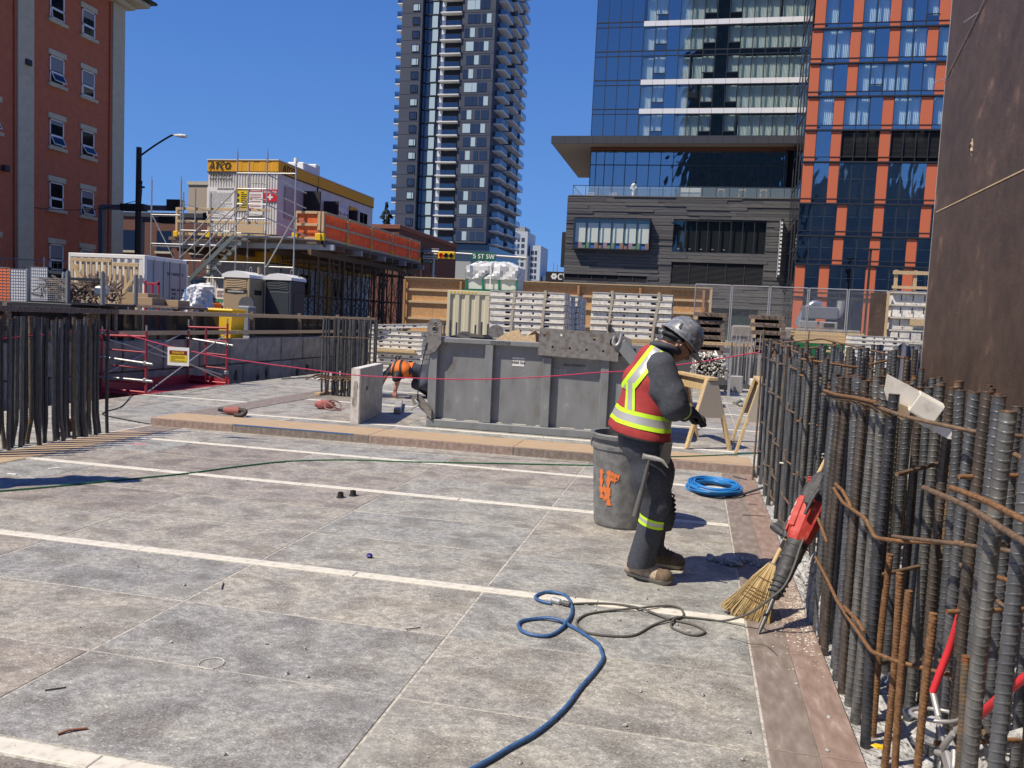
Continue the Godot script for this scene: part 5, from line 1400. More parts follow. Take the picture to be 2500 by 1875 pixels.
	for i in 31:
		var row := []
		var t2 := i / 30.0
		for j in 40:
			var w := TAU * j / 40
			var rad := 0.42 * (1.0 - 0.15 * t2) * (1.0 if t2 < 0.75 else sqrt(maxf(0.0, 1.0 - pow((t2 - 0.75) / 0.25, 2))))
			var f := 1.0 + 0.35 * g.get_noise_3d(cos(w) * 2, t2 * 2.5, sin(w) * 2) + 0.10 * sin(w * 5 + t2 * 4)
			row.append(V(cos(w) * rad * 1.0 * f + 0.05 * t2, t2 * 0.80, sin(w) * rad * 0.8 * f))
		prof.append(row)
	for i in 30:
		for j in 40:
			var k := (j + 1) % 40
			bag.quad(prof[i][k], prof[i][j], prof[i + 1][j], prof[i + 1][k])
	var b2 := thing("bulk_bag", "crumpled white bulk bag on the yard edge, left of the orange box", "bag", V(-13.85, 1.42, -21.0))
	part("bag", bag, tex(ntex(noise(121, 0.02, 4), [[0.0, [0.5, 0.52, 0.58]], [1.0, [0.74, 0.75, 0.78]]], 256), 0.8, Vector3.ONE), b2)
	for q in [[V(0.1, 0.72, 0.1), V(0.35, 0.72, 0.15), V(0.55, 0.55, 0.1)], [V(-0.3, 0.2, 0.2), V(-0.42, 0.18, 0.2), V(-0.52, 0.05, 0.2)]]: 
		var fl := MB.new(); fl.blob(q[1], V(0.22, 0.10, 0.1), 77, 0.35, 8)
		part("flap", fl, M.white, b2)
	part("blue_stripe", sp(V(-0.16, 0.25, 0.40), V(-0.10, 0.62, 0.41)), flat(lin(0.12, 0.3, 0.6), 0.8), b2)
	one("bag_plinth", sp(V(-14.5, gy, -21.5), V(-13.2, 1.42, -20.5), 0.03), M.old_wood, "dark timber crate under the white bulk bag", "crate")
	# red rack
	var rk := thing("red_metal_rack", "red welded metal rack beside the cardboard boxes", "rack", V(-14.8, gy, -20))
	for q in [[0, 0.8, 0.05, 1.6], [0.40, 0.8, 0.05, 1.6], [0.2, 1.52, 0.45, 0.06], [0.2, 1.2, 0.45, 0.06], [0.2, 0.9, 0.45, 0.06], [0.2, 1.36, 0.06, 0.3]]: part("bar", bx(V(q[0], q[1], 0), V(q[2], q[3], 0.06), 0.005), M.red_paint, rk)
	# boxes
	var card := flat(lin(0.38, 0.27, 0.165), 0.9)
	var bt := one("yard_table", sp(V(-13.6, 1.50, -17.8), V(-11.3, 1.56, -16.4), 0.01), M.old_wood, "plank table top carrying cardboard boxes by the dark fence", "table")
	for q in [V(-13.4, 1.05, -17.6), V(-11.5, 1.05, -17.6), V(-11.5, 1.05, -16.6), V(-13.4, 1.05, -16.6)]: part("leg", bx(q, V(0.09, 0.9, 0.09)), M.old_wood, bt)
	for q in [[-13.2, -17.2, 0.7, 0.27, "large tan cardboard box on the plank table"], [-12.55, -16.75, 0.5, 0.17, "small tan cardboard box in front of the larger one"], [-12.1, -17.2, 0.4, 0.14, "flat cardboard box at the right end of the plank table"]]:
		var bb := one("cardboard_box", bx(V(q[0] + q[2] / 2, 1.562 + q[3] / 2, q[1]), V(q[2], q[3], 0.45), 0.006), card, q[4], "box", "cardboard boxes on the table")
		part("tape", bx(V(q[0] + q[2] / 2, 1.564 + q[3], q[1]), V(q[2] * 0.98, 0.003, 0.05)), flat(lin(0.5, 0.4, 0.26), 0.5), bb)
	# scrap cage
	var cg := thing("scrap_cage", "wire mesh scrap cage full of twisted offcuts at the left", "cage", V(-12.1, 1.54, -13.0))
	for x in [0.0, 0.87, 1.6]:
		for z in [0.0, -0.9]: part("corner_post", tb([V(x, 0, z), V(x, 0.56, z), V(x, 0.6, z)], [0.04, 0.04, 0.02], 8), M.galv if x < 0.5 else M.steel, cg)
	part("top_bar", sp(V(0.87, 0.42, -0.03), V(1.6, 0.47, 0.03)), M.dark_steel, cg); part("floor_pan", sp(V(-0.02, -0.02, -0.92), V(1.62, 0.02, 0.03)), M.dark_steel, cg)
	var wm := MB.new()
	for i in 22:
		wm.tube([V(0.04 * i, 0.02, 0.0), V(0.04 * i, 0.45, 0.0)], 0.003, 3, false)
		if i < 12: wm.tube([V(0, 0.03 + i * 0.037, 0.002), V(0.87, 0.03 + i * 0.037, 0.002)], 0.003, 3, false)
	part("wire_mesh", wm, M.galv, cg)
	var sc := MB.new()
	for i in 240:
		var p := V(rr(0.06, 1.5), rr(0.04, 0.42), rr(-0.8, -0.06))
		sc.bar(p, p + V(rr(-0.25, 0.25), rr(-0.15, 0.2), rr(-0.1, 0.1)), rr(0.008, 0.035), rr(0.008, 0.035))
	part("scrap", sc, M.old_wood, cg)
	part("crumpled_foil", bx(V(1.42, 0.25, -0.2), V(0.25, 0.2, 0.2), 0.05), M.galv, cg)
	var tb2 := one("steel_bench", sp(V(-14.0, 1.44, -14.2), V(-10.9, 1.53, -12.7), 0.01), M.dark_steel, "dark steel bench carrying the scrap cage", "bench")
	for q in [V(-13.8, 1.0, -13), V(-11.0, 1.0, -13), V(-11.0, 1.0, -14.1)]: part("leg", bx(q, V(0.1, 0.86, 0.1)), M.dark_steel, tb2)
	# barrier panels
	for q in [["orange mesh barrier panel at the left edge of the photo", -14.2, -14.0, 0.75, M.orange, 2.18], ["wide white mesh barrier panel next to the orange one", -14.45, -15.0, 0.5, M.white_metal, 2.2], ["small white mesh barrier panel farther back", -14.8, -16.0, 0.43, M.white_metal, 2.3]]:
		var bp := thing("barrier_panel", q[0], "barrier panel", V(q[1], 1.45, q[2]))
		var h: float = q[5] - 1.45
		part("sheet", sp(V(0, 0, -0.02), V(q[3], h, 0), 0.005), q[4], bp)
		var gr := MB.new()
		for i in 9: gr.box(V(q[3] * i / 8.0, h / 2, 0.004), V(0.008, h, 0.008))
		for i in 13: gr.box(V(q[3] / 2, h * i / 12.0, 0.005), V(q[3], 0.008, 0.008))
		part("wire_grid", gr, M.galv, bp)
	# mesh fence before the red block
	var wf := thing("yard_wire_fence", "thin dark wire fence along the street in front of the red block", "fence", V(0, 0, -26))
	for i in 5: part("post", tb([V(-29.5 + i * 2.0, gy, 0), V(-29.5 + i * 2.0, 3.1, 0)], 0.03, 6), M.galv, wf)
	part("top_wire", tb([V(-29.5, 3.05, 0), V(-21.5, 2.95, 0)], 0.02, 5), M.galv, wf)
	var lines := MB.new()
	for i in 40: lines.tube([V(-29.5 + i * 0.2, gy, 0), V(-29.5 + i * 0.2, 3.0, 0)], 0.004, 3, false)
	for i in 12: lines.tube([V(-29.5, 0.8 + i * 0.19, 0), V(-21.5, 0.8 + i * 0.19, 0)], 0.004, 3, false)
	part("wire_mesh", lines, M.galv, wf)
	var car := MB.new()
	car.prism(PackedVector2Array([Vector2(-0.9, 0.3), Vector2(0.9, 0.3), Vector2(0.95, 0.9), Vector2(0.8, 1.05), Vector2(0.6, 1.75), Vector2(-0.6, 1.75), Vector2(-0.8, 1.05), Vector2(-0.95, 0.9)]), Transform3D(Basis(), Vector3.ZERO), 4.2)
	var cc := thing("parked_van", "dark parked van partly hidden behind the white container", "van", V(-26.4, gy + 0.1, -30))
	part("body", car, flat(lin(0.03, 0.05, 0.06), 0.3, 0.3), cc)
	part("windscreen", sp(V(-0.6, 1.1, 2.1), V(0.6, 1.65, 2.13)), M.glass_dark, cc)
	for s in [-1, 1]:
		part("headlight", sp(V(s * 0.7 - 0.12, 0.75, 2.1), V(s * 0.7 + 0.12, 0.9, 2.12)), M.white_metal, cc)
		for z in [-1.4, 1.4]:
			var wh := MB.new(); wh.cyl(V(s * 0.8, 0.22, z), V(s * 0.96, 0.22, z), 0.32, -1, 16)
			part("wheel", wh, M.rubber, cc)

# ---------------------------------------------------------------- red access scaffold, rope
func red_scaffold() -> void:
	var names := ["red ladder frame of the access scaffold nearest the dowel row", "red ladder frame of the access scaffold farther from the dowel row"]
	for k in 2:
		var z: float = [-12.78, -15.35][k]
		var xl: float = [-10.23, -9.92][k]
		var top: float = [1.02, 1.17][k]
		var f := thing("scaffold_frame", names[k], "scaffold frame", V(0, 0, z), 0, "red scaffold frames")
		for x in [-9.43, xl, -10.33]:
			part("post", tb([V(x, -1.4, 0), V(x, top + (0.1 if x == -9.43 else 0.0), 0)], 0.022, 8), M.red_paint, f)
		part("coupling_pin", tb([V(-9.43, top + 0.1, 0), V(-9.43, top + 0.2, 0)], 0.015, 6), M.galv, f)
		part("coupling_pin", tb([V(-10.33, top, 0), V(-10.33, top + 0.14, 0)], 0.015, 6), M.galv, f)
		part("top_bar", tb([V(-9.43, top, 0), V(-10.34, top - 0.02, 0)], 0.022, 8), M.red_paint, f)
		part("bottom_bar", tb([V(-9.43, 0.03, 0), V(-10.33, 0.05, 0)], 0.022, 8), M.red_paint, f)
		for i in 3: part("rung", tb([V(-9.43, top - 0.28 * (i + 1), 0), V(xl, top - 0.28 * (i + 1) + 0.02, 0)], 0.015, 6), M.red_paint, f)
		part("scaffold_tube", tb([V(-9.28, 0.54 + 0.28 * k, 0.03), V(-10.36, 0.62 + 0.3 * k, 0.03)], 0.024, 8), M.galv, f)
		if k == 0: part("scaffold_tube", tb([V(-9.28, 0.24, 0.03), V(-10.36, 0.26, 0.03)], 0.024, 8), M.galv, f)
		for y in [0.55 + 0.28 * k, 0.25]: part("clamp", bx(V(-9.43, y, 0.01), V(0.07, 0.08, 0.09), 0.015), M.steel, f)
	var br := thing("cross_braces", "thin grey cross braces tying the two red ladder frames together", "braces")
	for q in [[V(-9.45, 0.0, -12.78), V(-9.45, 1.05, -15.35)], [V(-10.3, 0.3, -12.8), V(-10.3, 1.1, -15.35)], [V(-10.28, 0.95, -12.8), V(-9.5, 0.2, -15.3)], [V(-9.46, 0.9, -12.8), V(-9.46, 0.1, -15.3)]]:
		part("brace", tb(q, 0.012, 5), M.galv, br)
	var tbd := thing("red_toe_boards", "red boards round the foot of the access scaffold", "boards")
	part("board", sp(V(-10.36, -0.05, -15.4), V(-10.33, 0.16, -12.8)), M.red_paint, tbd)
	part("board", sp(V(-10.34, -0.05, -15.47), V(-9.42, 0.14, -15.43)), M.red_paint, tbd)
	part("board", sp(V(-10.33, -0.05, -15.4), V(-9.46, -0.02, -12.85)), M.red_paint, tbd)
	var rope := [V(-7.03, 1.05, -6.3), V(-7.04, 1.18, -7.3), V(-7.1, 1.21, -8.0), V(-7.05, 1.26, -8.75), V(-6.16, 1.11, -8.77), V(-5.51, 1.02, -8.78), V(-5.05, 0.98, -8.8), V(-4.57, 0.95, -8.8), V(-3.82, 0.9, -8.85), V(-3.09, 0.905, -8.9), V(-2.39, 0.93, -8.95), V(-1.64, 1.0, -9.05), V(-1.05, 1.08, -9.1), V(-0.69, 1.12, -9.15), V(0.02, 1.25, -9.2), V(0.68, 1.40, -9.2)]
	one("pink_rope", tb(smooth(rope, 4), 0.0065, 6), flat(lin(0.50, 0.03, 0.10), 0.7), "pink warning rope sagging across the whole deck between the rebar groups", "rope")
	var s := thing("warning_tag", "white tag with maroon and yellow print hanging on the pink rope", "sign", V(-6.02, 0.995, -8.75), 0.05)
	part("sheet", bx(V(0, 0, 0), V(0.28, 0.22, 0.004)), M.white, s)
	part("maroon_band", bx(V(0, 0.045, 0.004), V(0.23, 0.05, 0.002)), flat(lin(0.16, 0.01, 0.02), 0.7), s)
	part("yellow_band", bx(V(0, -0.025, 0.004), V(0.23, 0.085, 0.002)), flat(lin(0.70, 0.52, 0.02), 0.7), s)
	part("print", print_lines(0.19, 0.07, 4, 31), flat(lin(0.4, 0.3, 0.02), 0.8), s, V(0, -0.025, 0.006))
	lettering("DANGER", 0.028, M.yellow, s, V(0, 0.045, 0.006))

# ---------------------------------------------------------------- reinforcing bars
func rebar(length: float, d: float, sd := 0, kink := 0.0, pitch := 0.0, rusty := true) -> ArrayMesh:
	var g := RandomNumberGenerator.new(); g.seed = sd + 1000
	var m := MB.new()
	var p := pitch if pitch > 0 else d * 0.62
	var n := int(length / p)
	var r := d * 0.46
	var sides := 12
	var ph := g.randf() * TAU
	var bend := V(g.randf_range(-1, 1), 0, g.randf_range(-1, 1)) * 0.012
	var rings := 0
	var tip := g.randf_range(0.012, 0.05)
	var tc := Color(0.50, 0.27, 0.14).lerp(Color(0.36, 0.30, 0.26), g.randf())
	var cc := Color(0.36, 0.36, 0.36) * g.randf_range(0.85, 1.15)
	for i in n:
		for q in [[0.0, 1.0], [0.64, 1.0], [0.73, 1.115], [0.87, 1.115]]:
			var y: float = (i + q[0]) * p
			var k := clampf(1.0 - y / 0.35, 0, 1)
			var c := V(kink * k * k * (3 - 2 * k), 0, kink * 0.3 * k) + bend * sin(PI * y / length)
			for j in sides:
				var w := TAU * j / sides + ph
				var rad: float = r * q[1]
				if j % 6 == 0: rad = r * 1.14
				m.v.append(c + V(cos(w) * rad, clampf(y + (d * 0.13 * sin(w * 1.0 - ph)) * (1.0 if i > 0 and i < n - 1 else 0.0), 0, length), -sin(w) * rad))
				m.n.append(V(cos(w), 0.5 if q[0] == 0.87 else (-0.5 if q[0] == 0.73 else 0.0), -sin(w)).normalized())
				m.col.append(tc if rusty and y > length - tip else cc)
			if rings > 0: m.ring((rings - 1) * sides, sides, 1)
			rings += 1
	var last := m.v.size() - sides
	var k2 := m.v.size()
	for j in sides:
		m.v.append(m.v[last + j]); m.n.append(Vector3.UP); m.col.append(tc)
	m.v.append(V(0, m.v[last].y + 0.001, 0) + bend * 0.0); m.n.append(Vector3.UP); m.col.append(tc)
	for j in sides: m.t.append_array(PackedInt32Array([k2 + sides, k2 + (j + 1) % sides, k2 + j]))
	return m.mesh()
func bar_at(to: Node3D, m: Mesh, mat: Material, p: Vector3, lean := 0.012) -> MeshInstance3D:
	if mat == M.rebar:
		var pick := rg.randi() % 10
		mat = M.rebar if pick < 6 else M.rebar_brown if pick < 7 else M.rebar_dusty if pick < 9 else M.rebar_dark
	var o := part("rebar", m, mat, to, p)
	o.rotation = V(rr(-lean, lean), rr(0, TAU), rr(-lean, lean))
	return o
func rebar_things() -> void:
	for k in ["rebar", "rebar_old"]: M[k].vertex_color_use_as_albedo = true
	M.rebar_brown = tinted(M.rebar, Color(0.95, 0.86, 0.78), V(0.3, 0.1, 0)); M.rebar_dusty = tinted(M.rebar, Color(1.15, 1.13, 1.08), V(0.7, 0.5, 0)); M.rebar_dark = tinted(M.rebar, Color(0.72, 0.72, 0.74), V(0.1, 0.8, 0))
	M.plain_bar = tinted(M.rebar, lin(0.36))
	var big := []; var mid := []; var old := []
	for i in 7: big.append(rebar(1.52, 0.041, i))
	for i in 4: mid.append(rebar(1.50, 0.036, 10 + i))
	for i in 3: old.append(rebar(0.80, 0.026, 20 + i, 0.0, 0.013))
	# far column cage
	var a := thing("rebar_cage", "dense far column cage of dark ribbed rebar behind the leaning breaker", "rebar cage")
	var lines := [[0.80, -9.5, -6.0, 26], [0.93, -9.4, -6.2, 18], [1.15, -9.3, -6.0, 18], [1.42, -9.4, -5.9, 18], [1.62, -9.2, -6.4, 9]]
	for l in lines:
		for i in int(l[3]):
			var z := lerpf(l[1], l[2], float(i) / (l[3] - 1))
			bar_at(a, big[rg.randi() % 5] if rg.randf() < 0.55 else mid[rg.randi() % 4], M.rebar if rg.randf() < 0.85 else M.rebar_old, V(l[0] + rr(-0.03, 0.03), rr(-0.12, 0.05), z + rr(-0.03, 0.03)))
	var thin := rebar(1.65, 0.02, 33, 0.0, 0.012)
	bar_at(a, thin, M.rebar_old, V(0.70, 0.0, -9.25), 0.004)
	for y in [1.48, 1.36, 1.02, 0.62, 0.3, 0.1]:
		var pts := []
		for i in 9: pts.append(V(0.755 + (0.05 if i % 2 else 0.0) + rr(-0.01, 0.01), y + rr(-0.03, 0.03), -9.5 + i * 0.43))
		part("tie_bar", tb(bent(pts), 0.009, 6), M.dull_rust, a)
		part("tie_bar", tb([V(0.78, y + 0.02, -9.3 + rr(0, 1)), V(1.2, y + rr(-0.1, 0.1), -8.5), V(1.66, y - 0.03, -7.2 + rr(-1, 1))], 0.009, 6), M.dull_rust, a)
		part("tie_bar", tb([V(0.77, y - 0.05, -6.4), V(1.1, y - 0.08, -6.1), V(1.5, y - 0.02, -6.8)], 0.009, 6), M.rust if y > 1 else M.dull_rust, a)
	for i in 16:
		var p := V(rr(0.75, 1.2), rr(0.15, 0.9), rr(-7.5, -5.8))
		part("splashed_tie", tb([p, p + V(rr(0.1, 0.3), rr(-0.06, 0.06), rr(-0.2, 0.2))], 0.009, 5), M.pale if i % 3 else M.dull_rust, a)
	for q in [[V(0.76, 1.40, -9.3), V(1.32, 1.52, -8.4)], [V(0.78, 1.44, -9.0), V(1.52, 1.33, -8.0)], [V(0.9, 1.5, -8.6), V(0.95, 1.18, -7.4)], [V(0.95, 1.18, -7.4), V(1.55, 1.2, -6.6)]]: part("tie_bar", tb(q, 0.010, 6), M.dull_rust, a)
	# near column cage
	var b := thing("rebar_cage", "near column cage of thick ribbed rebar along the right edge, tied with rusty stirrups", "rebar cage")
	for q in [[1.42, -4.91], [1.41, -4.72], [1.42, -4.55], [1.43, -4.40], [1.45, -4.25], [1.45, -4.1], [1.44, -3.96], [1.47, -3.83], [1.44, -3.66], [1.42, -3.45]]:
		bar_at(b, big[rg.randi() % 5], M.rebar, V(0.765 + rr(-0.015, 0.015), q[0] - 1.515, q[1]), 0.008)
	for q in [[-4.83], [-4.62], [-4.33], [-4.18], [-3.9], [-3.72]]: bar_at(b, mid[rg.randi() % 4], M.rebar, V(0.82 + rr(-0.02, 0.02), -0.08, q[0]), 0.008)
	for q in [[1.42, -4.41, 1.0], [1.42, -4.24, 1.0], [1.42, -4.04, 1.02], [1.43, -3.9, 1.0], [1.45, -3.76, 1.0], [1.45, -3.6, 1.02], [1.45, -3.45, 1.0], [1.46, -3.2, 0.96], [1.48, -2.92, 0.93], [1.48, -2.72, 0.9], [1.46, -2.42, 0.82], [1.45, -2.24, 0.80], [1.45, -2.08, 0.85]]:
		bar_at(b, big[rg.randi() % 5], M.rebar, V(q[2] + rr(-0.015, 0.015), q[0] - 1.515, q[1]), 0.008)
	for i in 13: bar_at(b, big[rg.randi() % 5] if i % 2 else mid[rg.randi() % 4], M.rebar if i % 3 else M.rebar_old, V(1.28 + rr(-0.05, 0.05), -0.1 + rr(-0.03, 0.03), -5.3 + i * 0.24), 0.008)
	for i in 14: bar_at(b, big[rg.randi() % 5] if i % 2 else mid[rg.randi() % 4], M.rebar, V(1.14 + rr(-0.05, 0.05), -0.1 + rr(-0.04, 0.02), -5.2 + i * 0.21), 0.008)
	for i in 9: bar_at(b, mid[rg.randi() % 4], M.rebar, V(1.5 + rr(-0.05, 0.05), -0.1, -5.5 + i * 0.33), 0.008)
	for i in 5: bar_at(b, mid[rg.randi() % 4], M.rebar, V(0.9 + 0.05 * i, -0.15, -5.25 + rr(-0.1, 0.1)), 0.008)
	for q in [[0.83, -3.97, 0], [0.86, -3.75, -0.06], [0.82, -3.56, 0], [0.81, -3.3, 0], [0.79, -3.05, 0], [0.80, -2.83, 0], [0.84, -2.6, -0.05]]: bar_at(b, old[rg.randi() % 3], M.rebar_old if rg.randf() < 0.4 else M.rust, V(q[0], -0.05 + q[2], q[1]), 0.02)
	var tie := func(p: Array, r := 0.0085, mat = null) -> void: part("tie_bar", tb(bent(p), r, 7), M.rust if mat == null else mat, b)
	tie.call([V(0.72, 1.28, -4.95), V(0.715, 1.30, -4.4), V(0.715, 1.33, -3.95), V(0.72, 1.34, -3.55), V(0.78, 1.33, -3.25), V(0.95, 1.31, -3.1), V(1.25, 1.29, -3.2)], 0.0082, M.dull_rust)
	tie.call([V(0.70, 1.315, -4.75), V(0.705, 1.32, -4.4), V(0.71, 1.345, -3.9), V(0.715, 1.36, -3.5)])
	tie.call([V(1.02, 1.25, -3.6), V(1.1, 1.24, -3.2), V(1.16, 1.2, -2.9), V(1.3, 1.2, -2.75)], 0.009, M.dull_rust)
	tie.call([V(0.715, 0.86, -4.3), V(0.71, 0.85, -4.0), V(0.72, 0.88, -3.55), V(0.72, 0.85, -3.35), V(0.76, 0.88, -3.2), V(1.05, 0.95, -3.0)], 0.0082)
	tie.call([V(0.76, 0.885, -3.25), V(0.85, 0.96, -2.9), V(0.95, 1.02, -2.6), V(1.0, 1.03, -2.4)], 0.007, M.dull_rust)
	tie.call([V(0.705, 0.90, -4.2), V(0.705, 0.905, -4.0), V(0.72, 0.86, -3.85)])
	tie.call([V(0.715, 0.40, -4.7), V(0.71, 0.41, -4.24), V(0.71, 0.40, -3.97), V(0.715, 0.41, -3.7), V(0.72, 0.42, -3.47), V(0.73, 0.42, -3.3), V(0.78, 0.45, -3.15), V(1.0, 0.47, -3.0)], 0.0082)
	tie.call([V(0.705, 0.44, -3.75), V(0.71, 0.47, -3.5), V(0.72, 0.46, -3.4)])
	tie.call([V(0.72, 0.62, -4.95), V(0.715, 0.60, -4.6), V(0.72, 0.56, -4.4)])
	tie.call([V(0.98, 0.82, -3.3), V(0.97, 0.82, -3.0), V(0.95, 0.83, -2.66), V(0.93, 0.83, -2.3)], 0.0082, M.dull_rust)
	tie.call([V(0.97, 0.85, -3.0), V(1.05, 0.88, -2.75), V(1.2, 0.9, -2.6)])
	tie.call([V(0.97, 0.42, -3.3), V(0.96, 0.42, -3.0), V(0.94, 0.41, -2.56), V(0.92, 0.4, -2.2)], 0.0082, M.dull_rust)
	tie.call([V(0.74, 1.20, -2.55), V(0.75, 1.215, -2.3), V(0.78, 1.21, -2.0)], 0.0082)
	tie.call([V(0.72, 1.16, -2.75), V(0.735, 1.18, -2.4), V(0.76, 1.17, -2.0)], 0.0085, M.dull_rust)
	for y in [0.2, 0.65, 1.1]:
		part("tie_bar", tb([V(0.78, y, -3.8 + y * 0.4), V(1.15, y + 0.01, -3.9), V(1.52, y, -4.2)], 0.0085, 6), M.dull_rust, b)
		part("tie_bar", tb([V(0.86, y + 0.08, -2.9), V(1.2, y + 0.1, -3.0), V(1.5, y + 0.08, -3.3)], 0.0085, 6), M.rust, b)
	for i in 8:
		var z := -4.8 + i * 0.2
		var y := 1.30 + 0.04 * (i / 8.0)
		part("wire_tie", tb([V(0.75, y - 0.02, z), V(0.70, y + 0.01, z + 0.01), V(0.715, y + 0.04, z + 0.02), V(0.69, y + 0.055, z + 0.03)], 0.003, 4), M.rust, b)
	# bent stubs and cemented bars at the foot
	for i in 10:
		var z := -5.1 + i * 0.045
		var x := 0.72 + rr(0, 0.08)
		part("cemented_stub", tb(smooth([V(x, -0.05, z), V(x + 0.01, 0.25 + rr(-0.04, 0.04), z), V(x + 0.08, 0.34 + rr(-0.03, 0.03), z), V(x + 0.2, 0.33, z)], 4), 0.016, 7), M.rough_concrete, b)
	for i in 9:
		var p := V(rr(0.95, 1.35), rr(0.02, 0.22), -2.5 - i * 0.16)
		part("bar_end", tb([p, p + V(0.35, 0.16, rr(-0.1, 0.1))], 0.024, 9), M.rough_concrete if i % 2 else M.panel_lip, b)
	# third group beyond the brown wall edge
	var c := thing("rebar_cage", "small far group of upright ribbed rebar left of the brown wall edge", "rebar cage")
	for q in [[1.68, -8.5], [1.76, -8.55], [1.66, -8.2], [1.86, -8.35], [1.97, -8.3], [2.0, -8.1], [2.12, -8.35], [2.18, -8.2], [2.25, -8.4]]: bar_at(c, big[rg.randi() % 5], M.rebar, V(q[0], 0.05, q[1]), 0.01)
	# row of dowels at the left: each bar stands alone
	var left := []
	for i in 4: left.append(rebar(1.44, [0.046, 0.050, 0.042, 0.046][i], 40 + i, [0.035, -0.045, 0.03, -0.03][i]))
	for i in 34:
		var z := -6.7 - i * 0.0615
		var o := MeshInstance3D.new()
		o.name = "dowel_bar"
		o.mesh = left[rg.randi() % 4]
		o.material_override = M.rebar_dark if rg.randf() < 0.55 else M.rebar_old if rg.randf() < 0.4 else M.rebar
		add_child(o, true)
		o.position = V([-7.0, -7.12, -7.05][i % 3] + rr(-0.02, 0.02), -0.03 + rr(-0.02, 0.02), z)
		o.rotation = V(rr(-0.012, 0.012), rr(-0.5, 0.5), rr(-0.012, 0.012))
		tag(o, "dark ribbed dowel bar, %s from the far end of the left row" % nth(i), "rebar", "dowel bars in the row at the left")
	var hk := thing("chain_hook", "dark red hook block hanging on a chain among the left dowel bars", "hook", V(-7.17, 0.13, -8.3))
	var hb := MB.new()
	hb.lathe([Vector2(0, -0.085), Vector2(0.05, -0.075), Vector2(0.085, -0.03), Vector2(0.085, 0.03), Vector2(0.05, 0.075), Vector2(0, 0.085)], 16, Vector3.ZERO, Basis(Vector3.RIGHT, PI / 2))
	part("block", hb, flat(lin(0.13, 0.012, 0.014), 0.5), hk)
	part("hook", tb(smooth([V(0, -0.03, 0.05), V(0.07, -0.06, 0.06), V(0.06, -0.12, 0.06), V(-0.02, -0.13, 0.06), V(-0.06, -0.08, 0.06)], 4), 0.013, 8), M.dark_steel, hk)
	for i in 6: part("chain_link", tb(smooth([V(-0.03, 0.09 + i * 0.045, 0), V(0.0 + 0.012 * (i % 2), 0.11 + i * 0.045, 0.012), V(-0.03, 0.135 + i * 0.045, 0), V(-0.05, 0.11 + i * 0.045, -0.012), V(-0.03, 0.09 + i * 0.045, 0)], 3), 0.006, 5), M.dark_steel, hk)
	# bundle in the middle
	var mc := thing("rebar_bundle", "round column bundle of upright rebar in the middle of the deck", "rebar cage")
	var mm := []
	for i in 3: mm.append(rebar(1.42, 0.04, 60 + i, 0.0, 0.03))
	for i in 34:
		var t := i % 17 / 16.0
		bar_at(mc, mm[rg.randi() % 3], M.rebar, V(lerpf(-6.56, -5.72, t) + rr(-0.02, 0.02), 0.09, -13.85 - (0.0 if i < 17 else 0.42) + rr(-0.06, 0.06)), 0.012)
	for q in [[1.16, 0.008], [0.42, 0.012]]:
		for z in [-13.78, -14.36]: part("hoop_bar", tb([V(-6.62, q[0], z), V(-5.66, q[0] + 0.01, z)], q[1], 6), M.dull_rust, mc)
	for i in 12: part("bent_tie", tb(smooth([V(-6.75 + i * 0.08, 0.40 + rr(-0.03, 0.03), -13.55), V(-6.66 + i * 0.08, 0.46 + rr(-0.02, 0.02), -13.7), V(-6.5 + i * 0.08, 0.42, -14.0)], 3), 0.012, 6), M.dull_rust if i % 3 else M.rust, mc)
	part("loose_bar", tb([V(-7.25, 0.36, -13.6), V(-6.7, 0.42, -13.8)], 0.016, 6), M.plain_bar, mc)

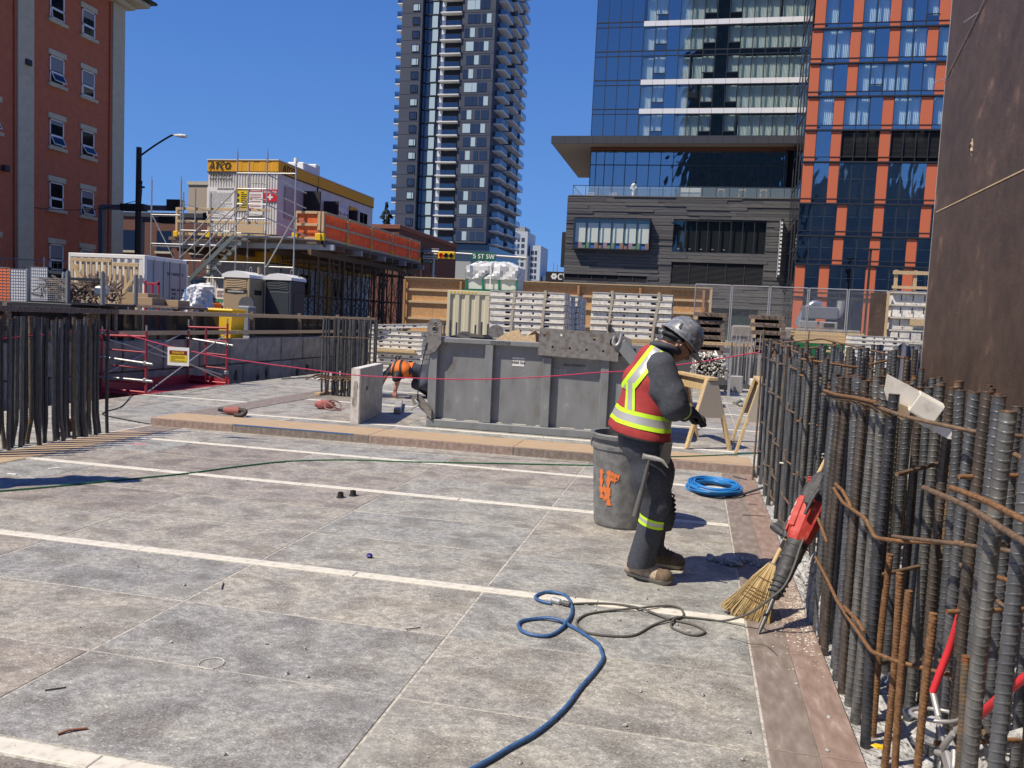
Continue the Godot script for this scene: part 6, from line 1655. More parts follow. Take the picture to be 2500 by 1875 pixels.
# ---------------------------------------------------------------- middle of the deck
func middle_things() -> void:
	# grey steel bin with lifting lugs
	var b := thing("steel_waste_bin", "large grey steel waste skip with lifting lugs standing on the raised deck", "skip", V(0, 0.102, -10.78))
	var x0 := -3.55; var x1 := -0.5
	part("front_plate", sp(V(x0 + 0.05, 0.02, -0.09), V(x1 - 0.05, 1.22, -0.07)), M.steel, b)
	part("back_plate", sp(V(x0 + 0.05, 0.02, -1.35), V(x1 - 0.05, 1.2, -1.33)), M.steel, b)
	part("side_plate", sp(V(x0 + 0.03, 0.02, -1.33), V(x0 + 0.05, 1.2, -0.09)), M.steel, b)
	part("side_plate", sp(V(x1 - 0.05, 0.02, -1.33), V(x1 - 0.03, 1.2, -0.09)), M.steel, b)
	part("floor_plate", sp(V(x0 + 0.05, 0.02, -1.33), V(x1 - 0.05, 0.06, -0.09)), M.steel, b)
	part("top_rail", sp(V(x0 + 0.13, 1.165, -0.10), V(-1.96, 1.235, 0.015), 0.008), M.steel, b)
	part("top_rail", sp(V(-1.955, 1.05, -0.10), V(x1, 1.12, 0.012), 0.008), M.steel, b)
	part("top_rail", sp(V(x0, 1.165, -1.4), V(x1, 1.235, -1.3), 0.008), M.steel, b)
	part("top_rail", sp(V(x0, 1.165, -1.3), V(x0 + 0.1, 1.235, -0.11), 0.008), M.steel, b)
	part("bottom_rail", sp(V(x0, 0.0, -0.10), V(x1, 0.105, 0.02), 0.008), M.steel, b)
	part("end_post", sp(V(x0, 0.108, -0.10), V(x0 + 0.125, 1.16, 0.01), 0.008), M.steel, b)
	part("end_post", sp(V(x1 - 0.1, 0.108, -0.10), V(x1, 1.045, 0.01), 0.008), M.steel, b)
	for x in [-2.70, -1.90, -1.13]:
		part("rib", sp(V(x - 0.055, 0.108, -0.07), V(x + 0.055, 1.16 if x < -2 else 1.045, 0.012), 0.006), M.steel, b)
		part("rib_flange", sp(V(x - 0.075, 0.108, -0.068), V(x - 0.057, 1.15 if x < -2 else 1.04, -0.052)), M.steel, b)
	part("gusset", tri_plate([Vector2(0, 0), Vector2(0.12, 0), Vector2(0, -0.14)], V(x0 + 0.126, 1.16, -0.06)), M.steel, b)
	var eye := func(pts: Array, holes: Array, at: Vector3, called: String, mat: Material, s: float) -> void:
		var m := MB.new()
		m.prism(PackedVector2Array(pts), Transform3D(Basis(), at), 0.03)
		var o := part(called, m, mat, b)
		for h in holes:
			var r := MB.new()
			r.cyl(at + V(h[0], h[1], -0.02), at + V(h[0], h[1], 0.0175), h[2], -1, 14)
			part("bolt_hole", r, M.pale if s > 0 else M.dark_steel, o)
			var rim := []
			for j in 15: rim.append(at + V(h[0] + cos(TAU * j / 14) * h[2], h[1] + sin(TAU * j / 14) * h[2], 0.017))
			part("hole_rim", tb(rim, 0.006, 5), mat, o)
	eye.call([Vector2(0, 0.0), Vector2(0.06, -0.06), Vector2(0.14, -0.02), Vector2(0.22, 0.1), Vector2(0.22, 0.36), Vector2(0.18, 0.42), Vector2(0.06, 0.42), Vector2(0.02, 0.36)], [[0.12, 0.28, 0.035], [0.13, 0.36, 0.018]], V(x0 - 0.04, 1.06, 0.03), "lifting_lug", M.lug, 0.0)
	eye.call([Vector2(-0.2, 0.12), Vector2(-0.17, 0.03), Vector2(-0.08, 0.0), Vector2(0.1, -0.16), Vector2(0.1, -0.02), Vector2(-0.08, 0.17), Vector2(-0.15, 0.18)], [[-0.11, 0.09, 0.032]], V(x0 - 0.02, 0.26, 0.03), "lower_lug", M.lug, 0.0)
	part("shackle", tb(smooth([V(x0 - 0.15, 0.36, 0.07), V(x0 - 0.1, 0.30, 0.09), V(x0 - 0.17, 0.25, 0.09), V(x0 - 0.2, 0.22, 0.07)], 4), 0.016, 8), M.galv, b)
	part("sling_wire", tb([V(x0 - 0.13, 0.35, 0.05), V(x0 - 0.10, 0.75, 0.06), V(x0 - 0.02, 1.15, 0.05)], 0.008, 6), M.dark_steel, b)
	# perforated lifting plate on the right
	var lp := MB.new()
	lp.holed(1.06, 0.36, [[-0.46, 0.09, 0.02, 0.026], [-0.24, 0.10, 0.018, 0.022], [0.20, 0.09, 0.018, 0.022], [0.44, 0.07, 0.035, 0.05], [-0.34, -0.06, 0.014, 0.014], [-0.11, -0.06, 0.014, 0.014], [0.11, -0.06, 0.014, 0.014], [0.33, -0.06, 0.014, 0.014]], Transform3D(Basis(Vector3.BACK, -0.03), V(-1.49, 1.235, 0.045)), 0.03)
	part("lifting_plate", lp, M.lug, b)
	part("plate_backing", sp(V(-1.95, 1.12, -0.05), V(-1.05, 1.32, 0.0)), M.dark_steel, b)
	part("plate_shackle", tb(smooth([V(-1.02, 1.37, 0.07), V(-1.04, 1.28, 0.08), V(-1.0, 1.25, 0.08), V(-0.96, 1.29, 0.07), V(-0.94, 1.40, 0.05)], 4), 0.02, 8), M.galv, b)
	eye.call([Vector2(0, 0), Vector2(0.16, -0.1), Vector2(0.2, 0.0), Vector2(0.16, 0.2), Vector2(0.05, 0.24), Vector2(-0.02, 0.2)], [[0.1, 0.12, 0.03]], V(-0.98, 1.14, -0.03), "lifting_lug", M.lug, 0.0)
	var br := MB.new(); br.bar(V(-0.95, 1.28, 0.02), V(-0.45, 0.72, 0.02), 0.10, 0.16, 0.01)
	part("lifting_arm", br, M.steel, b)
	var far_lug := MB.new()
	far_lug.prism(PackedVector2Array([Vector2(0, 0), Vector2(0.22, 0), Vector2(0.22, 0.15), Vector2(0.18, 0.21), Vector2(0.11, 0.235), Vector2(0.04, 0.21), Vector2(0, 0.15)]), Transform3D(Basis(), V(-3.05, 1.2, -1.33)), 0.03)
	part("lifting_lug", far_lug, M.lug, b)
	var st := part("capacity_sticker", bx(V(-2.31, 0.955, -0.068), V(0.17, 0.115, 0.003)), M.white, b)
	lettering("MAX GROSS", 0.022, M.ink, st, V(-2.31, 0.985, -0.066))
	lettering("5000 lbs", 0.034, M.ink, st, V(-2.31, 0.945, -0.066))
	for q in [["CODE", -1.76, 0.86, 0.065], ["CONTINE", -2.55, 1.2, 0.045], ["MAX CAPACITY", -1.55, 0.95, 0.03]]:
		lettering(q[0], q[3], tinted(M.steel, Color(1.25, 1.25, 1.25) if q[0] == "CODE" else Color(0.6, 0.6, 0.6)), b, V(q[1], q[2], -0.066 if q[0] != "CONTINE" else 0.017), Basis(), true, 0.003)
	for i in 9: part("weld_bead", tb([V(x0 + 0.2 + i * 0.33, 0.108, -0.062), V(x0 + 0.4 + i * 0.33, 0.108, -0.062)], 0.008, 5), M.panel_lip, b)
	for q in [[-3.15, 0.66, 9, 0.2], [-2.3, 0.6, 7, 0.25], [-1.55, 0.7, 9, 0.25]]:
		var sm := MB.new()
		for i in int(q[2]):
			var c := V(q[0] + rr(-1, 1) * q[3], q[1] + rr(-1, 1) * q[3], -0.0685)
			sm.tube(smooth([c, c + V(rr(-0.06, 0.06), rr(-0.05, 0.05), 0), c + V(rr(-0.1, 0.1), rr(-0.08, 0.08), 0)], 2), 0.0009, 3, false)
		part("scratches", sm, M.panel_lip, b)
	# contents
	var scraps := [["torn brown plywood scrap on top of the steel skip", 0], ["second plywood scrap with pointed corner in the steel skip", 1], ["crumpled dark plastic sheet in the steel skip", 2]]
	for q in scraps:
		var m := MB.new()
		if q[1] < 2:
			m.prism(PackedVector2Array([Vector2(-0.28, -0.12), Vector2(0.3, -0.12), Vector2(0.24, 0.10), Vector2(0.08, 0.03), Vector2(0.0, 0.12), Vector2(-0.16, 0.02)]), Transform3D(Basis(V(1, 0, 0.1).normalized(), 0.5 * (q[1] * 2 - 1)) * Basis(Vector3.UP, 0.3), V(-2.4 + 0.22 * q[1], 1.385, -11.1 - 0.2 * q[1])), 0.018)
		else: m.blob(V(-3.1, 1.30, -11.25), V(0.35, 0.10, 0.25), 66, 0.3, 9)
		one("scrap_piece", m, M.wood if q[1] < 2 else M.rubber, q[0], "scrap", "scrap in the skip")
	one("scrap_fill", bx(V(-2.0, 0.95, -11.45), V(2.8, 0.55, 1.1), 0.05), M.old_wood, "dark mixed rubbish filling the steel skip", "rubbish")
	# leaning panel
	var p := thing("leaning_formwork_panel", "grey formwork panel standing on edge left of the steel skip", "formwork panel", V(-4.46, 0.102, -10.45), 0.16)
	part("panel_face", sp(V(0.045, 0, -1.4), V(0.06, 0.76, 0.0), 0.004), M.panel_grey, p)
	var fe := MB.new(); fe.holed(0.115, 0.76, [[0.01, 0.14, 0.03, 0.07], [0.0, -0.08, 0.032, 0.07]], Transform3D(Basis(), V(-0.015, 0.38, -0.005)), 0.012)
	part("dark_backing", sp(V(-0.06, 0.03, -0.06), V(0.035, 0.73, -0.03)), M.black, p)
	part("end_frame", fe, M.panel_white, p)
	part("edge_frame", sp(V(-0.07, 0.735, -1.4), V(0.045, 0.762, -0.012), 0.005), M.panel_white, p)
	part("edge_frame", sp(V(-0.07, 0.0, -1.4), V(0.045, 0.025, -0.012), 0.005), M.panel_white, p)
	part("end_frame", sp(V(-0.07, 0.0, -1.415), V(0.045, 0.76, -1.401), 0.004), M.panel_white, p)
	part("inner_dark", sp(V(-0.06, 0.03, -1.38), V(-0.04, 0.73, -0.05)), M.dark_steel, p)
	part("slot", sp(V(0.06, 0.44, -0.42), V(0.0625, 0.49, -0.32)), M.black, p)
	one("steel_channel", sp(V(-0.05, 0.102, -1.4), V(0.06, 0.18, 0), 0.01), M.panel_grey, "short grey metal channel lying between the standing panel and the skip", "channel", "", V(-4.4, 0, -11.9), 0.33)
	# power tools on the step
	var t := thing("rotary_hammer", "dusty red rotary hammer lying on the plywood step at the left", "power tool", V(-6.44, 0.16, -10.42), -0.2)
	part("body", tb([V(0.02, 0.0, 0), V(0.1, 0, 0), V(0.26, 0.01, 0), V(0.3, 0.01, 0)], [0.035, 0.055, 0.06, 0.04], 10), flat(lin(0.30, 0.10, 0.085), 0.8), t)
	part("chuck", tb([V(-0.08, 0, 0), V(0.02, 0, 0)], [0.028, 0.035], 10), M.dark_steel, t)
	part("handle", tb(smooth([V(0.28, 0.03, 0), V(0.42, 0.02, 0.02), V(0.43, -0.03, 0.1), V(0.32, -0.03, 0.12)], 4), 0.03, 8), flat(lin(0.06, 0.045, 0.04), 0.8), t)
	var g := thing("angle_grinder", "faded red tool with coiled cord on the grey deck left of the standing panel", "power tool", V(-5.6, 0.17, -11.8), 0.2)
	var gm := MB.new(); gm.blob(V(0.05, 0, 0), V(0.17, 0.075, 0.09), 71, 0.12, 10)
	part("body", gm, flat(lin(0.34, 0.11, 0.10), 0.8), g)
	part("cord", tb(smooth([V(0.1, 0.05, 0.05), V(0.2, -0.01, 0.1), V(0.3, -0.05, 0.05), V(0.27, 0.04, -0.02), V(0.12, 0.07, 0.03), V(0.08, -0.04, 0.1), V(0.25, -0.06, 0.16), V(0.34, -0.06, 0.14)], 4), 0.011, 6), flat(lin(0.3, 0.17, 0.15), 0.8), g)
	# saw horses
	for k in 2:
		var s := thing("saw_horse", ["wooden saw horse with plywood gusset behind the worker", "second wooden saw horse partly hidden by the rebar cage"][k], "saw horse", [V(0.22, 0.102, -10.7), V(0.86, 0.102, -10.55)][k], [0.38, 0.0][k], "saw horses")
		part("top_beam", sp(V(-0.06, 0.87, -1.15), V(0.06, 0.91, 0.08), 0.004), M.lumber, s)
		part("web_beam", sp(V(-0.02, 0.72, -1.15), V(0.02, 0.868, 0.05), 0.004), M.lumber, s)
		for z in [0.0, -1.0]:
			for sx in [-1, 1]:
				var l := MB.new(); l.bar(V(sx * 0.045, 0.90, z), V(sx * 0.29, 0.0, z + (0.05 if z == 0.0 else -0.05)), 0.035, 0.085, 0.004, Vector3.BACK)
				part("leg", l, M.lumber, s)
			var gsm := MB.new()
			gsm.prism(PackedVector2Array([Vector2(-0.07, 0.86), Vector2(0.07, 0.86), Vector2(0.19, 0.40), Vector2(-0.19, 0.40)]), Transform3D(Basis(), V(0, 0, z + (0.062 if z == 0.0 else -0.062))), 0.012)
			part("gusset", gsm, flat(lin(0.36, 0.315, 0.255), 0.85), s)
func bent(p: Array) -> Array:   # straight runs with tight rounded corners
	var o := [p[0]]
	for i in range(1, p.size() - 1):
		var a: Vector3 = p[i - 1]; var b: Vector3 = p[i]; var c: Vector3 = p[i + 1]
		var r := minf(0.035, minf(a.distance_to(b), b.distance_to(c)) * 0.4)
		var q := b + (a - b).normalized() * r; var w := b + (c - b).normalized() * r
		for t in [0.0, 0.33, 0.67, 1.0]: o.append(q.lerp(b, t).lerp(b.lerp(w, t), t))
	o.append(p[p.size() - 1])
	return o
func tri_plate(p: Array, at: Vector3) -> MB:
	var m := MB.new()
	m.prism(PackedVector2Array(p), Transform3D(Basis(), at), 0.02)
	return m

# ---------------------------------------------------------------- stacks at the back
func panel_proto(called: String) -> Node3D:
	var p := Node3D.new()
	p.name = called
	var fr := MB.new()
	var hl := [[-0.39, 0.0, 0.055, 0.019], [-0.12, 0.0, 0.021, 0.021], [0.12, 0.0, 0.021, 0.021], [0.41, 0.0, 0.055, 0.019]]
	fr.holed(1.49, 0.094, hl, Transform3D(Basis(), V(0, 0.058, 0.365)), 0.006)
	fr.holed(1.49, 0.094, hl, Transform3D(Basis(), V(0, 0.058, -0.365)), 0.006)
	var hs := [[-0.25, 0.0, 0.02, 0.026], [0.0, 0.0, 0.02, 0.026], [0.25, 0.0, 0.02, 0.026]]
	fr.holed(0.73, 0.094, hs, Transform3D(Basis(Vector3.UP, PI / 2), V(0.742, 0.058, 0)), 0.006)
	fr.holed(0.73, 0.094, hs, Transform3D(Basis(Vector3.UP, PI / 2), V(-0.742, 0.058, 0)), 0.006)
	part("frame", fr, M.panel_white, p)
	var lip := MB.new()
	for y in [0.008, 0.108]:
		for s in [-1, 1]:
			lip.box(V(0, y, s * 0.369), V(1.5, 0.014, 0.022), 0.003)
			lip.box(V(s * 0.743, y, 0), V(0.02, 0.014, 0.73), 0.003)
		for q in [-0.125, 0.125]: lip.box(V(0.748, 0.058, q), V(0.012, 0.10, 0.02))
	part("lip", lip, M.panel_lip, p)
	part("face_sheet", sp(V(-0.74, 0.103, -0.36), V(0.74, 0.114, 0.36)), M.panel_grey, p)
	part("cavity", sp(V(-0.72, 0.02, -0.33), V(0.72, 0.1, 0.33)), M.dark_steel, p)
	return p
func nth(i: int) -> String:
	var a := ["first", "second", "third", "fourth", "fifth", "sixth", "seventh", "eighth", "ninth", "tenth", "eleventh", "twelfth", "thirteenth", "fourteenth", "fifteenth", "sixteenth", "seventeenth", "eighteenth", "nineteenth"]
	var k := 34 - i
	if k < 20: return a[k - 1]
	if k % 10 == 0: return ["twentieth", "thirtieth", "fortieth"][k / 10 - 2]
	return ["twenty-", "thirty-", "forty-"][k / 10 - 2] + a[k % 10 - 1]
func ordinal(i: int) -> String:
	return ["topmost", "second", "third", "fourth", "fifth", "sixth", "seventh", "eighth", "ninth", "tenth", "eleventh", "twelfth", "thirteenth", "fourteenth", "fifteenth", "sixteenth"][i]
func back_stacks() -> void:
	var proto := panel_proto("formwork_panel")
	var stacks := [
		["in the tall stack beside the cream container", -3.285, 2.19, -16.35, 15, 0.0],
		["in the second stack back beside the cream container", -3.30, 2.17, -17.2, 9, 0.01],
		["in the third stack back beside the cream container", -3.27, 2.20, -18.05, 9, 0.0],
		["in the fourth stack back beside the cream container", -3.29, 2.18, -18.9, 9, -0.01],
		["in the strapped stack above the timber blocks", -1.215, 2.22, -16.0, 7, 0.0],
		["in the stack below the timber blocks", -1.2, 1.15, -16.0, 8, 0.02],
		["in the untidy stack beside the rebar bundle", -7.75, 1.31, -21.0, 10, 0.0]]
	for s in stacks:
		for i in int(s[4]):
			var tilt := 0.0
			var o: Node3D = proto.duplicate()
			o.name = "formwork_panel"
			add_child(o, true)
			var y: float = s[2] - 0.122 * (i + 1)
			o.position = V(s[1] + rr(-0.012, 0.012), y, s[3] + rr(-0.015, 0.015))
			o.rotation.y = s[5] + rr(-0.008, 0.008)
			if s[3] < -20 and i == 0: o.rotation.y = 0.25; o.rotation.z = 0.06; o.position.y += 0.06
			if s[3] < -20 and i > 0: o.position.x += rr(-0.05, 0.05)
			tag(o, "white formwork panel, %s from top %s" % [ordinal(i), s[0]] if i > 0 else "topmost white formwork panel %s" % s[0], "formwork panel", "stacked white formwork panels")
	proto.free()
	var marks := MB.new()
	one("painted_mark", sp(V(-2.86, 1.30, -15.965), V(-2.82, 1.37, -15.955)), M.orange, "small orange paint mark on the tall strapped stack", "paint mark")
	one("painted_mark", sp(V(-2.81, 1.30, -15.965), V(-2.775, 1.37, -15.955)), M.green, "small green paint mark beside the orange one on the tall stack", "paint mark")
	var webbing := flat(lin(0.42, 0.37, 0.29), 0.9)
	for q in [[-3.55, -15.96, 0.3, 2.22, "left tan ratchet strap round the tall strapped stack"], [-2.93, -15.96, 0.3, 2.22, "right tan ratchet strap round the tall strapped stack"], [-1.59, -15.61, 0.2, 2.25, "left tan ratchet strap on the stack with timber blocks"], [-0.72, -15.61, 0.2, 2.25, "right tan ratchet strap on the stack with timber blocks"]]:
		var st := thing("ratchet_strap", q[4], "strap", Vector3.ZERO, 0, "ratchet straps on the stacks")
		var sm := MB.new()
		var py: float = q[3]; var px: float = q[0]
		while py > q[2]:
			var nx: float = q[0] + 0.03 * sin(py * 3.0) - (0.06 * (q[3] - py) if q[0] > -1.0 else 0.0)
			sm.quad(V(nx - 0.025, py - 0.1, q[1]), V(nx + 0.025, py - 0.1, q[1]), V(px + 0.025, py, q[1]), V(px - 0.025, py, q[1]))
			px = nx; py -= 0.1
		part("webbing", sm, webbing, st)
		part("top_webbing", sp(V(q[0] - 0.025, q[3] - 0.003, q[1] - 0.8), V(q[0] + 0.025, q[3] + 0.002, q[1])), webbing, st)
		if q[1] > -15.8:
			var rb := MB.new(); rb.box(V(q[0] + 0.0, 1.55, q[1] + 0.02), V(0.07, 0.14, 0.04), 0.01); rb.tube([V(q[0] - 0.04, 1.42, q[1] + 0.03), V(q[0] + 0.04, 1.42, q[1] + 0.03)], 0.012, 6); rb.tube([V(q[0] - 0.03, 1.35, q[1] + 0.04), V(q[0] + 0.03, 1.3, q[1] + 0.04)], 0.01, 6)
			part("ratchet", rb, M.dark_steel, st)
	for i in 3: one("timber_block", sp(V(-1.9, 1.16 + 0.072 * i, -16.35 - 0.02 * i), V(-0.55 + 0.05 * i, 1.228 + 0.072 * i, -15.62), 0.006), tinted(M.lumber, Color.WHITE * (1.0 - 0.06 * i)), "long pale timber block, %s of three between the white panel stacks" % ["lowest", "middle", "upper"][i], "timber", "timber blocks")
	one("timber_block", sp(V(-8.3, 0.62, -20.6), V(-7.15, 0.69, -20.5), 0.006), M.lumber, "pale timber strip inside the untidy white stack", "timber")
	# cream container
	var c := thing("cream_container", "cream corrugated steel container behind the white panel stacks", "container", V(-6.78, 0.1, -22.0))
	part("front", corrugated(2.3, 2.06, 0.265, 0.05), flat(lin(0.56, 0.52, 0.38), 0.6), c, V(0.08, 0.1, -0.06))
	part("shell", sp(V(0.02, 0.05, -2.4), V(2.42, 2.18, -0.07)), flat(lin(0.56, 0.52, 0.38), 0.6), c)
	var fr := MB.new(); fr.span(V(0, 2.15, -0.1), V(2.44, 2.26, 0), 0.01); fr.span(V(0, 0, -0.1), V(2.44, 0.12, 0), 0.01); fr.span(V(0, 0, -0.12), V(0.09, 2.26, 0.002), 0.01)
	part("frame", fr, flat(lin(0.56, 0.52, 0.38), 0.6), c)
	var tape := MB.new()
	for i in 8: tape.box(V(0.1 + 0.1 * i, 2.21, 0.004), V(0.05, 0.05, 0.004))
	part("hazard_stripe", tape, M.yellow, c)
	# tarped pallet of white boards
	var t := thing("tarped_pallet", "pallet of white boards in green frame under a crumpled silver tarp", "pallet stack", V(-6.62, 2.37, -23.2))
	var fr2 := flat(lin(0.01, 0.17, 0.09), 0.5)
	part("white_boards", sp(V(0.05, 0.08, -1.0), V(1.5, 0.62, -0.02), 0.01), flat(lin(0.60, 0.62, 0.55), 0.7), t)
	for x in [0.0, 0.5, 0.98, 1.5]: part("green_post", sp(V(x, 0, -0.03), V(x + 0.05, 0.64, 0.02)), fr2, t)
	part("green_base", sp(V(-0.1, -0.02, -1.05), V(1.65, 0.06, 0.06)), fr2, t)
	part("green_top", sp(V(0.5, 0.36, -0.01), V(1.02, 0.52, 0.026)), fr2, t)
	var tp := MB.new()
	var gz2 := noise(130, 3.0, 3)
	var prev := []
	for j in 8:
		var row := []
		for i in 41:
			var u := i / 40.0 * 3.6
			var px := clampf(u - 1.05, -0.02, 1.55); var pz := 0.04 if u > 1.05 and u < 2.62 else -(1.05 - u) if u <= 1.05 else -(u - 2.62)
			var y := 0.62 - 0.16 * (j - 4) * 0.5 if j > 3 else 0.75 + 0.05 * (3 - j)
			var inn := 0.0 if j > 3 else (3 - j) * 0.12
			var nn := 0.05 * gz2.get_noise_2d(u * 3.0, j * 0.25) + 0.02 * sin(u * 14.0 + j)
			row.append(V(lerpf(px, 0.77, inn * 1.2) + nn * 0.4, y + nn * 0.6, lerpf(pz, -0.5, inn) + nn))
		if j > 0:
			for i in 40: tp.quad(row[i], row[i + 1], prev[i + 1], prev[i])
		prev = row
	part("tarp", tp, flat(lin(0.55, 0.56, 0.57), 0.45), t)
	part("green_cap", bx(V(0.85, 0.9, -0.5), V(0.7, 0.02, 0.5), 0.01), flat(lin(0.1, 0.5, 0.2), 0.5), t)
	part("strap", sp(V(0.74, 0.1, 0.05), V(0.77, 0.85, 0.06)), M.white, t)
	# dowel stubs behind the skip
	var ds := thing("dowel_stubs", "short dark dowel stubs in front of the cream container", "rebar")
	for i in 8: part("rebar", tb([V(-4.9 + i * 0.12 + (0.25 if i > 4 else 0.0), 0.1, -15.0), V(-4.9 + i * 0.12 + (0.25 if i > 4 else 0.0), 1.55 - 0.03 * (i % 3), -15.0)], 0.018, 6), M.plain_bar, ds)
	# dark crates
	for k in 2:
		var px: float = [-0.12, 1.55][k]; var nl: int = [6, 5][k]
		for i in nl:
			var cr := thing("stacked_crate", "brown timber crate, %s of the %s stack by the wire fence" % [["lowest", "second", "third", "fourth", "fifth", "top"][i] if i < nl - 1 else "top", ["left", "right"][k]], "crate", V(px + rr(-0.03, 0.03), [1.0, 1.05][k] + 0.222 * i - (0.16 if k == 0 else 0.0), -25.0 + rr(-0.03, 0.03)), rr(-0.02, 0.02), "stacked brown crates")
			part("front_board", sp(V(0, 0.03, -0.03), V(0.95, 0.15, 0.0), 0.004), M.old_wood, cr)
			part("back_board", sp(V(0, 0.03, -0.9), V(0.95, 0.15, -0.87), 0.004), M.old_wood, cr)
			for x in [0.0, 0.92]: part("side_board", sp(V(x, 0.03, -0.87), V(x + 0.03, 0.15, -0.03), 0.004), M.old_wood, cr)
			for x in [0.02, 0.85]: part("foot_block", sp(V(x, -0.07, -0.1), V(x + 0.1, 0.03, 0.0)), M.old_wood if x > 0.5 else M.wood, cr)
			part("crate_floor", sp(V(0.03, 0.04, -0.86), V(0.92, 0.06, -0.04)), M.old_wood, cr)
			part("skid", sp(V(0.13, -0.068, -0.86), V(0.84, 0.028, -0.5)), M.black, cr)
			part("handle_rod", tb(smooth([V(0.5, 0.12, 0.01), V(0.52, 0.06, 0.02), V(0.68, 0.06, 0.02), V(0.7, 0.13, 0.01)], 2), 0.008, 4), M.ink, cr)
			part("handle_rod", tb([V(0.3, 0.13, 0.01), V(0.42, 0.06, 0.02)], 0.008, 4), M.ink, cr)
		one("crate_plinth", sp(V(px - 0.1, 0.1, -25.9), V(px + 1.1, [0.77, 0.98][k], -25.0), 0.02), M.old_wood, ["dark timber base under the left crate stack", "dark timber base under the right crate stack"][k], "base")
	# lumber on a green box
	var lp := thing("lumber_pile", "pale stack of sawn boards strapped together on the green box", "lumber")
	for j in 7:
		for i in 3: part("board", sp(V(2.75 + 0.02 * (j % 2), 1.36 + 0.047 * j, -25.0 - 0.3 * i - 0.28), V(4.65 - 0.05 * (j % 3), 1.402 + 0.047 * j, -25.0 - 0.3 * i), 0.003), tinted(M.lumber, Color.WHITE * rr(0.9, 1.1), V(rr(0, 5), rr(0, 5), 0)), lp)
	for x in [3.15, 4.15]: part("band", sp(V(x, 1.35, -25.9), V(x + 0.02, 1.70, -24.993)), M.ink, lp)
	var gb := thing("green_site_box", "green steel site box under the pale lumber", "box")
	part("body", sp(V(2.7, 0.1, -26.0), V(4.5, 1.34, -25.0), 0.01), M.green, gb)
	part("seam", sp(V(3.68, 0.1, -24.998), V(3.70, 1.3, -24.99)), M.ink, gb); part("rail", sp(V(3.4, 1.12, -24.95), V(4.3, 1.18, -24.9)), M.wood, gb)
	for x in [3.75, 4.2]: part("bolt", bx(V(x, 1.25, -24.99), V(0.04, 0.05, 0.03)), M.white, gb)
	part("blue_strip", sp(V(4.3, 0.8, -24.9), V(4.36, 1.18, -24.86)), flat(lin(0.12, 0.35, 0.42), 0.6), gb)
	# white slotted panel stack and form stack on the right
	var wp := panel_proto("formwork_panel")
	for i in 8:
		var o: Node3D = wp.duplicate(); o.name = "formwork_panel"; add_child(o, true)
		o.position = V(4.9, 1.52 - 0.122 * i, -24.6); o.rotation.y = rr(-0.01, 0.01)
		tag(o, "white formwork panel, %s from the top of the right stack by the grey cloth" % ordinal(i), "formwork panel", "stacked white formwork panels")
	wp.free()
	var ws := thing("white_form_stack", "tall stack of old white timber forms beside the brown wall", "form stack", V(5.3, 0.1, -25.0))
	for i in 8:
		part("form", sp(V(rr(0, 0.06), 0.35 * i, -1.2), V(1.4, 0.35 * i + 0.30, rr(-0.05, 0.05)), 0.015), tinted(M.panel_white, Color.WHITE * rr(0.9, 1.08), V(i, i, 0)), ws)
		part("lip", sp(V(-0.02, 0.35 * i + 0.302, -1.2), V(1.42, 0.35 * i + 0.346, 0.06), 0.01), M.panel_lip, ws)
		for k in 3: part("slot", sp(V(0.22 + k * 0.3, 0.35 * i + 0.1, 0.05), V(0.25 + k * 0.3, 0.35 * i + 0.27, 0.056)), M.ink, ws)
	for q in [[0.5, 1.88, 0.5, 0.18], [0.9, 2.3, 0.4, 0.2]]: part("timber_patch", sp(V(q[0], q[1], 0.06), V(q[0] + q[2], q[1] + q[3], 0.1)), M.wood, ws)
	var hr := thing("timber_handrail", "timber guard rail on top of the white form stack", "guard rail", V(5.3, 2.9, -25.2))
	for x in [0.05, 0.55]: part("post", sp(V(x, 0, 0), V(x + 0.09, 0.62, 0.05)), M.wood, hr)
	part("rail", sp(V(0, 0.5, 0.052), V(1.5, 0.6, 0.09)), M.wood, hr); part("rail", sp(V(0, 0.1, 0.052), V(1.5, 0.18, 0.09)), M.wood, hr)
	var bpn := thing("brown_form_panel", "small upright brown form panel with timber edge left of the white forms", "form panel", V(4.72, 0.1, -24.9))
	part("face", sp(V(0, 0, -0.05), V(0.42, 2.75, 0.0), 0.004), M.wall_ply, bpn); part("timber_edge", sp(V(0.422, 0, -0.06), V(0.49, 2.8, 0.01), 0.004), M.wood, bpn)
	# rack of pale pipes
	var pr := thing("pipe_bundle", "bundle of pale square tubes seen end on in a metal rack", "tube bundle", V(0, 0.1, -19.5))
	var pm := MB.new(); var pk := MB.new()
	for i in 260:
		var a := rr(0, TAU); var r := 0.36 * sqrt(rg.randf())
		var ct := V(0.36 + cos(a) * r, 0.62 + sin(a) * r * 0.95, rr(-0.1, 0.08))
		var bs := Basis(Vector3.BACK, rr(0, 3)) * Basis(Vector3.UP, rr(-0.2, 0.2))
		pm.box(ct + V(0, 0, -0.5), V(0.034, 0.012, 1.0), 0, bs)
		pm.box(ct + bs * V(0.014, 0.016, 0) + V(0, 0, -0.5), V(0.010, 0.034, 1.0), 0, bs)
	part("tubes", pm, M.panel_white, pr)
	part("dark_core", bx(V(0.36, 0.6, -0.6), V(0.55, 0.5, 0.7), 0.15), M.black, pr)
	for x in [-0.05, 0.78]: part("rack_post", sp(V(x, 0, -0.05), V(x + 0.06, 0.9, 0.01)), M.galv, pr)
	for y in [0.2, 0.26]: part("rack_beam", sp(V(-0.05, y - 0.06, -0.06), V(0.84, y - 0.01, 0.0)), M.dark_steel, pr)
	var sb := thing("starter_bars", "thin galvanised upright bars in a grey socket right of the tube bundle", "bars", V(0, 0.1, -21))
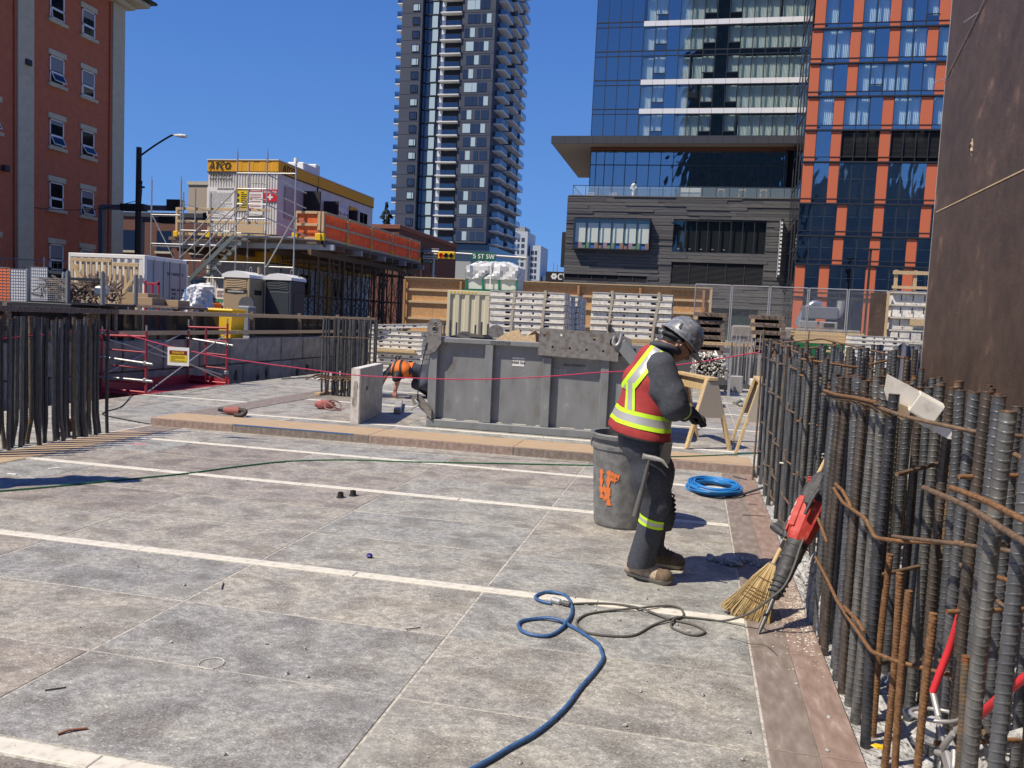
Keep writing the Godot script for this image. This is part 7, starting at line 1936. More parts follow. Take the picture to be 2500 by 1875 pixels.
	for i in 16: part("bar", tb([V(0.9 + (i % 8) * 0.085 + rr(-0.02, 0.02), 0.2, -0.2 * (i / 8)), V(0.88 + (i % 8) * 0.095, 1.2 + 0.12 * ((i * 5) % 3), -0.2 * (i / 8))], 0.014, 5), M.galv if i % 3 else M.dark_steel, sb)
	part("socket", sp(V(0.85, 0, -0.4), V(1.2, 0.4, 0.1), 0.02), M.galv, sb)
	for x in [0.75, 1.5]: part("flat_post", sp(V(x, 0, 0.1), V(x + 0.07, 0.95, 0.13)), M.galv, sb)
	one("dark_site_barrier", sp(V(-0.6, 0.1, -22.6), V(2.2, 0.95, -22.3), 0.02), flat(lin(0.07, 0.072, 0.075), 0.7), "long dark grey barrier behind the tube bundle", "barrier")
	one("timber_rail_board", sp(V(-0.4, 1.18, -23.4), V(1.5, 1.27, -23.35), 0.004), M.wood, "single timber rail crossing in front of the crate stacks", "timber")
	for i in 5: one("white_board", sp(V(0.98 + 0.05 * (i % 2), 0.1 + 0.14 * i, -15.2), V(1.75, 0.22 + 0.14 * i, -14.4), 0.005), M.panel_white, "flat white board, %s of the small pile right of the saw horses" % ["lowest", "second", "middle", "fourth", "top"][i], "board", "small pile of white boards")
	one("cable_reel_heap", tb(smooth([V(0.85, 0.13, -17.3), V(1.0, 0.2, -17.5), V(1.15, 0.14, -17.2), V(0.95, 0.13, -17.0), V(1.3, 0.16, -17.6), V(1.5, 0.14, -17.3)], 4), 0.05, 6), tinted(M.steel, Color(1.2, 1.2, 1.1)), "heap of grey hose on the deck beyond the saw horses", "hose")

# ---------------------------------------------------------------- near things
func near_things() -> void:
	# grey bucket
	var b := thing("grey_waste_bin", "round grey plastic waste bin with orange spray paint marks behind the worker", "bin", V(-0.50, 0, -6.68))
	var m := MB.new()
	m.lathe([Vector2(0.0, 0.004), Vector2(0.215, 0.0), Vector2(0.225, 0.02), Vector2(0.262, 0.62), Vector2(0.272, 0.63), Vector2(0.272, 0.66), Vector2(0.264, 0.665), Vector2(0.266, 0.71), Vector2(0.29, 0.715), Vector2(0.295, 0.745), Vector2(0.285, 0.755), Vector2(0.258, 0.75), Vector2(0.25, 0.66), Vector2(0.212, 0.03), Vector2(0, 0.02)], 40)
	part("body", m, M.grey_plastic, b)
	for s in [0.6, PI + 0.6]:
		var h := MB.new()
		var c := V(cos(s) * 0.30, 0.64, sin(s) * 0.30); var tt := V(-sin(s), 0, cos(s))
		h.tube(smooth([c - tt * 0.07 + V(0, 0.05, 0), c - tt * 0.06 - V(0, 0.03, 0), c + tt * 0.06 - V(0, 0.03, 0), c + tt * 0.07 + V(0, 0.05, 0)], 3), 0.013, 6)
		part("handle", h, M.grey_plastic, b)
	var spray := MB.new()
	var strokes := [[[-0.70, 0.47], [-0.72, 0.35], [-0.68, 0.24]], [[-0.68, 0.30], [-0.55, 0.33], [-0.50, 0.24], [-0.60, 0.25]], [[-0.42, 0.47], [-0.44, 0.36], [-0.40, 0.19]], [[-0.42, 0.46], [-0.28, 0.44], [-0.08, 0.43]], [[-0.42, 0.40], [-0.28, 0.41], [-0.18, 0.39]]]
	for s in strokes:
		var pts := []
		for q in s:
			var rad: float = 0.2255 + 0.0605 * q[1]
			pts.append(V(rad * sin(q[0] + 0.02), q[1], rad * cos(q[0] + 0.02)))
		pts = smooth(pts, 6)
		for i in pts.size() - 1:
			var n := V(pts[i].x, 0, pts[i].z).normalized()
			var d: Vector3 = (pts[i + 1] - pts[i]).normalized()
			var w: Vector3 = d.cross(n).normalized() * (0.016 + 0.006 * sin(i * 1.9))
			var o := n * 0.004
			spray.quad(pts[i] - w + o, pts[i + 1] - w + o, pts[i + 1] + w + o, pts[i] + w + o)
	part("spray_mark", spray, flat(lin(0.72, 0.19, 0.05), 0.8), b)
	# blue lead to the grey tool lead
	var blue := [[-1.1, -2.1], [-0.88, -2.42], [-0.66, -2.79], [-0.59, -2.93], [-0.51, -3.08], [-0.44, -3.3], [-0.40, -3.53], [-0.36, -3.72], [-0.34, -3.87], [-0.355, -3.96], [-0.38, -4.05], [-0.45, -4.14], [-0.51, -4.21], [-0.56, -4.255], [-0.60, -4.285], [-0.67, -4.31], [-0.74, -4.30], [-0.81, -4.24], [-0.82, -4.17], [-0.78, -4.09], [-0.71, -4.06], [-0.64, -4.08], [-0.60, -4.17], [-0.58, -4.28], [-0.575, -4.44], [-0.60, -4.59], [-0.65, -4.72], [-0.73, -4.76], [-0.79, -4.73], [-0.82, -4.64], [-0.78, -4.58], [-0.71, -4.56]]
	var bp := []
	for i in blue.size(): bp.append(V(blue[i][0], 0.020 if i in [14, 15, 23] else 0.0125, blue[i][1]))
	one("blue_extension_lead", tb(smooth(bp, 5), 0.0095, 8), bump(tex(ntex(noise(140, 0.04, 3), [[0.0, [0.025, 0.075, 0.19]], [1.0, [0.06, 0.15, 0.34]]], 128), 0.5, Vector3.ONE * 3), M.fine, 0.02), "blue extension lead snaking towards the bottom edge of the photo", "cable")
	var grey := [[-0.60, -4.605], [-0.48, -4.66], [-0.34, -4.69], [-0.2, -4.64], [-0.05, -4.55], [0.08, -4.51], [0.145, -4.43], [0.11, -4.36], [0.05, -4.36], [-0.03, -4.43], [-0.02, -4.53], [0.03, -4.63], [0.01, -4.75], [-0.06, -4.77], [-0.2, -4.66], [-0.39, -4.56], [-0.49, -4.47], [-0.53, -4.36], [-0.52, -4.28], [-0.46, -4.2], [-0.35, -4.19], [-0.22, -4.24], [-0.13, -4.42], [-0.03, -4.54], [0.03, -4.61], [0.16, -4.62]]
	var gp := []
	for i in grey.size(): gp.append(V(grey[i][0], 0.018 if i in [3, 10, 14, 23] else 0.009, grey[i][1]))
	gp.append_array([V(0.25, 0.012, -4.62), V(0.37, 0.09, -4.55), V(0.47, 0.2, -4.5), V(0.54, 0.28, -4.5), V(0.59, 0.38, -4.56), V(0.63, 0.47, -4.66), V(0.69, 0.56, -4.78), V(0.735, 0.66, -4.83)])
	one("grey_tool_cord", tb(smooth(gp, 5), 0.0065, 7), flat(lin(0.10, 0.095, 0.085), 0.7), "grey power cord looping from the blue lead up to the red breaker", "cable")
	var pl := thing("cable_coupler", "clear and grey plug coupler joining the blue lead and grey cord", "plug", V(-0.66, 0.018, -4.585), -0.35)
	part("socket", bx(V(-0.03, 0, 0), V(0.07, 0.032, 0.036), 0.01), flat(lin(0.28, 0.3, 0.32), 0.4), pl)
	part("plug", bx(V(0.035, 0, 0), V(0.06, 0.028, 0.03), 0.008), flat(lin(0.09), 0.6), pl)
	# coil of blue lead
	var cp := []
	var g := RandomNumberGenerator.new(); g.seed = 11
	for lap in 13:
		var rx := g.randf_range(0.19, 0.27); var rz := g.randf_range(0.28, 0.40); var ox := g.randf_range(-0.02, 0.03); var oz := g.randf_range(-0.05, 0.05)
		for k in 12:
			var a := TAU * k / 12.0
			cp.append(V(0.26 + ox + rx * cos(a) + g.randf_range(-0.012, 0.012), 0.014 + 0.011 * (lap * 0.45) + g.randf_range(-0.006, 0.01), -8.42 + oz + rz * sin(a)))
	one("blue_cable_coil", tb(smooth(cp, 3), 0.0105, 6), flat(lin(0.02, 0.20, 0.52), 0.45), "coil of bright blue lead lying by the right edge boards", "cable coil")
	one("dark_bar_offcut", tb([V(0.45, 0.02, -8.12), V(0.6, 0.03, -8.36), V(0.86, 0.06, -8.75)], 0.011, 6), M.plain_bar, "thin dark bar running from the blue coil to the rebar", "bar")
	var green := [[-8.0, -3.9], [-6.6, -4.6], [-5.54, -5.67], [-5.1, -6.3], [-4.68, -6.94], [-4.45, -7.45], [-4.14, -7.97], [-3.6, -8.35], [-2.98, -8.54], [-1.96, -8.95], [-1.03, -9.3], [-0.55, -9.48]]
	var gr := []
	for q in green: gr.append(V(q[0], 0.008, q[1]))
	gr.append_array([V(-0.42, 0.09, -9.545), V(-0.36, 0.114, -9.62), V(-0.1, 0.113, -9.79), V(0.3, 0.113, -10.1), V(0.75, 0.113, -10.46), V(1.4, 0.113, -11.0)])
	one("string_line", tb(smooth(gr, 4), 0.0075, 6), flat(lin(0.015, 0.14, 0.05), 0.5), "thin green line curving across the deck and over the step", "string line")
	one("black_hose", tb(smooth([V(-7.0, 0.01, -9.6), V(-8.0, 0.01, -10.0), V(-8.29, 0.01, -10.33), V(-8.48, 0.01, -10.88), V(-8.89, 0.01, -11.57), V(-9.3, 0.02, -12.2), V(-9.46, 0.0, -12.5)], 4), 0.008, 6), M.rubber, "thin black hose on the left deck beyond the dowel row", "hose")
	broom()
	breaker()
	# white channel piece caught in the bars
	var wc := thing("white_channel_piece", "white box channel offcut jammed slantwise between the rebar", "channel", V(0, 0, 0))
	var tilt := Basis(V(1.0, -0.52, 0.1).normalized(), V(0.50, 0.84, 0.2).normalized(), V(1.0, -0.52, 0.1).normalized().cross(V(0.50, 0.84, 0.2).normalized()).normalized()).orthonormalized()
	var wo := V(0.84, 1.395, -3.52)
	var wm := MB.new()
	wm.prism(PackedVector2Array([Vector2(-0.115, 0.03), Vector2(0.09, 0.035), Vector2(0.09, -0.045), Vector2(-0.06, -0.06), Vector2(-0.09, -0.03)]), Transform3D(tilt, wo), 0.008)
	part("web", wm, M.panel_white, wc)
	var wbx := MB.new()
	for q in [[V(0.07, 0.032, 0.03), V(0.10, 0.008, 0.07)], [V(0.07, -0.042, 0.03), V(0.10, 0.008, 0.07)], [V(0.07, -0.005, -0.002), V(0.10, 0.074, 0.008)], [V(0.07, -0.005, 0.062), V(0.10, 0.074, 0.008)]]: wbx.box(wo + tilt * q[0], q[1], 0.002, tilt)
	part("box_end", wbx, M.panel_white, wc)
	var fold := MB.new()
	fold.prism(PackedVector2Array([Vector2(-0.04, -0.05), Vector2(0.04, -0.04), Vector2(0.03, -0.10), Vector2(-0.03, -0.095)]), Transform3D(tilt, wo + V(0, 0, 0.02)), 0.008)
	part("bent_flap", fold, tinted(M.panel_grey, Color(1.1, 1.0, 0.9)), wc)
	var tl := MB.new()
	tl.prism(PackedVector2Array([Vector2(0.06, -0.055), Vector2(0.20, -0.035), Vector2(0.26, -0.045), Vector2(0.20, -0.075), Vector2(0.08, -0.08)]), Transform3D(tilt, wo + V(0, 0, 0.03)), 0.007)
	part("tail_strip", tl, M.panel_white, wc)
	# cloth
	var cl := MB.new()
	var rows := []
	for j in 10:
		var row := []
		for i in 19:
			var u := i / 18.0; var w := j / 9.0
			var xx := lerpf(1.75, 1.99, u) + 0.03 * (w - 0.5) * (u - 0.3)
			var y := 1.58 - 0.07 * absf(u - 0.35) * 2.0 - w * (0.34 + 0.05 * sin(u * 4.0))
			row.append(V(xx, y, -8.05 + 0.035 * sin(u * 16.0 + w * 1.5) * (0.3 + w) + 0.02 * sin(u * 7.0)))
		rows.append(row)
	for j in 9:
		for i in 18: cl.quad(rows[j + 1][i], rows[j + 1][i + 1], rows[j][i + 1], rows[j][i])
	one("grey_cloth", cl, flat(lin(0.14, 0.14, 0.165), 0.95), "grey cloth jacket hung over the far rebar next to the brown wall", "cloth")
	# red lanyards with clip and tag
	var red := flat(lin(0.62, 0.03, 0.04), 0.4)
	var ld := thing("safety_lanyard", "pair of red covered wire lanyards with silver clips at the lower right", "lanyard")
	part("red_sleeve", tb(smooth([V(0.93, 0.735, -2.98), V(0.925, 0.66, -3.0), V(0.915, 0.57, -3.02), V(0.89, 0.47, -3.02), V(0.875, 0.405, -3.02)], 5), 0.0125, 9), red, ld)
	part("red_sleeve", tb(smooth([V(1.02, 0.80, -2.4), V(0.965, 0.73, -2.46), V(0.92, 0.62, -2.54), V(0.895, 0.52, -2.62), V(0.875, 0.45, -2.68)], 5), 0.0125, 9), red, ld)
	part("ferrule", tb([V(0.875, 0.405, -3.02), V(0.885, 0.345, -2.97)], 0.011, 8), M.galv, ld)
	part("ferrule", tb([V(0.875, 0.45, -2.68), V(0.865, 0.415, -2.72)], 0.012, 8), M.galv, ld)
	var ringp := []
	for i in 17: ringp.append(V(0.862 + 0.075 * cos(TAU * i / 16), 0.365 + 0.012 * sin(TAU * i / 16 + 0.5), -2.93 + 0.07 * sin(TAU * i / 16)))
	part("steel_ring", tb(ringp, 0.007, 7), M.galv, ld)
	part("wire_strand", tb(smooth([V(0.885, 0.345, -2.97), V(0.89, 0.31, -2.9), V(0.9, 0.29, -2.82)], 3), 0.006, 6), M.galv, ld)
	part("wire_strand", tb(smooth([V(0.88, 0.345, -2.97), V(0.875, 0.32, -2.9), V(0.88, 0.28, -2.8)], 3), 0.006, 6), M.galv, ld)
	var hk := MB.new()
	hk.box(V(0.875, 0.315, -2.80), V(0.02, 0.07, 0.06), 0.006, Basis(V(1, 0.4, 0).normalized(), 0.5)); hk.box(V(0.868, 0.28, -2.76), V(0.024, 0.05, 0.09), 0.006, Basis(V(1, 0.2, 0).normalized(), 0.9))
	hk.tube(smooth([V(0.87, 0.34, -2.74), V(0.86, 0.30, -2.70), V(0.86, 0.25, -2.72), V(0.87, 0.25, -2.80)], 4), 0.009, 7)
	part("snap_hook", hk, M.galv, ld)
	part("wrapped_wire", tb(smooth([V(0.86, 0.40, -2.73), V(0.85, 0.33, -2.78), V(0.87, 0.29, -2.82), V(0.855, 0.27, -2.86)], 4), 0.010, 7), M.galv, ld)
	var tg := thing("paper_tag", "worn cream paper tag hanging below the silver clips", "tag", V(0.852, 0.18, -2.80), -1.15)
	var tp := MB.new()
	tp.prism(PackedVector2Array([Vector2(-0.035, -0.10), Vector2(0.035, -0.10), Vector2(0.035, 0.025), Vector2(0.018, 0.055), Vector2(-0.018, 0.055), Vector2(-0.035, 0.025)]), Transform3D(), 0.002)
	part("card", tp, flat(lin(0.52, 0.46, 0.34), 0.8), tg)
	part("eyelet", tb([V(0, 0.03, -0.002), V(0, 0.03, 0.003)], 0.01, 12), flat(lin(0.45, 0.32, 0.1), 0.4, 0.5), tg)
	part("tie_ring", tb(smooth([V(0, 0.03, 0.002), V(0.01, 0.06, 0.01), V(0.0, 0.09, 0.0), V(-0.012, 0.06, -0.005), V(0, 0.03, 0.002)], 4), 0.0025, 5), M.galv, tg)
	lettering("PROTECTA", 0.013, M.ink, tg, V(-0.012, -0.03, 0.0015), Basis(Vector3.BACK, PI / 2), true, 0.0006)
	part("print", print_lines(0.012, 0.08, 9, 44), flat(lin(0.3, 0.27, 0.2), 0.8), tg, V(0.014, -0.03, 0.0015))
	# tall thing outside the frame whose shadow lies on the deck
	var cf := thing("column_form", "tall timber column form standing just outside the left side of the photo", "column form", V(-6.9, 0, -5.05))
	part("form", bx(V(0, 1.6, 0), V(0.26, 3.2, 0.26), 0.02), M.brown_ply, cf)
	for y in [0.5, 1.3, 2.1, 2.9]: part("clamp", bx(V(0, y, 0), V(0.36, 0.09, 0.36), 0.01), M.wood, cf)
	part("top_hopper", bx(V(0.1, 3.3, 0), V(0.4, 0.25, 0.2), 0.08), M.steel, cf)

func broom() -> void:
	var b := thing("straw_broom", "straw broom with wooden handle leaning behind the red breaker", "broom")
	var neck := V(0.505, 0.285, -4.84)
	var top := V(0.80, 0.93, -5.06)
	part("handle", tb([neck - (top - neck) * 0.05, top], [0.013, 0.0125], 10), M.lumber, b)
	var ax := (neck - top).normalized()
	var wide := V(0.9, -0.0, 0.25); wide = (wide - ax * wide.dot(ax)).normalized()
	var thin := ax.cross(wide)
	var straw := [flat(lin(0.50, 0.36, 0.16), 0.8), flat(lin(0.40, 0.27, 0.11), 0.8), flat(lin(0.58, 0.45, 0.23), 0.8)]
	var sets := [MB.new(), MB.new(), MB.new()]
	var g := RandomNumberGenerator.new(); g.seed = 3
	for i in 760:
		var u := g.randf_range(-1, 1); var w := g.randf_range(-1, 1)
		var len := 0.335 + 0.03 * g.randf() + 0.02 * u
		var p0: Vector3 = neck - ax * 0.01 + wide * u * 0.022 + thin * w * 0.016
		var p1: Vector3 = neck + ax * 0.10 + wide * u * 0.068 + thin * w * 0.026
		var p2: Vector3 = neck + ax * 0.22 + wide * (u * 0.105 + g.randf_range(-0.004, 0.004)) + thin * w * 0.028
		var p3: Vector3 = neck + ax * len + wide * (u * 0.14 - 0.01 + g.randf_range(-0.012, 0.012)) + thin * (w * 0.034 + g.randf_range(-0.006, 0.006))
		if p3.y < 0.004: p3 += ax * ((0.004 - p3.y) / ax.y)
		sets[g.randi() % 3].tube([p0, p1, p2, p3], [0.0022, 0.0019, 0.0017, 0.0012], 4, false)
	for i in 3: pn(part("straws", sets[i], straw[i], b), ["straw bristles", "darker straw bristles", "pale straw bristles"][i])
	for q in [[0.085, 0.060, 0.034], [0.155, 0.085, 0.036], [0.175, 0.092, 0.036], [0.195, 0.098, 0.036], [0.218, 0.106, 0.037]]:
		var loop := []
		for k in 25:
			var a := TAU * k / 24.0
			loop.append(neck + ax * q[0] + wide * cos(a) * q[1] * 1.06 + thin * sin(a) * q[2])
		part("stitching", tb(loop, 0.0022, 5), flat(lin(0.22, 0.13, 0.05), 0.8), b)
	var nk := []
	for k in 60: nk.append(neck - ax * (0.02 - 0.0008 * k) + (wide * cos(k * 1.1) * 0.024 + thin * sin(k * 1.1) * 0.019))
	part("wire_binding", tb(nk, 0.0014, 4), M.galv, b)

func breaker() -> void:
	var tip := V(0.425, 0.0, -4.50); var top := V(0.775, 0.83, -4.93)
	var y := (top - tip).normalized()
	var side := V(1, 0, 0.75); side = (side - y * side.dot(y)).normalized()    # towards the bars
	var fz := side.cross(y).normalized()
	var bs := Basis(side, y, fz)
	var o := thing("red_breaker", "red and black breaker hammer with chisel leaning against the rebar", "power tool")
	var rd := tex(ntex(noise(150, 0.03, 4), [[0.0, [0.36, 0.035, 0.025]], [0.7, [0.52, 0.06, 0.045]], [1.0, [0.58, 0.22, 0.18]]], 256), 0.5, Vector3.ONE * 3)
	var bk := tex(ntex(noise(151, 0.03, 5), [[0.0, [0.02, 0.02, 0.022]], [0.6, [0.05, 0.05, 0.053]], [1.0, [0.17, 0.165, 0.16]]], 256), 0.65, Vector3.ONE * 3)
	var L := func(a: float, b: float, c := 0.0) -> Vector3: return tip + bs * V(a, b, c)
	part("chisel", tb([L.call(0, 0), L.call(0, 0.05), L.call(0, 0.26)], [0.006, 0.0125, 0.014], 8), tinted(M.galv, Color(0.6, 0.6, 0.6)), o)
	var sh := MB.new()
	sh.lathe([Vector2(0.0, 0.215), Vector2(0.026, 0.215), Vector2(0.034, 0.24), Vector2(0.038, 0.30), Vector2(0.042, 0.305), Vector2(0.042, 0.33), Vector2(0.047, 0.335), Vector2(0.052, 0.45), Vector2(0.057, 0.455), Vector2(0.057, 0.52), Vector2(0.06, 0.525), Vector2(0.06, 0.56), Vector2(0.0, 0.56)], 18, tip, bs)
	part("black_barrel", sh, bk, o)
	for k in 3: 
		var rp := []
		for i in 19: rp.append(L.call(0.043 * cos(TAU * i / 18), 0.25 + k * 0.028, 0.043 * sin(TAU * i / 18)))
		part("barrel_ring", tb(rp, 0.004, 5), bk, o)
	var body := MB.new()
	var oct := PackedVector2Array()
	for i in 8: oct.append(Vector2(cos(TAU * (i + 0.5) / 8) * 1.0, sin(TAU * (i + 0.5) / 8) * 1.12))
	var secs := [[0.555, 0.058], [0.59, 0.068], [0.70, 0.078], [0.80, 0.082], [0.84, 0.079]]
	for i in secs.size() - 1:
		for j in 8:
			var k := (j + 1) % 8
			var a: Vector2 = oct[j] * secs[i][1]; var c: Vector2 = oct[k] * secs[i][1]; var d: Vector2 = oct[k] * secs[i + 1][1]; var e: Vector2 = oct[j] * secs[i + 1][1]
			body.quad(L.call(a.x, secs[i][0], a.y), L.call(e.x, secs[i + 1][0], e.y), L.call(d.x, secs[i + 1][0], d.y), L.call(c.x, secs[i][0], c.y))
	part("red_housing", body, rd, o)
	var ridge := MB.new()
	ridge.bar(L.call(-0.03, 0.62, 0.078), L.call(-0.03, 0.80, 0.089), 0.035, 0.01, 0.003); ridge.bar(L.call(-0.074, 0.6, 0.02), L.call(-0.081, 0.8, 0.02), 0.012, 0.04, 0.003)
	part("housing_ridge", ridge, rd, o)
	var fp := part("faded_print", print_lines(0.02, 0.14, 3, 52, 0.6), flat(lin(0.62, 0.5, 0.46), 0.6), o, L.call(-0.066, 0.71, 0.0625))
	fp.basis = bs * Basis(Vector3.UP, -0.75)
	var cap := MB.new()
	var secs2 := [[0.80, 0.0845], [0.84, 0.087], [0.90, 0.081], [0.95, 0.068], [0.985, 0.045]]
	for i in secs2.size() - 1:
		for j in 8:
			var k := (j + 1) % 8
			var dip := 0.035 if i == 0 and j in [1, 2, 5, 6] else 0.0
			var a: Vector2 = oct[j] * secs2[i][1]; var c: Vector2 = oct[k] * secs2[i][1]; var d: Vector2 = oct[k] * secs2[i + 1][1]; var e: Vector2 = oct[j] * secs2[i + 1][1]
			cap.quad(L.call(a.x, secs2[i][0] - dip, a.y), L.call(e.x, secs2[i + 1][0], e.y), L.call(d.x, secs2[i + 1][0], d.y), L.call(c.x, secs2[i][0] - dip, c.y))
	part("black_top", cap, bk, o)
	part("handle", tb(smooth([L.call(0.02, 0.95, 0.02), L.call(0.05, 1.03, 0.03), L.call(0.10, 1.03, 0.03), L.call(0.13, 0.97, 0.03), L.call(0.125, 0.87, 0.03), L.call(0.075, 0.83, 0.03)], 4), [0.03, 0.03, 0.03, 0.03, 0.028, 0.027, 0.026, 0.026, 0.026, 0.026, 0.026, 0.026, 0.026, 0.026, 0.026, 0.026, 0.028, 0.03, 0.03, 0.03, 0.03], 10), bk, o)
	for q in [[-0.03, 0.90, 0.078], [-0.05, 0.93, 0.05]]: part("red_patch", bx(L.call(q[0], q[1], q[2]), V(0.03, 0.02, 0.01), 0.003), rd, o)
	part("side_handle_arm", tb([L.call(0, 0.56, 0.0), L.call(-0.09, 0.575, 0.02)], 0.012, 8), bk, o)
	part("side_handle", tb([L.call(-0.085, 0.575, 0.02), L.call(-0.095, 0.58, 0.02), L.call(-0.15, 0.60, 0.03), L.call(-0.165, 0.603, 0.03)], [0.014, 0.022, 0.025, 0.02], 10), bk, o)
	part("side_loop", tb(smooth([L.call(-0.06, 0.56, 0.02), L.call(-0.10, 0.62, 0.01), L.call(-0.085, 0.69, 0.0), L.call(-0.05, 0.7, 0.0)], 4), 0.014, 8), bk, o)
	var bnd := MB.new()
	bnd.box(L.call(0.03, 0.765, 0.10), V(0.05, 0.025, 0.03), 0.005, bs)
	part("cord_clip", bnd, bk, o)
	part("cord_grip", tb([L.call(0.04, 0.69, 0.11), L.call(0.045, 0.77, 0.112), L.call(0.05, 0.85, 0.10)], [0.009, 0.011, 0.012], 8), bk, o)

func debris() -> void:
	var cap := MB.new()
	cap.lathe([Vector2(0.0, 0.0), Vector2(0.036, 0.0), Vector2(0.036, 0.008), Vector2(0.028, 0.01), Vector2(0.024, 0.05), Vector2(0.017, 0.05), Vector2(0.017, 0.03), Vector2(0, 0.03)], 14)
	one("rubber_cap", cap, M.rubber, "left one of two small black rubber caps on the deck", "cap", "black caps", V(-2.94, 0, -6.62))
	one("rubber_cap", cap, M.rubber, "right one of two small black rubber caps on the deck", "cap", "black caps", V(-2.87, 0, -6.73))
	var nut := MB.new(); nut.blob(V(0, 0.014, 0), V(0.024, 0.016, 0.018), 8, 0.2, 6)
	one("purple_plug", nut, flat(lin(0.03, 0.02, 0.2), 0.4), "tiny purple plastic plug lying on the grey deck", "plug", "", V(-2.02, 0, -5.05))
	var bl := MB.new(); bl.blob(V(0, 0.008, 0), V(0.03, 0.008, 0.02), 12, 0.3, 6)
	one("yellow_scrap", bl, M.yellow, "small yellow plastic scrap on the concrete by the rebar foot", "scrap", "", V(0.80, 0.02, -3.35))
	var i := 0
	for q in [[-2.53, -2.81, -2.47, -2.86, "dark nail on the left front deck panel"], [-2.56, -4.16, -2.61, -4.26, "dark nail near the crossing of the white strip"], [0.57, -7.91, 0.66, -7.94, "dark nail on the brown edge boards by the blue coil"], [0.50, -7.42, 0.70, -7.46, "longer dark nail on the brown edge boards"], [-1.30, -3.98, -1.36, -3.93, "dark nail on the deck left of the blue loop"]]:
		one("nail", tb([V(q[0], 0.006, q[1]), V(q[2], 0.006, q[3])], 0.003, 5), M.ink, q[4], "nail")
	one("brown_splinter", tb([V(-2.22, 0.006, -2.53), V(-2.20, 0.01, -2.56), V(-2.15, 0.006, -2.60)], 0.005, 4), flat(lin(0.25, 0.1, 0.06), 0.8), "brown splinter near the lower left corner", "splinter")
	one("rusty_bar_offcut", tb([V(0.5, 0.01, -9.32), V(0.63, 0.01, -9.2)], 0.01, 6), M.plain_bar, "short ribbed bar offcut on the boards in front of the step", "bar")
	for q in [[-5.89, -6.65, 0.9, "white plastic strip left of the second white beam line"], [-6.0, -6.27, 0.1, "white plastic strip at the left edge of the deck"]]:
		one("white_strip", bx(Vector3.ZERO, V(0.09, 0.006, 0.025), 0.002), M.white, q[3], "strip", "", V(q[0], 0.005, q[1]), q[2])
	var rp := []
	for k in 15: rp.append(V(-2.05 + 0.055 * cos(k * TAU / 14.0), 0.004 + 0.002 * sin(k * 2.0), -3.26 + 0.06 * sin(k * TAU / 14.0)))
	one("plastic_ring", tb(rp, 0.0022, 4), M.pale, "pale plastic ring lying on the front deck", "ring")
	one("tie_wire", tb(smooth([V(0.27, 0.01, -4.38), V(0.36, 0.02, -4.30), V(0.45, 0.01, -4.33), V(0.5, 0.006, -4.22)], 4), 0.0015, 4), M.ink, "bent tie wire on the brown edge boards near the chisel", "wire")
	# heap of broken concrete by the worker's shadow
	var heap := thing("rubble_heap", "small heap of broken concrete chips beside the worker's shadow", "rubble")
	var g := RandomNumberGenerator.new(); g.seed = 21
	for k in 46:
		var t := g.randf()
		var c := V(lerpf(0.2, 0.66, t) + g.randfn(0, 0.02), 0.012, -5.88 + 0.05 * sin(t * 9) + g.randfn(0, 0.04))
		var s := g.randf_range(0.008, 0.026)
		if k < 3: c = V(0.31 + 0.035 * k, 0.025, -5.79); s = 0.036
		var m := MB.new(); m.blob(c, V(s, s * 0.8, s), k, 0.35, 5)
		part("chip", m, M.rough_concrete, heap)
	var lumps := thing("concrete_lumps", "knocked off concrete lumps piled between the rebar behind the breaker", "rubble")
	for k in 60:
		var m := MB.new()
		var s := g.randf_range(0.02, 0.07)
		m.blob(V(g.randf_range(0.74, 1.25) if k < 42 else g.randf_range(0.98, 1.4), g.randf_range(0.0, 0.16), g.randf_range(-5.9, -4.9) if k < 42 else g.randf_range(-4.6, -2.4)), V(s, s * 0.8, s), 700 + k, 0.3, 6)
		part("lump", m, M.rough_concrete, lumps)
	# dust and grit
	var grit := MB.new()
	for q in [[-0.68, -4.66], [-0.6, -4.73], [-0.46, -4.57], [-0.31, -4.45], [-0.19, -4.87], [0.11, -4.85], [0.06, -4.41], [0.0, -4.49], [-0.13, -5.07], [-0.14, -3.6], [0.13, -3.65], [-0.18, -3.26], [-0.53, -2.86], [0.27, -3.13], [0.31, -3.36], [0.46, -4.58], [-4.51, -4.74], [-3.25, -4.35], [-2.79, -4.15], [-2.36, -3.41], [-1.93, -3.54], [-1.73, -3.54], [-1.68, -3.27], [-1.58, -3.27], [-1.57, -2.59], [0.55, -3.9], [0.6, -3.3], [0.65, -3.6], [-4.0, -6.9]]:
		grit.blob(V(q[0], 0.005, q[1]), V(g.randf_range(0.006, 0.013), 0.007, g.randf_range(0.006, 0.012)), g.randi() % 999, 0.35, 5)
	for k in 420:
		var x := g.randf_range(-5, 0.7); var z := -1.8 - 7.0 * pow(g.randf(), 1.3)
		if k > 220: x = 0.35 - absf(g.randfn(0, 0.9)); z = -4.6 + g.randfn(0, 0.9)
		var s := g.randf_range(0.0015, 0.005)
		if x > 0.72: continue
		grit.blob(V(x, s * 0.5, z), V(s, s * 0.6, s), k, 0.3, 4)
	var gm := one("grit", grit, M.rough_concrete, "scattered concrete grit on the deck", "grit")
	gm.set_meta("kind", "stuff")
	var dust := MB.new()
	for k in 900:
		var w := V(0.72 - absf(g.randfn(0, 0.09)), 0.005, -4.95 + g.randfn(0, 0.33))
		var sz := g.randf_range(0.0015, 0.007)
		if w.x < 0.4: continue
		dust.blob(w, V(sz, sz * 0.25, sz), 900 + k, 0.3, 4)
	var dm := one("cement_dust", dust, M.pale, "pale cement dust spilled on the edge boards by the broom", "dust")
	dm.set_meta("kind", "stuff")
	var stain := MB.new()
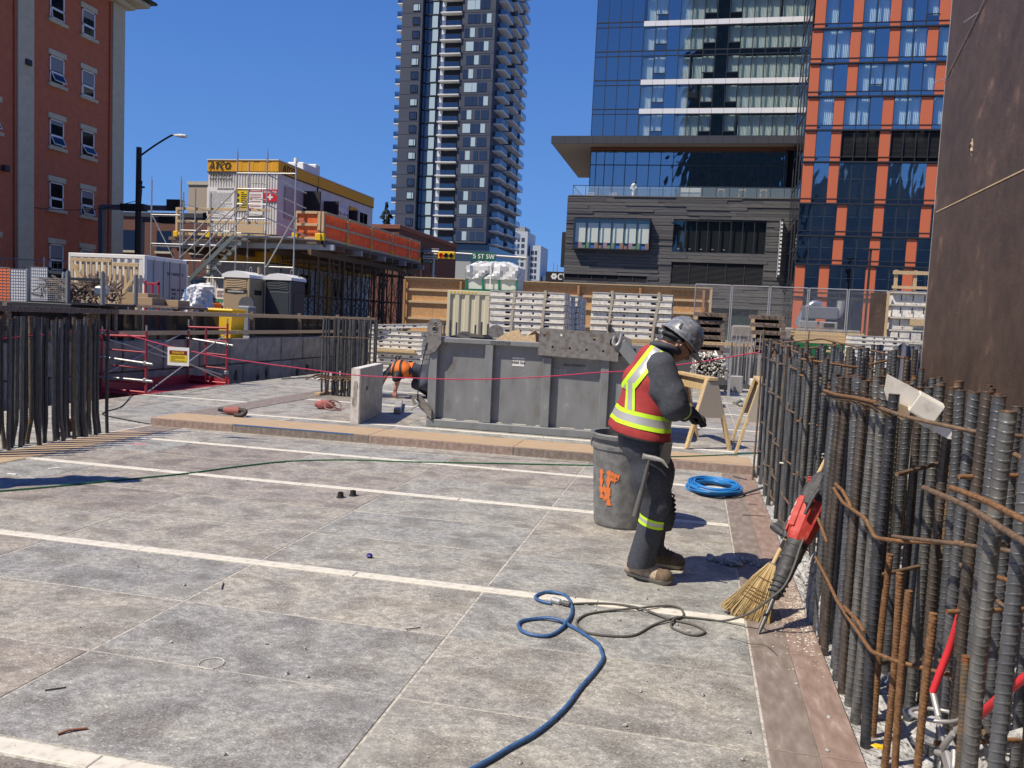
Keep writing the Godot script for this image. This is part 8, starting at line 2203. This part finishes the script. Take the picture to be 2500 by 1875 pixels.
	stain.blob(V(-6.18, 0.0, -8.22), V(0.16, 0.0015, 0.05), 5, 0.25, 9)
	one("pink_paint_mark", stain, flat(lin(0.5, 0.2, 0.22), 0.9), "faint pink paint mark on the deck near the dowel row", "paint mark")

# ---------------------------------------------------------------- people
func field(bones: Array, cell: float, k: float) -> MB:   # smooth union of tapered capsules, meshed with surface nets
	var lo := Vector3(1e9, 1e9, 1e9); var hi := -lo
	for b in bones:
		var r: float = maxf(b[2], b[3]) + k + cell * 3
		lo = lo.min(b[0] - Vector3.ONE * r).min(b[1] - Vector3.ONE * r); hi = hi.max(b[0] + Vector3.ONE * r).max(b[1] + Vector3.ONE * r)
	var nx := int((hi.x - lo.x) / cell) + 2; var ny := int((hi.y - lo.y) / cell) + 2; var nz := int((hi.z - lo.z) / cell) + 2
	var f := PackedFloat32Array(); f.resize(nx * ny * nz); f.fill(1.0)
	for b in bones:
		var a: Vector3 = b[0]; var e: Vector3 = b[1]; var ra: float = b[2]; var rb: float = b[3]
		var r: float = maxf(ra, rb) + k + cell * 2
		var p0 := ((a.min(e) - Vector3.ONE * r) - lo) / cell; var p1 := ((a.max(e) + Vector3.ONE * r) - lo) / cell
		var d := e - a; var dd := maxf(d.length_squared(), 1e-9)
		for iz in range(maxi(0, int(p0.z)), mini(nz, int(p1.z) + 1)):
			for iy in range(maxi(0, int(p0.y)), mini(ny, int(p1.y) + 1)):
				var at := (iz * ny + iy) * nx
				for ix in range(maxi(0, int(p0.x)), mini(nx, int(p1.x) + 1)):
					var p := lo + Vector3(ix, iy, iz) * cell
					var t := clampf((p - a).dot(d) / dd, 0, 1)
					var s := (p - a - d * t).length() - lerpf(ra, rb, t)
					var o := f[at + ix]
					var h := maxf(k - absf(o - s), 0.0) / k
					f[at + ix] = minf(o, s) - h * h * k * 0.25
	var m := MB.new()
	var idx := PackedInt32Array(); idx.resize(f.size()); idx.fill(-1)
	var st := [1, nx, nx * ny]
	var lim := cell * 1.75
	for iz in nz - 1:
		for iy in ny - 1:
			var at := (iz * ny + iy) * nx
			for ix in nx - 1:
				var c := at + ix
				if absf(f[c]) > lim: continue
				var q := [f[c], f[c + 1], f[c + nx], f[c + nx + 1], f[c + st[2]], f[c + 1 + st[2]], f[c + nx + st[2]], f[c + nx + 1 + st[2]]]
				var neg := 0
				for w in q:
					if w < 0: neg += 1
				if neg == 0 or neg == 8: continue
				var sum := Vector3(); var cnt := 0
				for ed in [[0, 1], [2, 3], [4, 5], [6, 7], [0, 2], [1, 3], [4, 6], [5, 7], [0, 4], [1, 5], [2, 6], [3, 7]]:
					var u: float = q[ed[0]]; var w: float = q[ed[1]]
					if (u < 0) != (w < 0):
						var t := u / (u - w)
						sum += Vector3(ed[0] & 1, (ed[0] >> 1) & 1, ed[0] >> 2).lerp(Vector3(ed[1] & 1, (ed[1] >> 1) & 1, ed[1] >> 2), t); cnt += 1
				idx[c] = m.v.size()
				m.v.append(lo + (Vector3(ix, iy, iz) + sum / cnt) * cell)
				m.n.append(Vector3(q[1] + q[3] + q[5] + q[7] - q[0] - q[2] - q[4] - q[6], q[2] + q[3] + q[6] + q[7] - q[0] - q[1] - q[4] - q[5], q[4] + q[5] + q[6] + q[7] - q[0] - q[1] - q[2] - q[3]).normalized())
	for iz in range(1, nz - 1):
		for iy in range(1, ny - 1):
			var at := (iz * ny + iy) * nx
			for ix in range(1, nx - 1):
				var c := at + ix
				if idx[c] < 0 and absf(f[c]) > lim: continue
				for ax in 3:
					var e: int = c + st[ax]
					if (f[c] < 0) == (f[e] < 0): continue
					var u: int = st[(ax + 1) % 3]; var w: int = st[(ax + 2) % 3]
					var a := idx[c]; var b := idx[c - u]; var d := idx[c - u - w]; var g := idx[c - w]
					if a < 0 or b < 0 or d < 0 or g < 0: continue
					if f[c] < 0: m.t.append_array(PackedInt32Array([a, d, b, a, g, d]))
					else: m.t.append_array(PackedInt32Array([a, b, d, a, d, g]))
	return m
func cut(src: MB, off: float, planes: Array) -> MB:   # the surface moved out by off, kept where every plane (normal, distance) says n.p <= d
	var m := MB.new()
	for i in range(0, src.t.size(), 3):
		var poly := []
		for j in 3:
			var k := src.t[i + j]
			poly.append([src.v[k] + src.n[k] * off, src.n[k]])
		for pl in planes:
			var out := []
			var d: float = pl[1]; var nn: Vector3 = pl[0]
			for j in poly.size():
				var a: Array = poly[j]; var b: Array = poly[(j + 1) % poly.size()]
				var sa: float = nn.dot(a[0]) - d; var sb: float = nn.dot(b[0]) - d
				if sa <= 0: out.append(a)
				if (sa < 0 and sb > 0) or (sa > 0 and sb < 0):
					var t := sa / (sa - sb)
					out.append([a[0].lerp(b[0], t), a[1].lerp(b[1], t)])
			poly = out
			if poly.size() < 3: break
		if poly.size() < 3: continue
		var k0 := m.v.size()
		for q in poly: m.v.append(q[0]); m.n.append(q[1])
		for j in range(1, poly.size() - 1): m.t.append_array(PackedInt32Array([k0, k0 + j, k0 + j + 1]))
	return m
func slab_planes(nn: Vector3, a: float, b: float) -> Array: return [[nn, b], [-nn, -a]]
func hand_bones(w: Vector3, d: Vector3, palm: Vector3) -> Array:   # wrist, finger direction, palm direction
	var s := d.cross(palm).normalized()
	var o := []
	for i in 4:
		var u := (i - 1.5) * 0.021
		var k0 := w + d * 0.085 + s * u
		o.append([w + s * u * 0.7, k0, 0.017, 0.014])
		var l: float = [0.040, 0.046, 0.043, 0.034][i]
		var k1 := k0 + d * l * 0.8 + palm * l * 0.55
		var k2 := k1 + d * l * 0.05 + palm * l * 0.75
		var k3 := k2 - d * l * 0.55 + palm * l * 0.3
		o.append([k0, k1, 0.0125, 0.0115]); o.append([k1, k2, 0.0115, 0.0105]); o.append([k2, k3, 0.0105, 0.0095])
	var t0 := w + d * 0.02 - s * 0.03 + palm * 0.01
	o.append([t0, t0 + d * 0.04 - s * 0.02 + palm * 0.03, 0.016, 0.0125]); o.append([t0 + d * 0.04 - s * 0.02 + palm * 0.03, t0 + d * 0.075 - s * 0.005 + palm * 0.05, 0.0125, 0.011])
	return o
func people() -> void:
	var base := V(-0.25, 0, -5.3)
	var fw := V(0.95, 0, -0.31); var rt := V(0.31, 0, 0.95)
	var P := func(a: float, y: float, r: float) -> Vector3: return base + fw * a + rt * r + V(0, y, 0)
	var o := thing("person", "worker in red high visibility vest and grey hard hat, looking down at his hands", "person", Vector3.ZERO)
	var rs: Vector3 = P.call(0.0, 1.37, 0.185); var re: Vector3 = P.call(0.075, 1.135, 0.255); var rw: Vector3 = P.call(0.165, 1.105, 0.15)
	var ls: Vector3 = P.call(0.02, 1.37, -0.185); var le: Vector3 = P.call(0.1, 1.13, -0.24); var lw: Vector3 = P.call(0.22, 1.07, -0.02)
	var rk: Vector3 = P.call(0.045, 0.50, 0.12); var ra: Vector3 = P.call(-0.03, 0.10, 0.06)
	var lk: Vector3 = P.call(0.11, 0.48, -0.1); var la: Vector3 = P.call(0.12, 0.10, -0.22)
	var body := field([
		[P.call(-0.05, 0.90, -0.08), P.call(-0.05, 0.90, 0.08), 0.135, 0.135], [P.call(-0.03, 1.05, -0.07), P.call(-0.03, 1.05, 0.07), 0.125, 0.125],
		[P.call(-0.01, 1.26, -0.09), P.call(-0.01, 1.26, 0.09), 0.125, 0.125], [P.call(0.0, 1.385, -0.13), P.call(0.0, 1.385, 0.13), 0.075, 0.075], [P.call(0.02, 1.40, 0), P.call(0.085, 1.475, 0), 0.085, 0.068],
		[rs, re, 0.088, 0.076], [re, rw, 0.074, 0.052], [ls, le, 0.084, 0.072], [le, lw, 0.070, 0.052],
		[re + V(0, 0.03, 0.01), re + V(-0.01, 0.08, 0.012), 0.068, 0.07], [rs + V(0.02, -0.08, 0.01), rs + V(0.0, -0.14, 0.01), 0.078, 0.076],
		[P.call(-0.05, 0.87, 0.095), P.call(0.0, 0.68, 0.115), 0.125, 0.112], [P.call(0.0, 0.68, 0.115), rk, 0.112, 0.086], [rk, ra, 0.084, 0.082], [rk + V(-0.05, 0.02, 0), rk + V(-0.06, 0.16, 0.0), 0.06, 0.085],
		[P.call(-0.01, 0.87, -0.09), P.call(0.085, 0.68, -0.1), 0.128, 0.112], [P.call(0.085, 0.68, -0.1), lk, 0.112, 0.085], [lk, la, 0.083, 0.078],
		[la, la + V(0, -0.02, 0), 0.083, 0.084]], 0.0145, 0.05)
	var cr := noise(160, 9.0, 3)
	for i in body.v.size():      # creases in the cloth
		var p := body.v[i]
		var nn := cr.get_noise_3d(p.x * 0.5, p.y * 0.7, p.z * 0.5)
		body.v[i] += body.n[i] * (0.005 * nn + 0.0045 * sin(p.y * 62.0 + p.x * 34.0 + p.z * 20.0 + nn * 9.0) * clampf(0.35 + 1.6 * cr.get_noise_3d(p.x * 0.3 + 3, p.y * 0.35, p.z * 0.3), 0, 1))
	part("coverall", cut(body, 0.0, [[V(0.1, -1, 0).normalized(), -0.115]]), M.navy, o)
	# vest
	var vest := field([
		[P.call(-0.06, 0.93, -0.10), P.call(-0.06, 0.93, 0.10), 0.165, 0.165], [P.call(-0.11, 0.98, -0.07), P.call(-0.11, 0.98, 0.07), 0.135, 0.135],
		[P.call(-0.04, 1.10, -0.08), P.call(-0.04, 1.10, 0.08), 0.155, 0.155], [P.call(-0.03, 1.26, -0.085), P.call(-0.03, 1.26, 0.085), 0.145, 0.145],
		[P.call(-0.01, 1.41, -0.08), P.call(-0.01, 1.41, 0.08), 0.082, 0.082], [P.call(0.0, 1.42, 0), P.call(0.06, 1.46, 0), 0.085, 0.075]], 0.0145, 0.06)
	for i in vest.v.size():
		var p := vest.v[i]
		vest.v[i] += vest.n[i] * (0.012 * cr.get_noise_3d(p.x * 0.6 + 7, p.y * 0.5, p.z * 0.6))
	var hem := V(0.15, 1, 0).normalized()
	var hem_at := V(-0.5, 0.955, -5.3).dot(hem)
	var up := (fw * 0.55 + V(0, 0.83, 0)).normalized()
	var neck_at: float = up.dot(P.call(0.035, 1.455, 0))
	var keep := [[-hem, -hem_at], [up, neck_at], [rt, rt.dot(P.call(0, 0, 0.235))], [-rt, -rt.dot(P.call(0, 0, -0.235))]]
	var top_keep := keep + [[V(0, -1, 0), -1.20]]
	keep = [keep[0], keep[1]]
	part("vest", cut(vest, 0.0, keep + [[V(0, 1, 0), 1.20]]), M.vest, o)
	part("vest", cut(vest, 0.0, top_keep), M.vest, o)
	var band := func(a: float, b: float, mat: Material, called: String) -> void: part(called, cut(vest, 0.005, keep + slab_planes(hem, hem_at + a, hem_at + b)), mat, o)
	part("hem_binding", cut(vest, 0.004, keep + slab_planes(hem, hem_at, hem_at + 0.012)), M.rubber, o)
	band.call(0.068, 0.094, M.lime, "lime_band"); band.call(0.0945, 0.139, M.reflective, "silver_band"); band.call(0.1395, 0.165, M.lime, "lime_band")
	var sn := V(0.82, -0.57, 0.0).normalized()
	var s0 := sn.dot(V(-0.305, 1.37, 0))
	var back: Array = keep + [[fw, fw.dot(P.call(0.03, 0, 0))], [V(0, -1, 0), -1.22], [-rt, -rt.dot(P.call(0, 0, -0.08))]]
	for q in [[-0.047, -0.022, 0], [-0.0215, 0.0215, 1], [0.022, 0.047, 0]]: part("silver_strap" if q[2] else "lime_strap", cut(vest, 0.006, back + slab_planes(sn, s0 + q[0], s0 + q[1])), M.reflective if q[2] else M.lime, o)
	var dn := V(1, 0.06, 0).normalized()
	var d0 := dn.dot(V(-0.375, 1.2, 0))
	var low: Array = keep + [[V(0, 1, 0), 1.265], [-hem, -(hem_at + 0.165)], [fw, fw.dot(P.call(0.0, 0, 0))], [-rt, -rt.dot(P.call(0, 0, -0.06))]]
	for q in [[-0.032, -0.016, 0], [-0.0155, 0.0155, 1], [0.016, 0.032, 0]]: part("silver_strap" if q[2] else "lime_strap", cut(vest, 0.0065, low + slab_planes(dn, d0 + q[0], d0 + q[1])), M.reflective if q[2] else M.lime, o)
	# bands on shins and cuff
	for sh in [[ra, rk, 0.30], [la, lk, 0.31]]:
		var ax: Vector3 = (sh[1] - sh[0]).normalized()
		var c0: float = ax.dot(sh[0]) + sh[2] - 0.02
		var lim: Array = [[V(0, 1, 0), 0.52], [rt if sh[0] == la else -rt, (rt if sh[0] == la else -rt).dot(P.call(0, 0, -0.02))]]
		for q in [[0.0, 0.018, 0], [0.0185, 0.038, 1], [0.0385, 0.056, 0]]: part("silver_band" if q[2] else "lime_band", cut(body, 0.004, lim + slab_planes(ax, c0 + q[0], c0 + q[1])), M.reflective if q[2] else M.lime, o)
	var fx := (rw - re).normalized()
	var f0 := fx.dot(rw)
	for q in [[-0.055, -0.04, 0], [-0.0395, -0.02, 1], [-0.0195, -0.005, 0]]: part("silver_band" if q[2] else "lime_band", cut(body, 0.005, slab_planes(fx, f0 + q[0], f0 + q[1]) + [[-rt, -rt.dot(P.call(0, 0, 0.115))], [V(0, -1, 0), -1.0], [V(0, 1, 0), 1.25]]), M.reflective if q[2] else M.lime, o)
	# hands in gloves
	part("glove", field(hand_bones(rw + fx * 0.01, (fw * 0.9 - rt * 0.35 + V(0, -0.1, 0)).normalized(), (V(0, -0.75, 0) - rt * 0.6).normalized()) + [[rw - fx * 0.03, rw + fx * 0.03, 0.042, 0.034]], 0.005, 0.010), M.glove, o)
	part("glove", field(hand_bones(lw + fw * 0.01, (fw * 0.8 + rt * 0.5 + V(0, -0.05, 0)).normalized(), (V(0, -0.8, 0) + rt * 0.4).normalized()) + [[lw - fw * 0.03, lw + fw * 0.02, 0.042, 0.034]], 0.005, 0.010), M.glove, o)
	# head and hard hat
	var hu := (V(0, 0.79, 0) + fw * 0.61).normalized()
	var hf := (fw * 0.79 - V(0, 0.61, 0)).normalized()
	var hr := hf.cross(hu).normalized()
	var c: Vector3 = P.call(0.165, 1.545, 0.0)
	var H := func(a: float, b: float, d: float) -> Vector3: return c + hf * a + hu * b + hr * d
	var head := field([[H.call(-0.02, 0.01, 0), H.call(0.02, 0.0, 0), 0.088, 0.085], [H.call(0.045, -0.06, 0), H.call(0.05, -0.10, 0), 0.052, 0.036], [H.call(0.03, -0.085, -0.03), H.call(0.03, -0.085, 0.03), 0.038, 0.038], [H.call(0.095, -0.03, 0), H.call(0.112, -0.062, 0), 0.010, 0.015], [H.call(0.082, -0.012, -0.03), H.call(0.082, -0.012, 0.03), 0.016, 0.016],
		[H.call(0.084, -0.088, -0.016), H.call(0.084, -0.088, 0.016), 0.011, 0.011], [H.call(-0.03, -0.05, 0), P.call(0.07, 1.44, 0), 0.062, 0.066], [H.call(0.06, -0.045, -0.045), H.call(0.06, -0.05, -0.04), 0.022, 0.02], [H.call(0.06, -0.045, 0.045), H.call(0.06, -0.05, 0.04), 0.022, 0.02],
		[H.call(-0.005, -0.025, 0.088), H.call(-0.012, -0.06, 0.082), 0.016, 0.010], [H.call(-0.015, -0.012, 0.09), H.call(-0.02, -0.035, 0.092), 0.009, 0.008], [H.call(-0.005, -0.025, -0.088), H.call(-0.012, -0.06, -0.082), 0.016, 0.010]], 0.0055, 0.018)
	part("head", head, M.skin, o)
	part("hair", cut(head, 0.006, [[hf, hf.dot(H.call(0.0, 0, 0))], [-hu, -hu.dot(H.call(0, -0.075, 0))], [(hf * 0.6 + hu * -0.8).normalized(), (hf * 0.6 + hu * -0.8).normalized().dot(H.call(-0.03, -0.045, 0))]]), M.hair, o)
	for s in [-1, 1]:
		var ey := MB.new(); ey.lathe([Vector2(0, -0.008), Vector2(0.008, 0), Vector2(0, 0.008)], 8, H.call(0.083, -0.035, 0.028 * s))
		part("eye", ey, M.ink, o)
	var gls := MB.new(); gls.tube([H.call(0.09, -0.03, -0.06), H.call(0.108, -0.032, 0.0), H.call(0.09, -0.03, 0.06), H.call(0.0, -0.02, 0.087)], 0.006, 5)
	part("safety_glasses", gls, M.ink, o)
	var plug := MB.new(); plug.blob(H.call(-0.002, -0.043, 0.10), V(0.007, 0.007, 0.007), 4, 0.1, 7)
	part("ear_plug", plug, M.white, o)
	var hb := Basis(hf, hu, hr)
	var hat := MB.new()
	hat.lathe([Vector2(0.128, 0.0), Vector2(0.129, 0.02), Vector2(0.124, 0.06), Vector2(0.108, 0.10), Vector2(0.078, 0.132), Vector2(0.04, 0.148), Vector2(0.0, 0.152)], 28, H.call(0.0, 0.0, 0), hb * Basis.from_scale(V(1.06, 0.95, 0.90)))
	var hm := tex(ntex(noise(161, 0.035, 5), [[0.0, [0.10, 0.112, 0.13]], [0.5, [0.155, 0.17, 0.195]], [0.70, [0.26, 0.275, 0.30]], [1.0, [0.42, 0.43, 0.45]]], 256), 0.4, Vector3.ONE * 3.0)
	var hat_o := part("hard_hat", hat, hm, o)
	var brim := MB.new()
	var pr := []
	for i in 33:
		var a := TAU * i / 32
		var reach := 1.0 + 0.30 * pow(maxf(0, cos(a)), 2.0)
		pr.append(H.call(cos(a) * 0.142 * 1.05 * reach, -0.004 - 0.022 * pow(maxf(0, cos(a)), 2), sin(a) * 0.142 * 0.90))
	for i in 32:
		var ia := TAU * i / 32; var ib := TAU * (i + 1) / 32
		var q0: Vector3 = H.call(cos(ia) * 0.128 * 1.06, 0.006, sin(ia) * 0.128 * 0.90); var q1: Vector3 = H.call(cos(ib) * 0.128 * 1.06, 0.006, sin(ib) * 0.128 * 0.90)
		brim.quad(q0, q1, pr[i + 1], pr[i]); brim.quad(q1 - hu * 0.008, q0 - hu * 0.008, pr[i] - hu * 0.004, pr[i + 1] - hu * 0.004)
	brim.tube(pr, 0.005, 6, false)
	part("brim", brim, hm, hat_o)
	var rdg := []
	for i in 13: rdg.append(H.call(0.132 * cos(0.25 + 2.64 * i / 12.0), 0.145 * sin(0.25 + 2.64 * i / 12.0) + 0.002, 0))
	part("crown_ridge", tb(rdg, 0.010, 7), hm, hat_o)
	for q in [[0.02, 0.045, 1, 0.05], [-0.07, 0.05, 1, 0.035]]: 
		var sk := MB.new()
		sk.box(H.call(q[0], q[1], 0.111 - absf(q[0]) * 0.25), V(q[3], 0.04, 0.006), 0.002, hb * Basis(Vector3.RIGHT, -0.35))
		part("sticker", sk, flat(lin(0.13, 0.15, 0.19), 0.3), hat_o)
	part("rear_strap", tb(smooth([H.call(-0.02, -0.012, 0.098), H.call(-0.09, -0.03, 0.06), H.call(-0.112, -0.035, 0), H.call(-0.09, -0.03, -0.06), H.call(-0.02, -0.012, -0.098)], 4), 0.014, 6), M.rubber, hat_o)
	part("collar", tb(smooth([P.call(0.17, 1.45, 0.0), P.call(0.13, 1.47, 0.062), P.call(0.05, 1.50, 0.075), P.call(-0.015, 1.505, 0.0), P.call(0.05, 1.50, -0.075), P.call(0.13, 1.47, -0.062), P.call(0.17, 1.45, 0.0)], 4), 0.022, 7), M.navy, o)
	# boots
	for q in [[V(-0.33, 0.05, -5.30), V(-0.10, 0.045, -5.21), ra], [V(-0.24, 0.05, -5.60), V(-0.03, 0.045, -5.58), la]]:
		var hl: Vector3 = q[0]; var to: Vector3 = q[1]; var d: Vector3 = (to - hl).normalized(); var sd := d.cross(Vector3.UP)
		var bt := field([[hl + V(0.02, 0.0, 0), hl + d * 0.1, 0.046, 0.044], [hl + d * 0.1, to - sd * 0.008, 0.044, 0.046], [hl + d * 0.12 + sd * 0.012, to + sd * 0.012, 0.042, 0.044], [hl + d * 0.05 + V(0, 0.04, 0), q[2] + V(0, 0.05, 0), 0.054, 0.056], [hl + d * 0.09 + V(0, 0.045, 0), hl + d * 0.16 + V(0, 0.02, 0), 0.045, 0.04]], 0.008, 0.03)
		part("boot", cut(bt, 0.0, [[V(0, -1, 0), -0.028]]), M.boot if q[2] == ra else tinted(M.boot, Color(0.55, 0.55, 0.55)), o)
		part("sole", cut(bt, 0.006, [[V(0, 1, 0), 0.033], [V(0, -1, 0), -0.001]]), M.sole, o)
		part("toe_cap", cut(bt, 0.003, [[-d, -d.dot(to - d * 0.035)], [V(0, -1, 0), -0.03]]), tinted(M.boot, Color(0.62, 0.60, 0.58)), o)
		for i in 4: part("lace", tb([hl + d * (0.10 + 0.022 * i) + V(0, 0.088 - 0.009 * i, 0) - sd * 0.03, hl + d * (0.115 + 0.022 * i) + V(0, 0.090 - 0.009 * i, 0) + sd * 0.03], 0.004, 5), M.ink, o)
	# knee pads
	for q in [[rk, 0], [lk, 1]]:
		var kp := MB.new()
		var kc: Vector3 = q[0] + fw * 0.055 + V(0, -0.045, 0)
		kp.lathe([Vector2(0.0, -0.125), Vector2(0.045, -0.11), Vector2(0.068, -0.06), Vector2(0.075, 0.0), Vector2(0.068, 0.06), Vector2(0.045, 0.10), Vector2(0, 0.115)], 18, kc, Basis(rt.normalized(), 0.1) * Basis(fw, V(0, 1, 0), rt) * Basis.from_scale(V(0.75, 1, 1.05)))
		part("knee_pad", kp, M.rubber, o)
		for i in 6:
			var yy := -0.075 + i * 0.03
			var ry := 0.056 * sqrt(1.0 - pow(yy / 0.13, 2))
			part("pad_ridge", tb([kc + V(0, yy, 0) + fw * ry * 0.55 + rt * 0.062, kc + V(0, yy + 0.012, 0) + fw * ry + rt * 0.03, kc + V(0, yy + 0.012, 0) + fw * ry - rt * 0.03], 0.006, 5), M.rubber, o)
	# tool pouch and hammer hanging at the hip
	var pm := MB.new()
	pm.prism(PackedVector2Array([Vector2(-0.04, 0.07), Vector2(0.04, 0.07), Vector2(0.03, -0.05), Vector2(0.0, -0.075), Vector2(-0.03, -0.05)]), Transform3D(Basis(fw, V(0, 1, 0), rt), P.call(0.04, 0.845, 0.235)), 0.02)
	part("tool_pouch", pm, flat(lin(0.07, 0.065, 0.06), 0.8), o)
	var hm2 := thing("claw_hammer", "grey claw hammer hanging from the worker's belt along his right leg", "hammer")
	var h0 := V(-0.225, 0.815, -5.035); var h1 := V(-0.295, 0.45, -5.06)
	part("shaft", tb([h0 + V(0, 0.02, 0), h0.lerp(h1, 0.5), h1], [0.012, 0.014, 0.018], 10), flat(lin(0.10, 0.10, 0.095), 0.6), hm2)
	part("grip", tb([h0.lerp(h1, 0.55), h0.lerp(h1, 0.8), h1], [0.0165, 0.019, 0.02], 10), flat(lin(0.12, 0.122, 0.12), 0.8), hm2)
	part("hammer_head", tb([h0 + V(-0.045, 0.015, 0.005), h0 + V(-0.02, 0.012, 0), h0 + V(0.03, 0.005, 0)], [0.019, 0.015, 0.016], 10), M.galv, hm2)
	part("claw", tb(smooth([h0 + V(0.03, 0.005, 0), h0 + V(0.075, -0.005, 0.0), h0 + V(0.11, -0.045, 0)], 3), [0.016, 0.014, 0.012, 0.010, 0.008, 0.006, 0.004], 8), M.galv, hm2)
	# second worker, bent over behind the standing panel
	var b2 := V(-5.25, 0.1, -14.3)
	var w := thing("person", "bent over worker in orange vest reaching to the deck behind the standing panel", "person", b2)
	var B := func(x: float, y: float, z: float) -> Vector3: return V(x, y, z)
	var bod := field([[V(0.0, 0.50, -0.15), V(0.02, 0.52, 0.05), 0.15, 0.16], [V(-0.08, 0.50, 0.1), V(0.12, 0.50, 0.1), 0.11, 0.11], [V(0.2, 0.50, -0.15), V(0.42, 0.45, -0.25), 0.14, 0.14], [V(0.42, 0.45, -0.25), V(0.5, 0.28, 0.1), 0.11, 0.09], [V(0.5, 0.28, 0.1), V(0.62, 0.08, -0.25), 0.085, 0.07], [V(0.35, 0.42, -0.4), V(0.3, 0.25, -0.1), 0.11, 0.09], [V(0.3, 0.25, -0.1), V(0.4, 0.06, -0.5), 0.085, 0.07],
		[V(-0.12, 0.50, 0.12), V(-0.22, 0.42, 0.2), 0.07, 0.055]], 0.016, 0.06)
	part("body", bod, M.navy, w)
	part("orange_vest", cut(bod, 0.012, [[V(1, 0, 0), 0.22], [V(-1, 0, 0), 0.10]]), flat(lin(0.75, 0.17, 0.02), 0.7), w)
	part("harness_strap", cut(bod, 0.018, slab_planes(V(1, 0.15, 0).normalized(), 0.14, 0.18)), M.rubber, w)
	part("harness_strap", cut(bod, 0.018, slab_planes(V(1, -0.1, 0).normalized(), -0.13, -0.09)), M.rubber, w)
	for s in [[-0.20, 0.42, 0.2, -0.30, 0.02], [0.06, 0.44, 0.18, 0.0, 0.06]]:
		part("arm", field([[V(s[0], s[1], s[2]), V(s[3], 0.16, s[2] + 0.05), 0.045, 0.036]] + hand_bones(V(s[3], 0.14, s[2] + 0.05), V(-0.1, -1, 0.1).normalized(), V(0.2, 0.1, -1).normalized()), 0.007, 0.012), M.skin, w)
	var hd := field([[V(0.03, 0.42, 0.2), V(0.03, 0.36, 0.25), 0.085, 0.075]], 0.01, 0.02)
	part("head", hd, M.skin, w)
	part("dark_cap", cut(hd, 0.008, [[V(0, -1, -0.6).normalized(), V(0, -1, -0.6).normalized().dot(V(0.03, 0.36, 0.22))]]), M.hair, w)
	part("harness_ring", tb(smooth([V(-0.06, 0.66, 0.0), V(-0.1, 0.72, 0.0), V(-0.06, 0.76, 0.0), V(-0.02, 0.72, 0.0), V(-0.06, 0.66, 0.0)], 4), 0.012, 6), M.dark_steel, w)
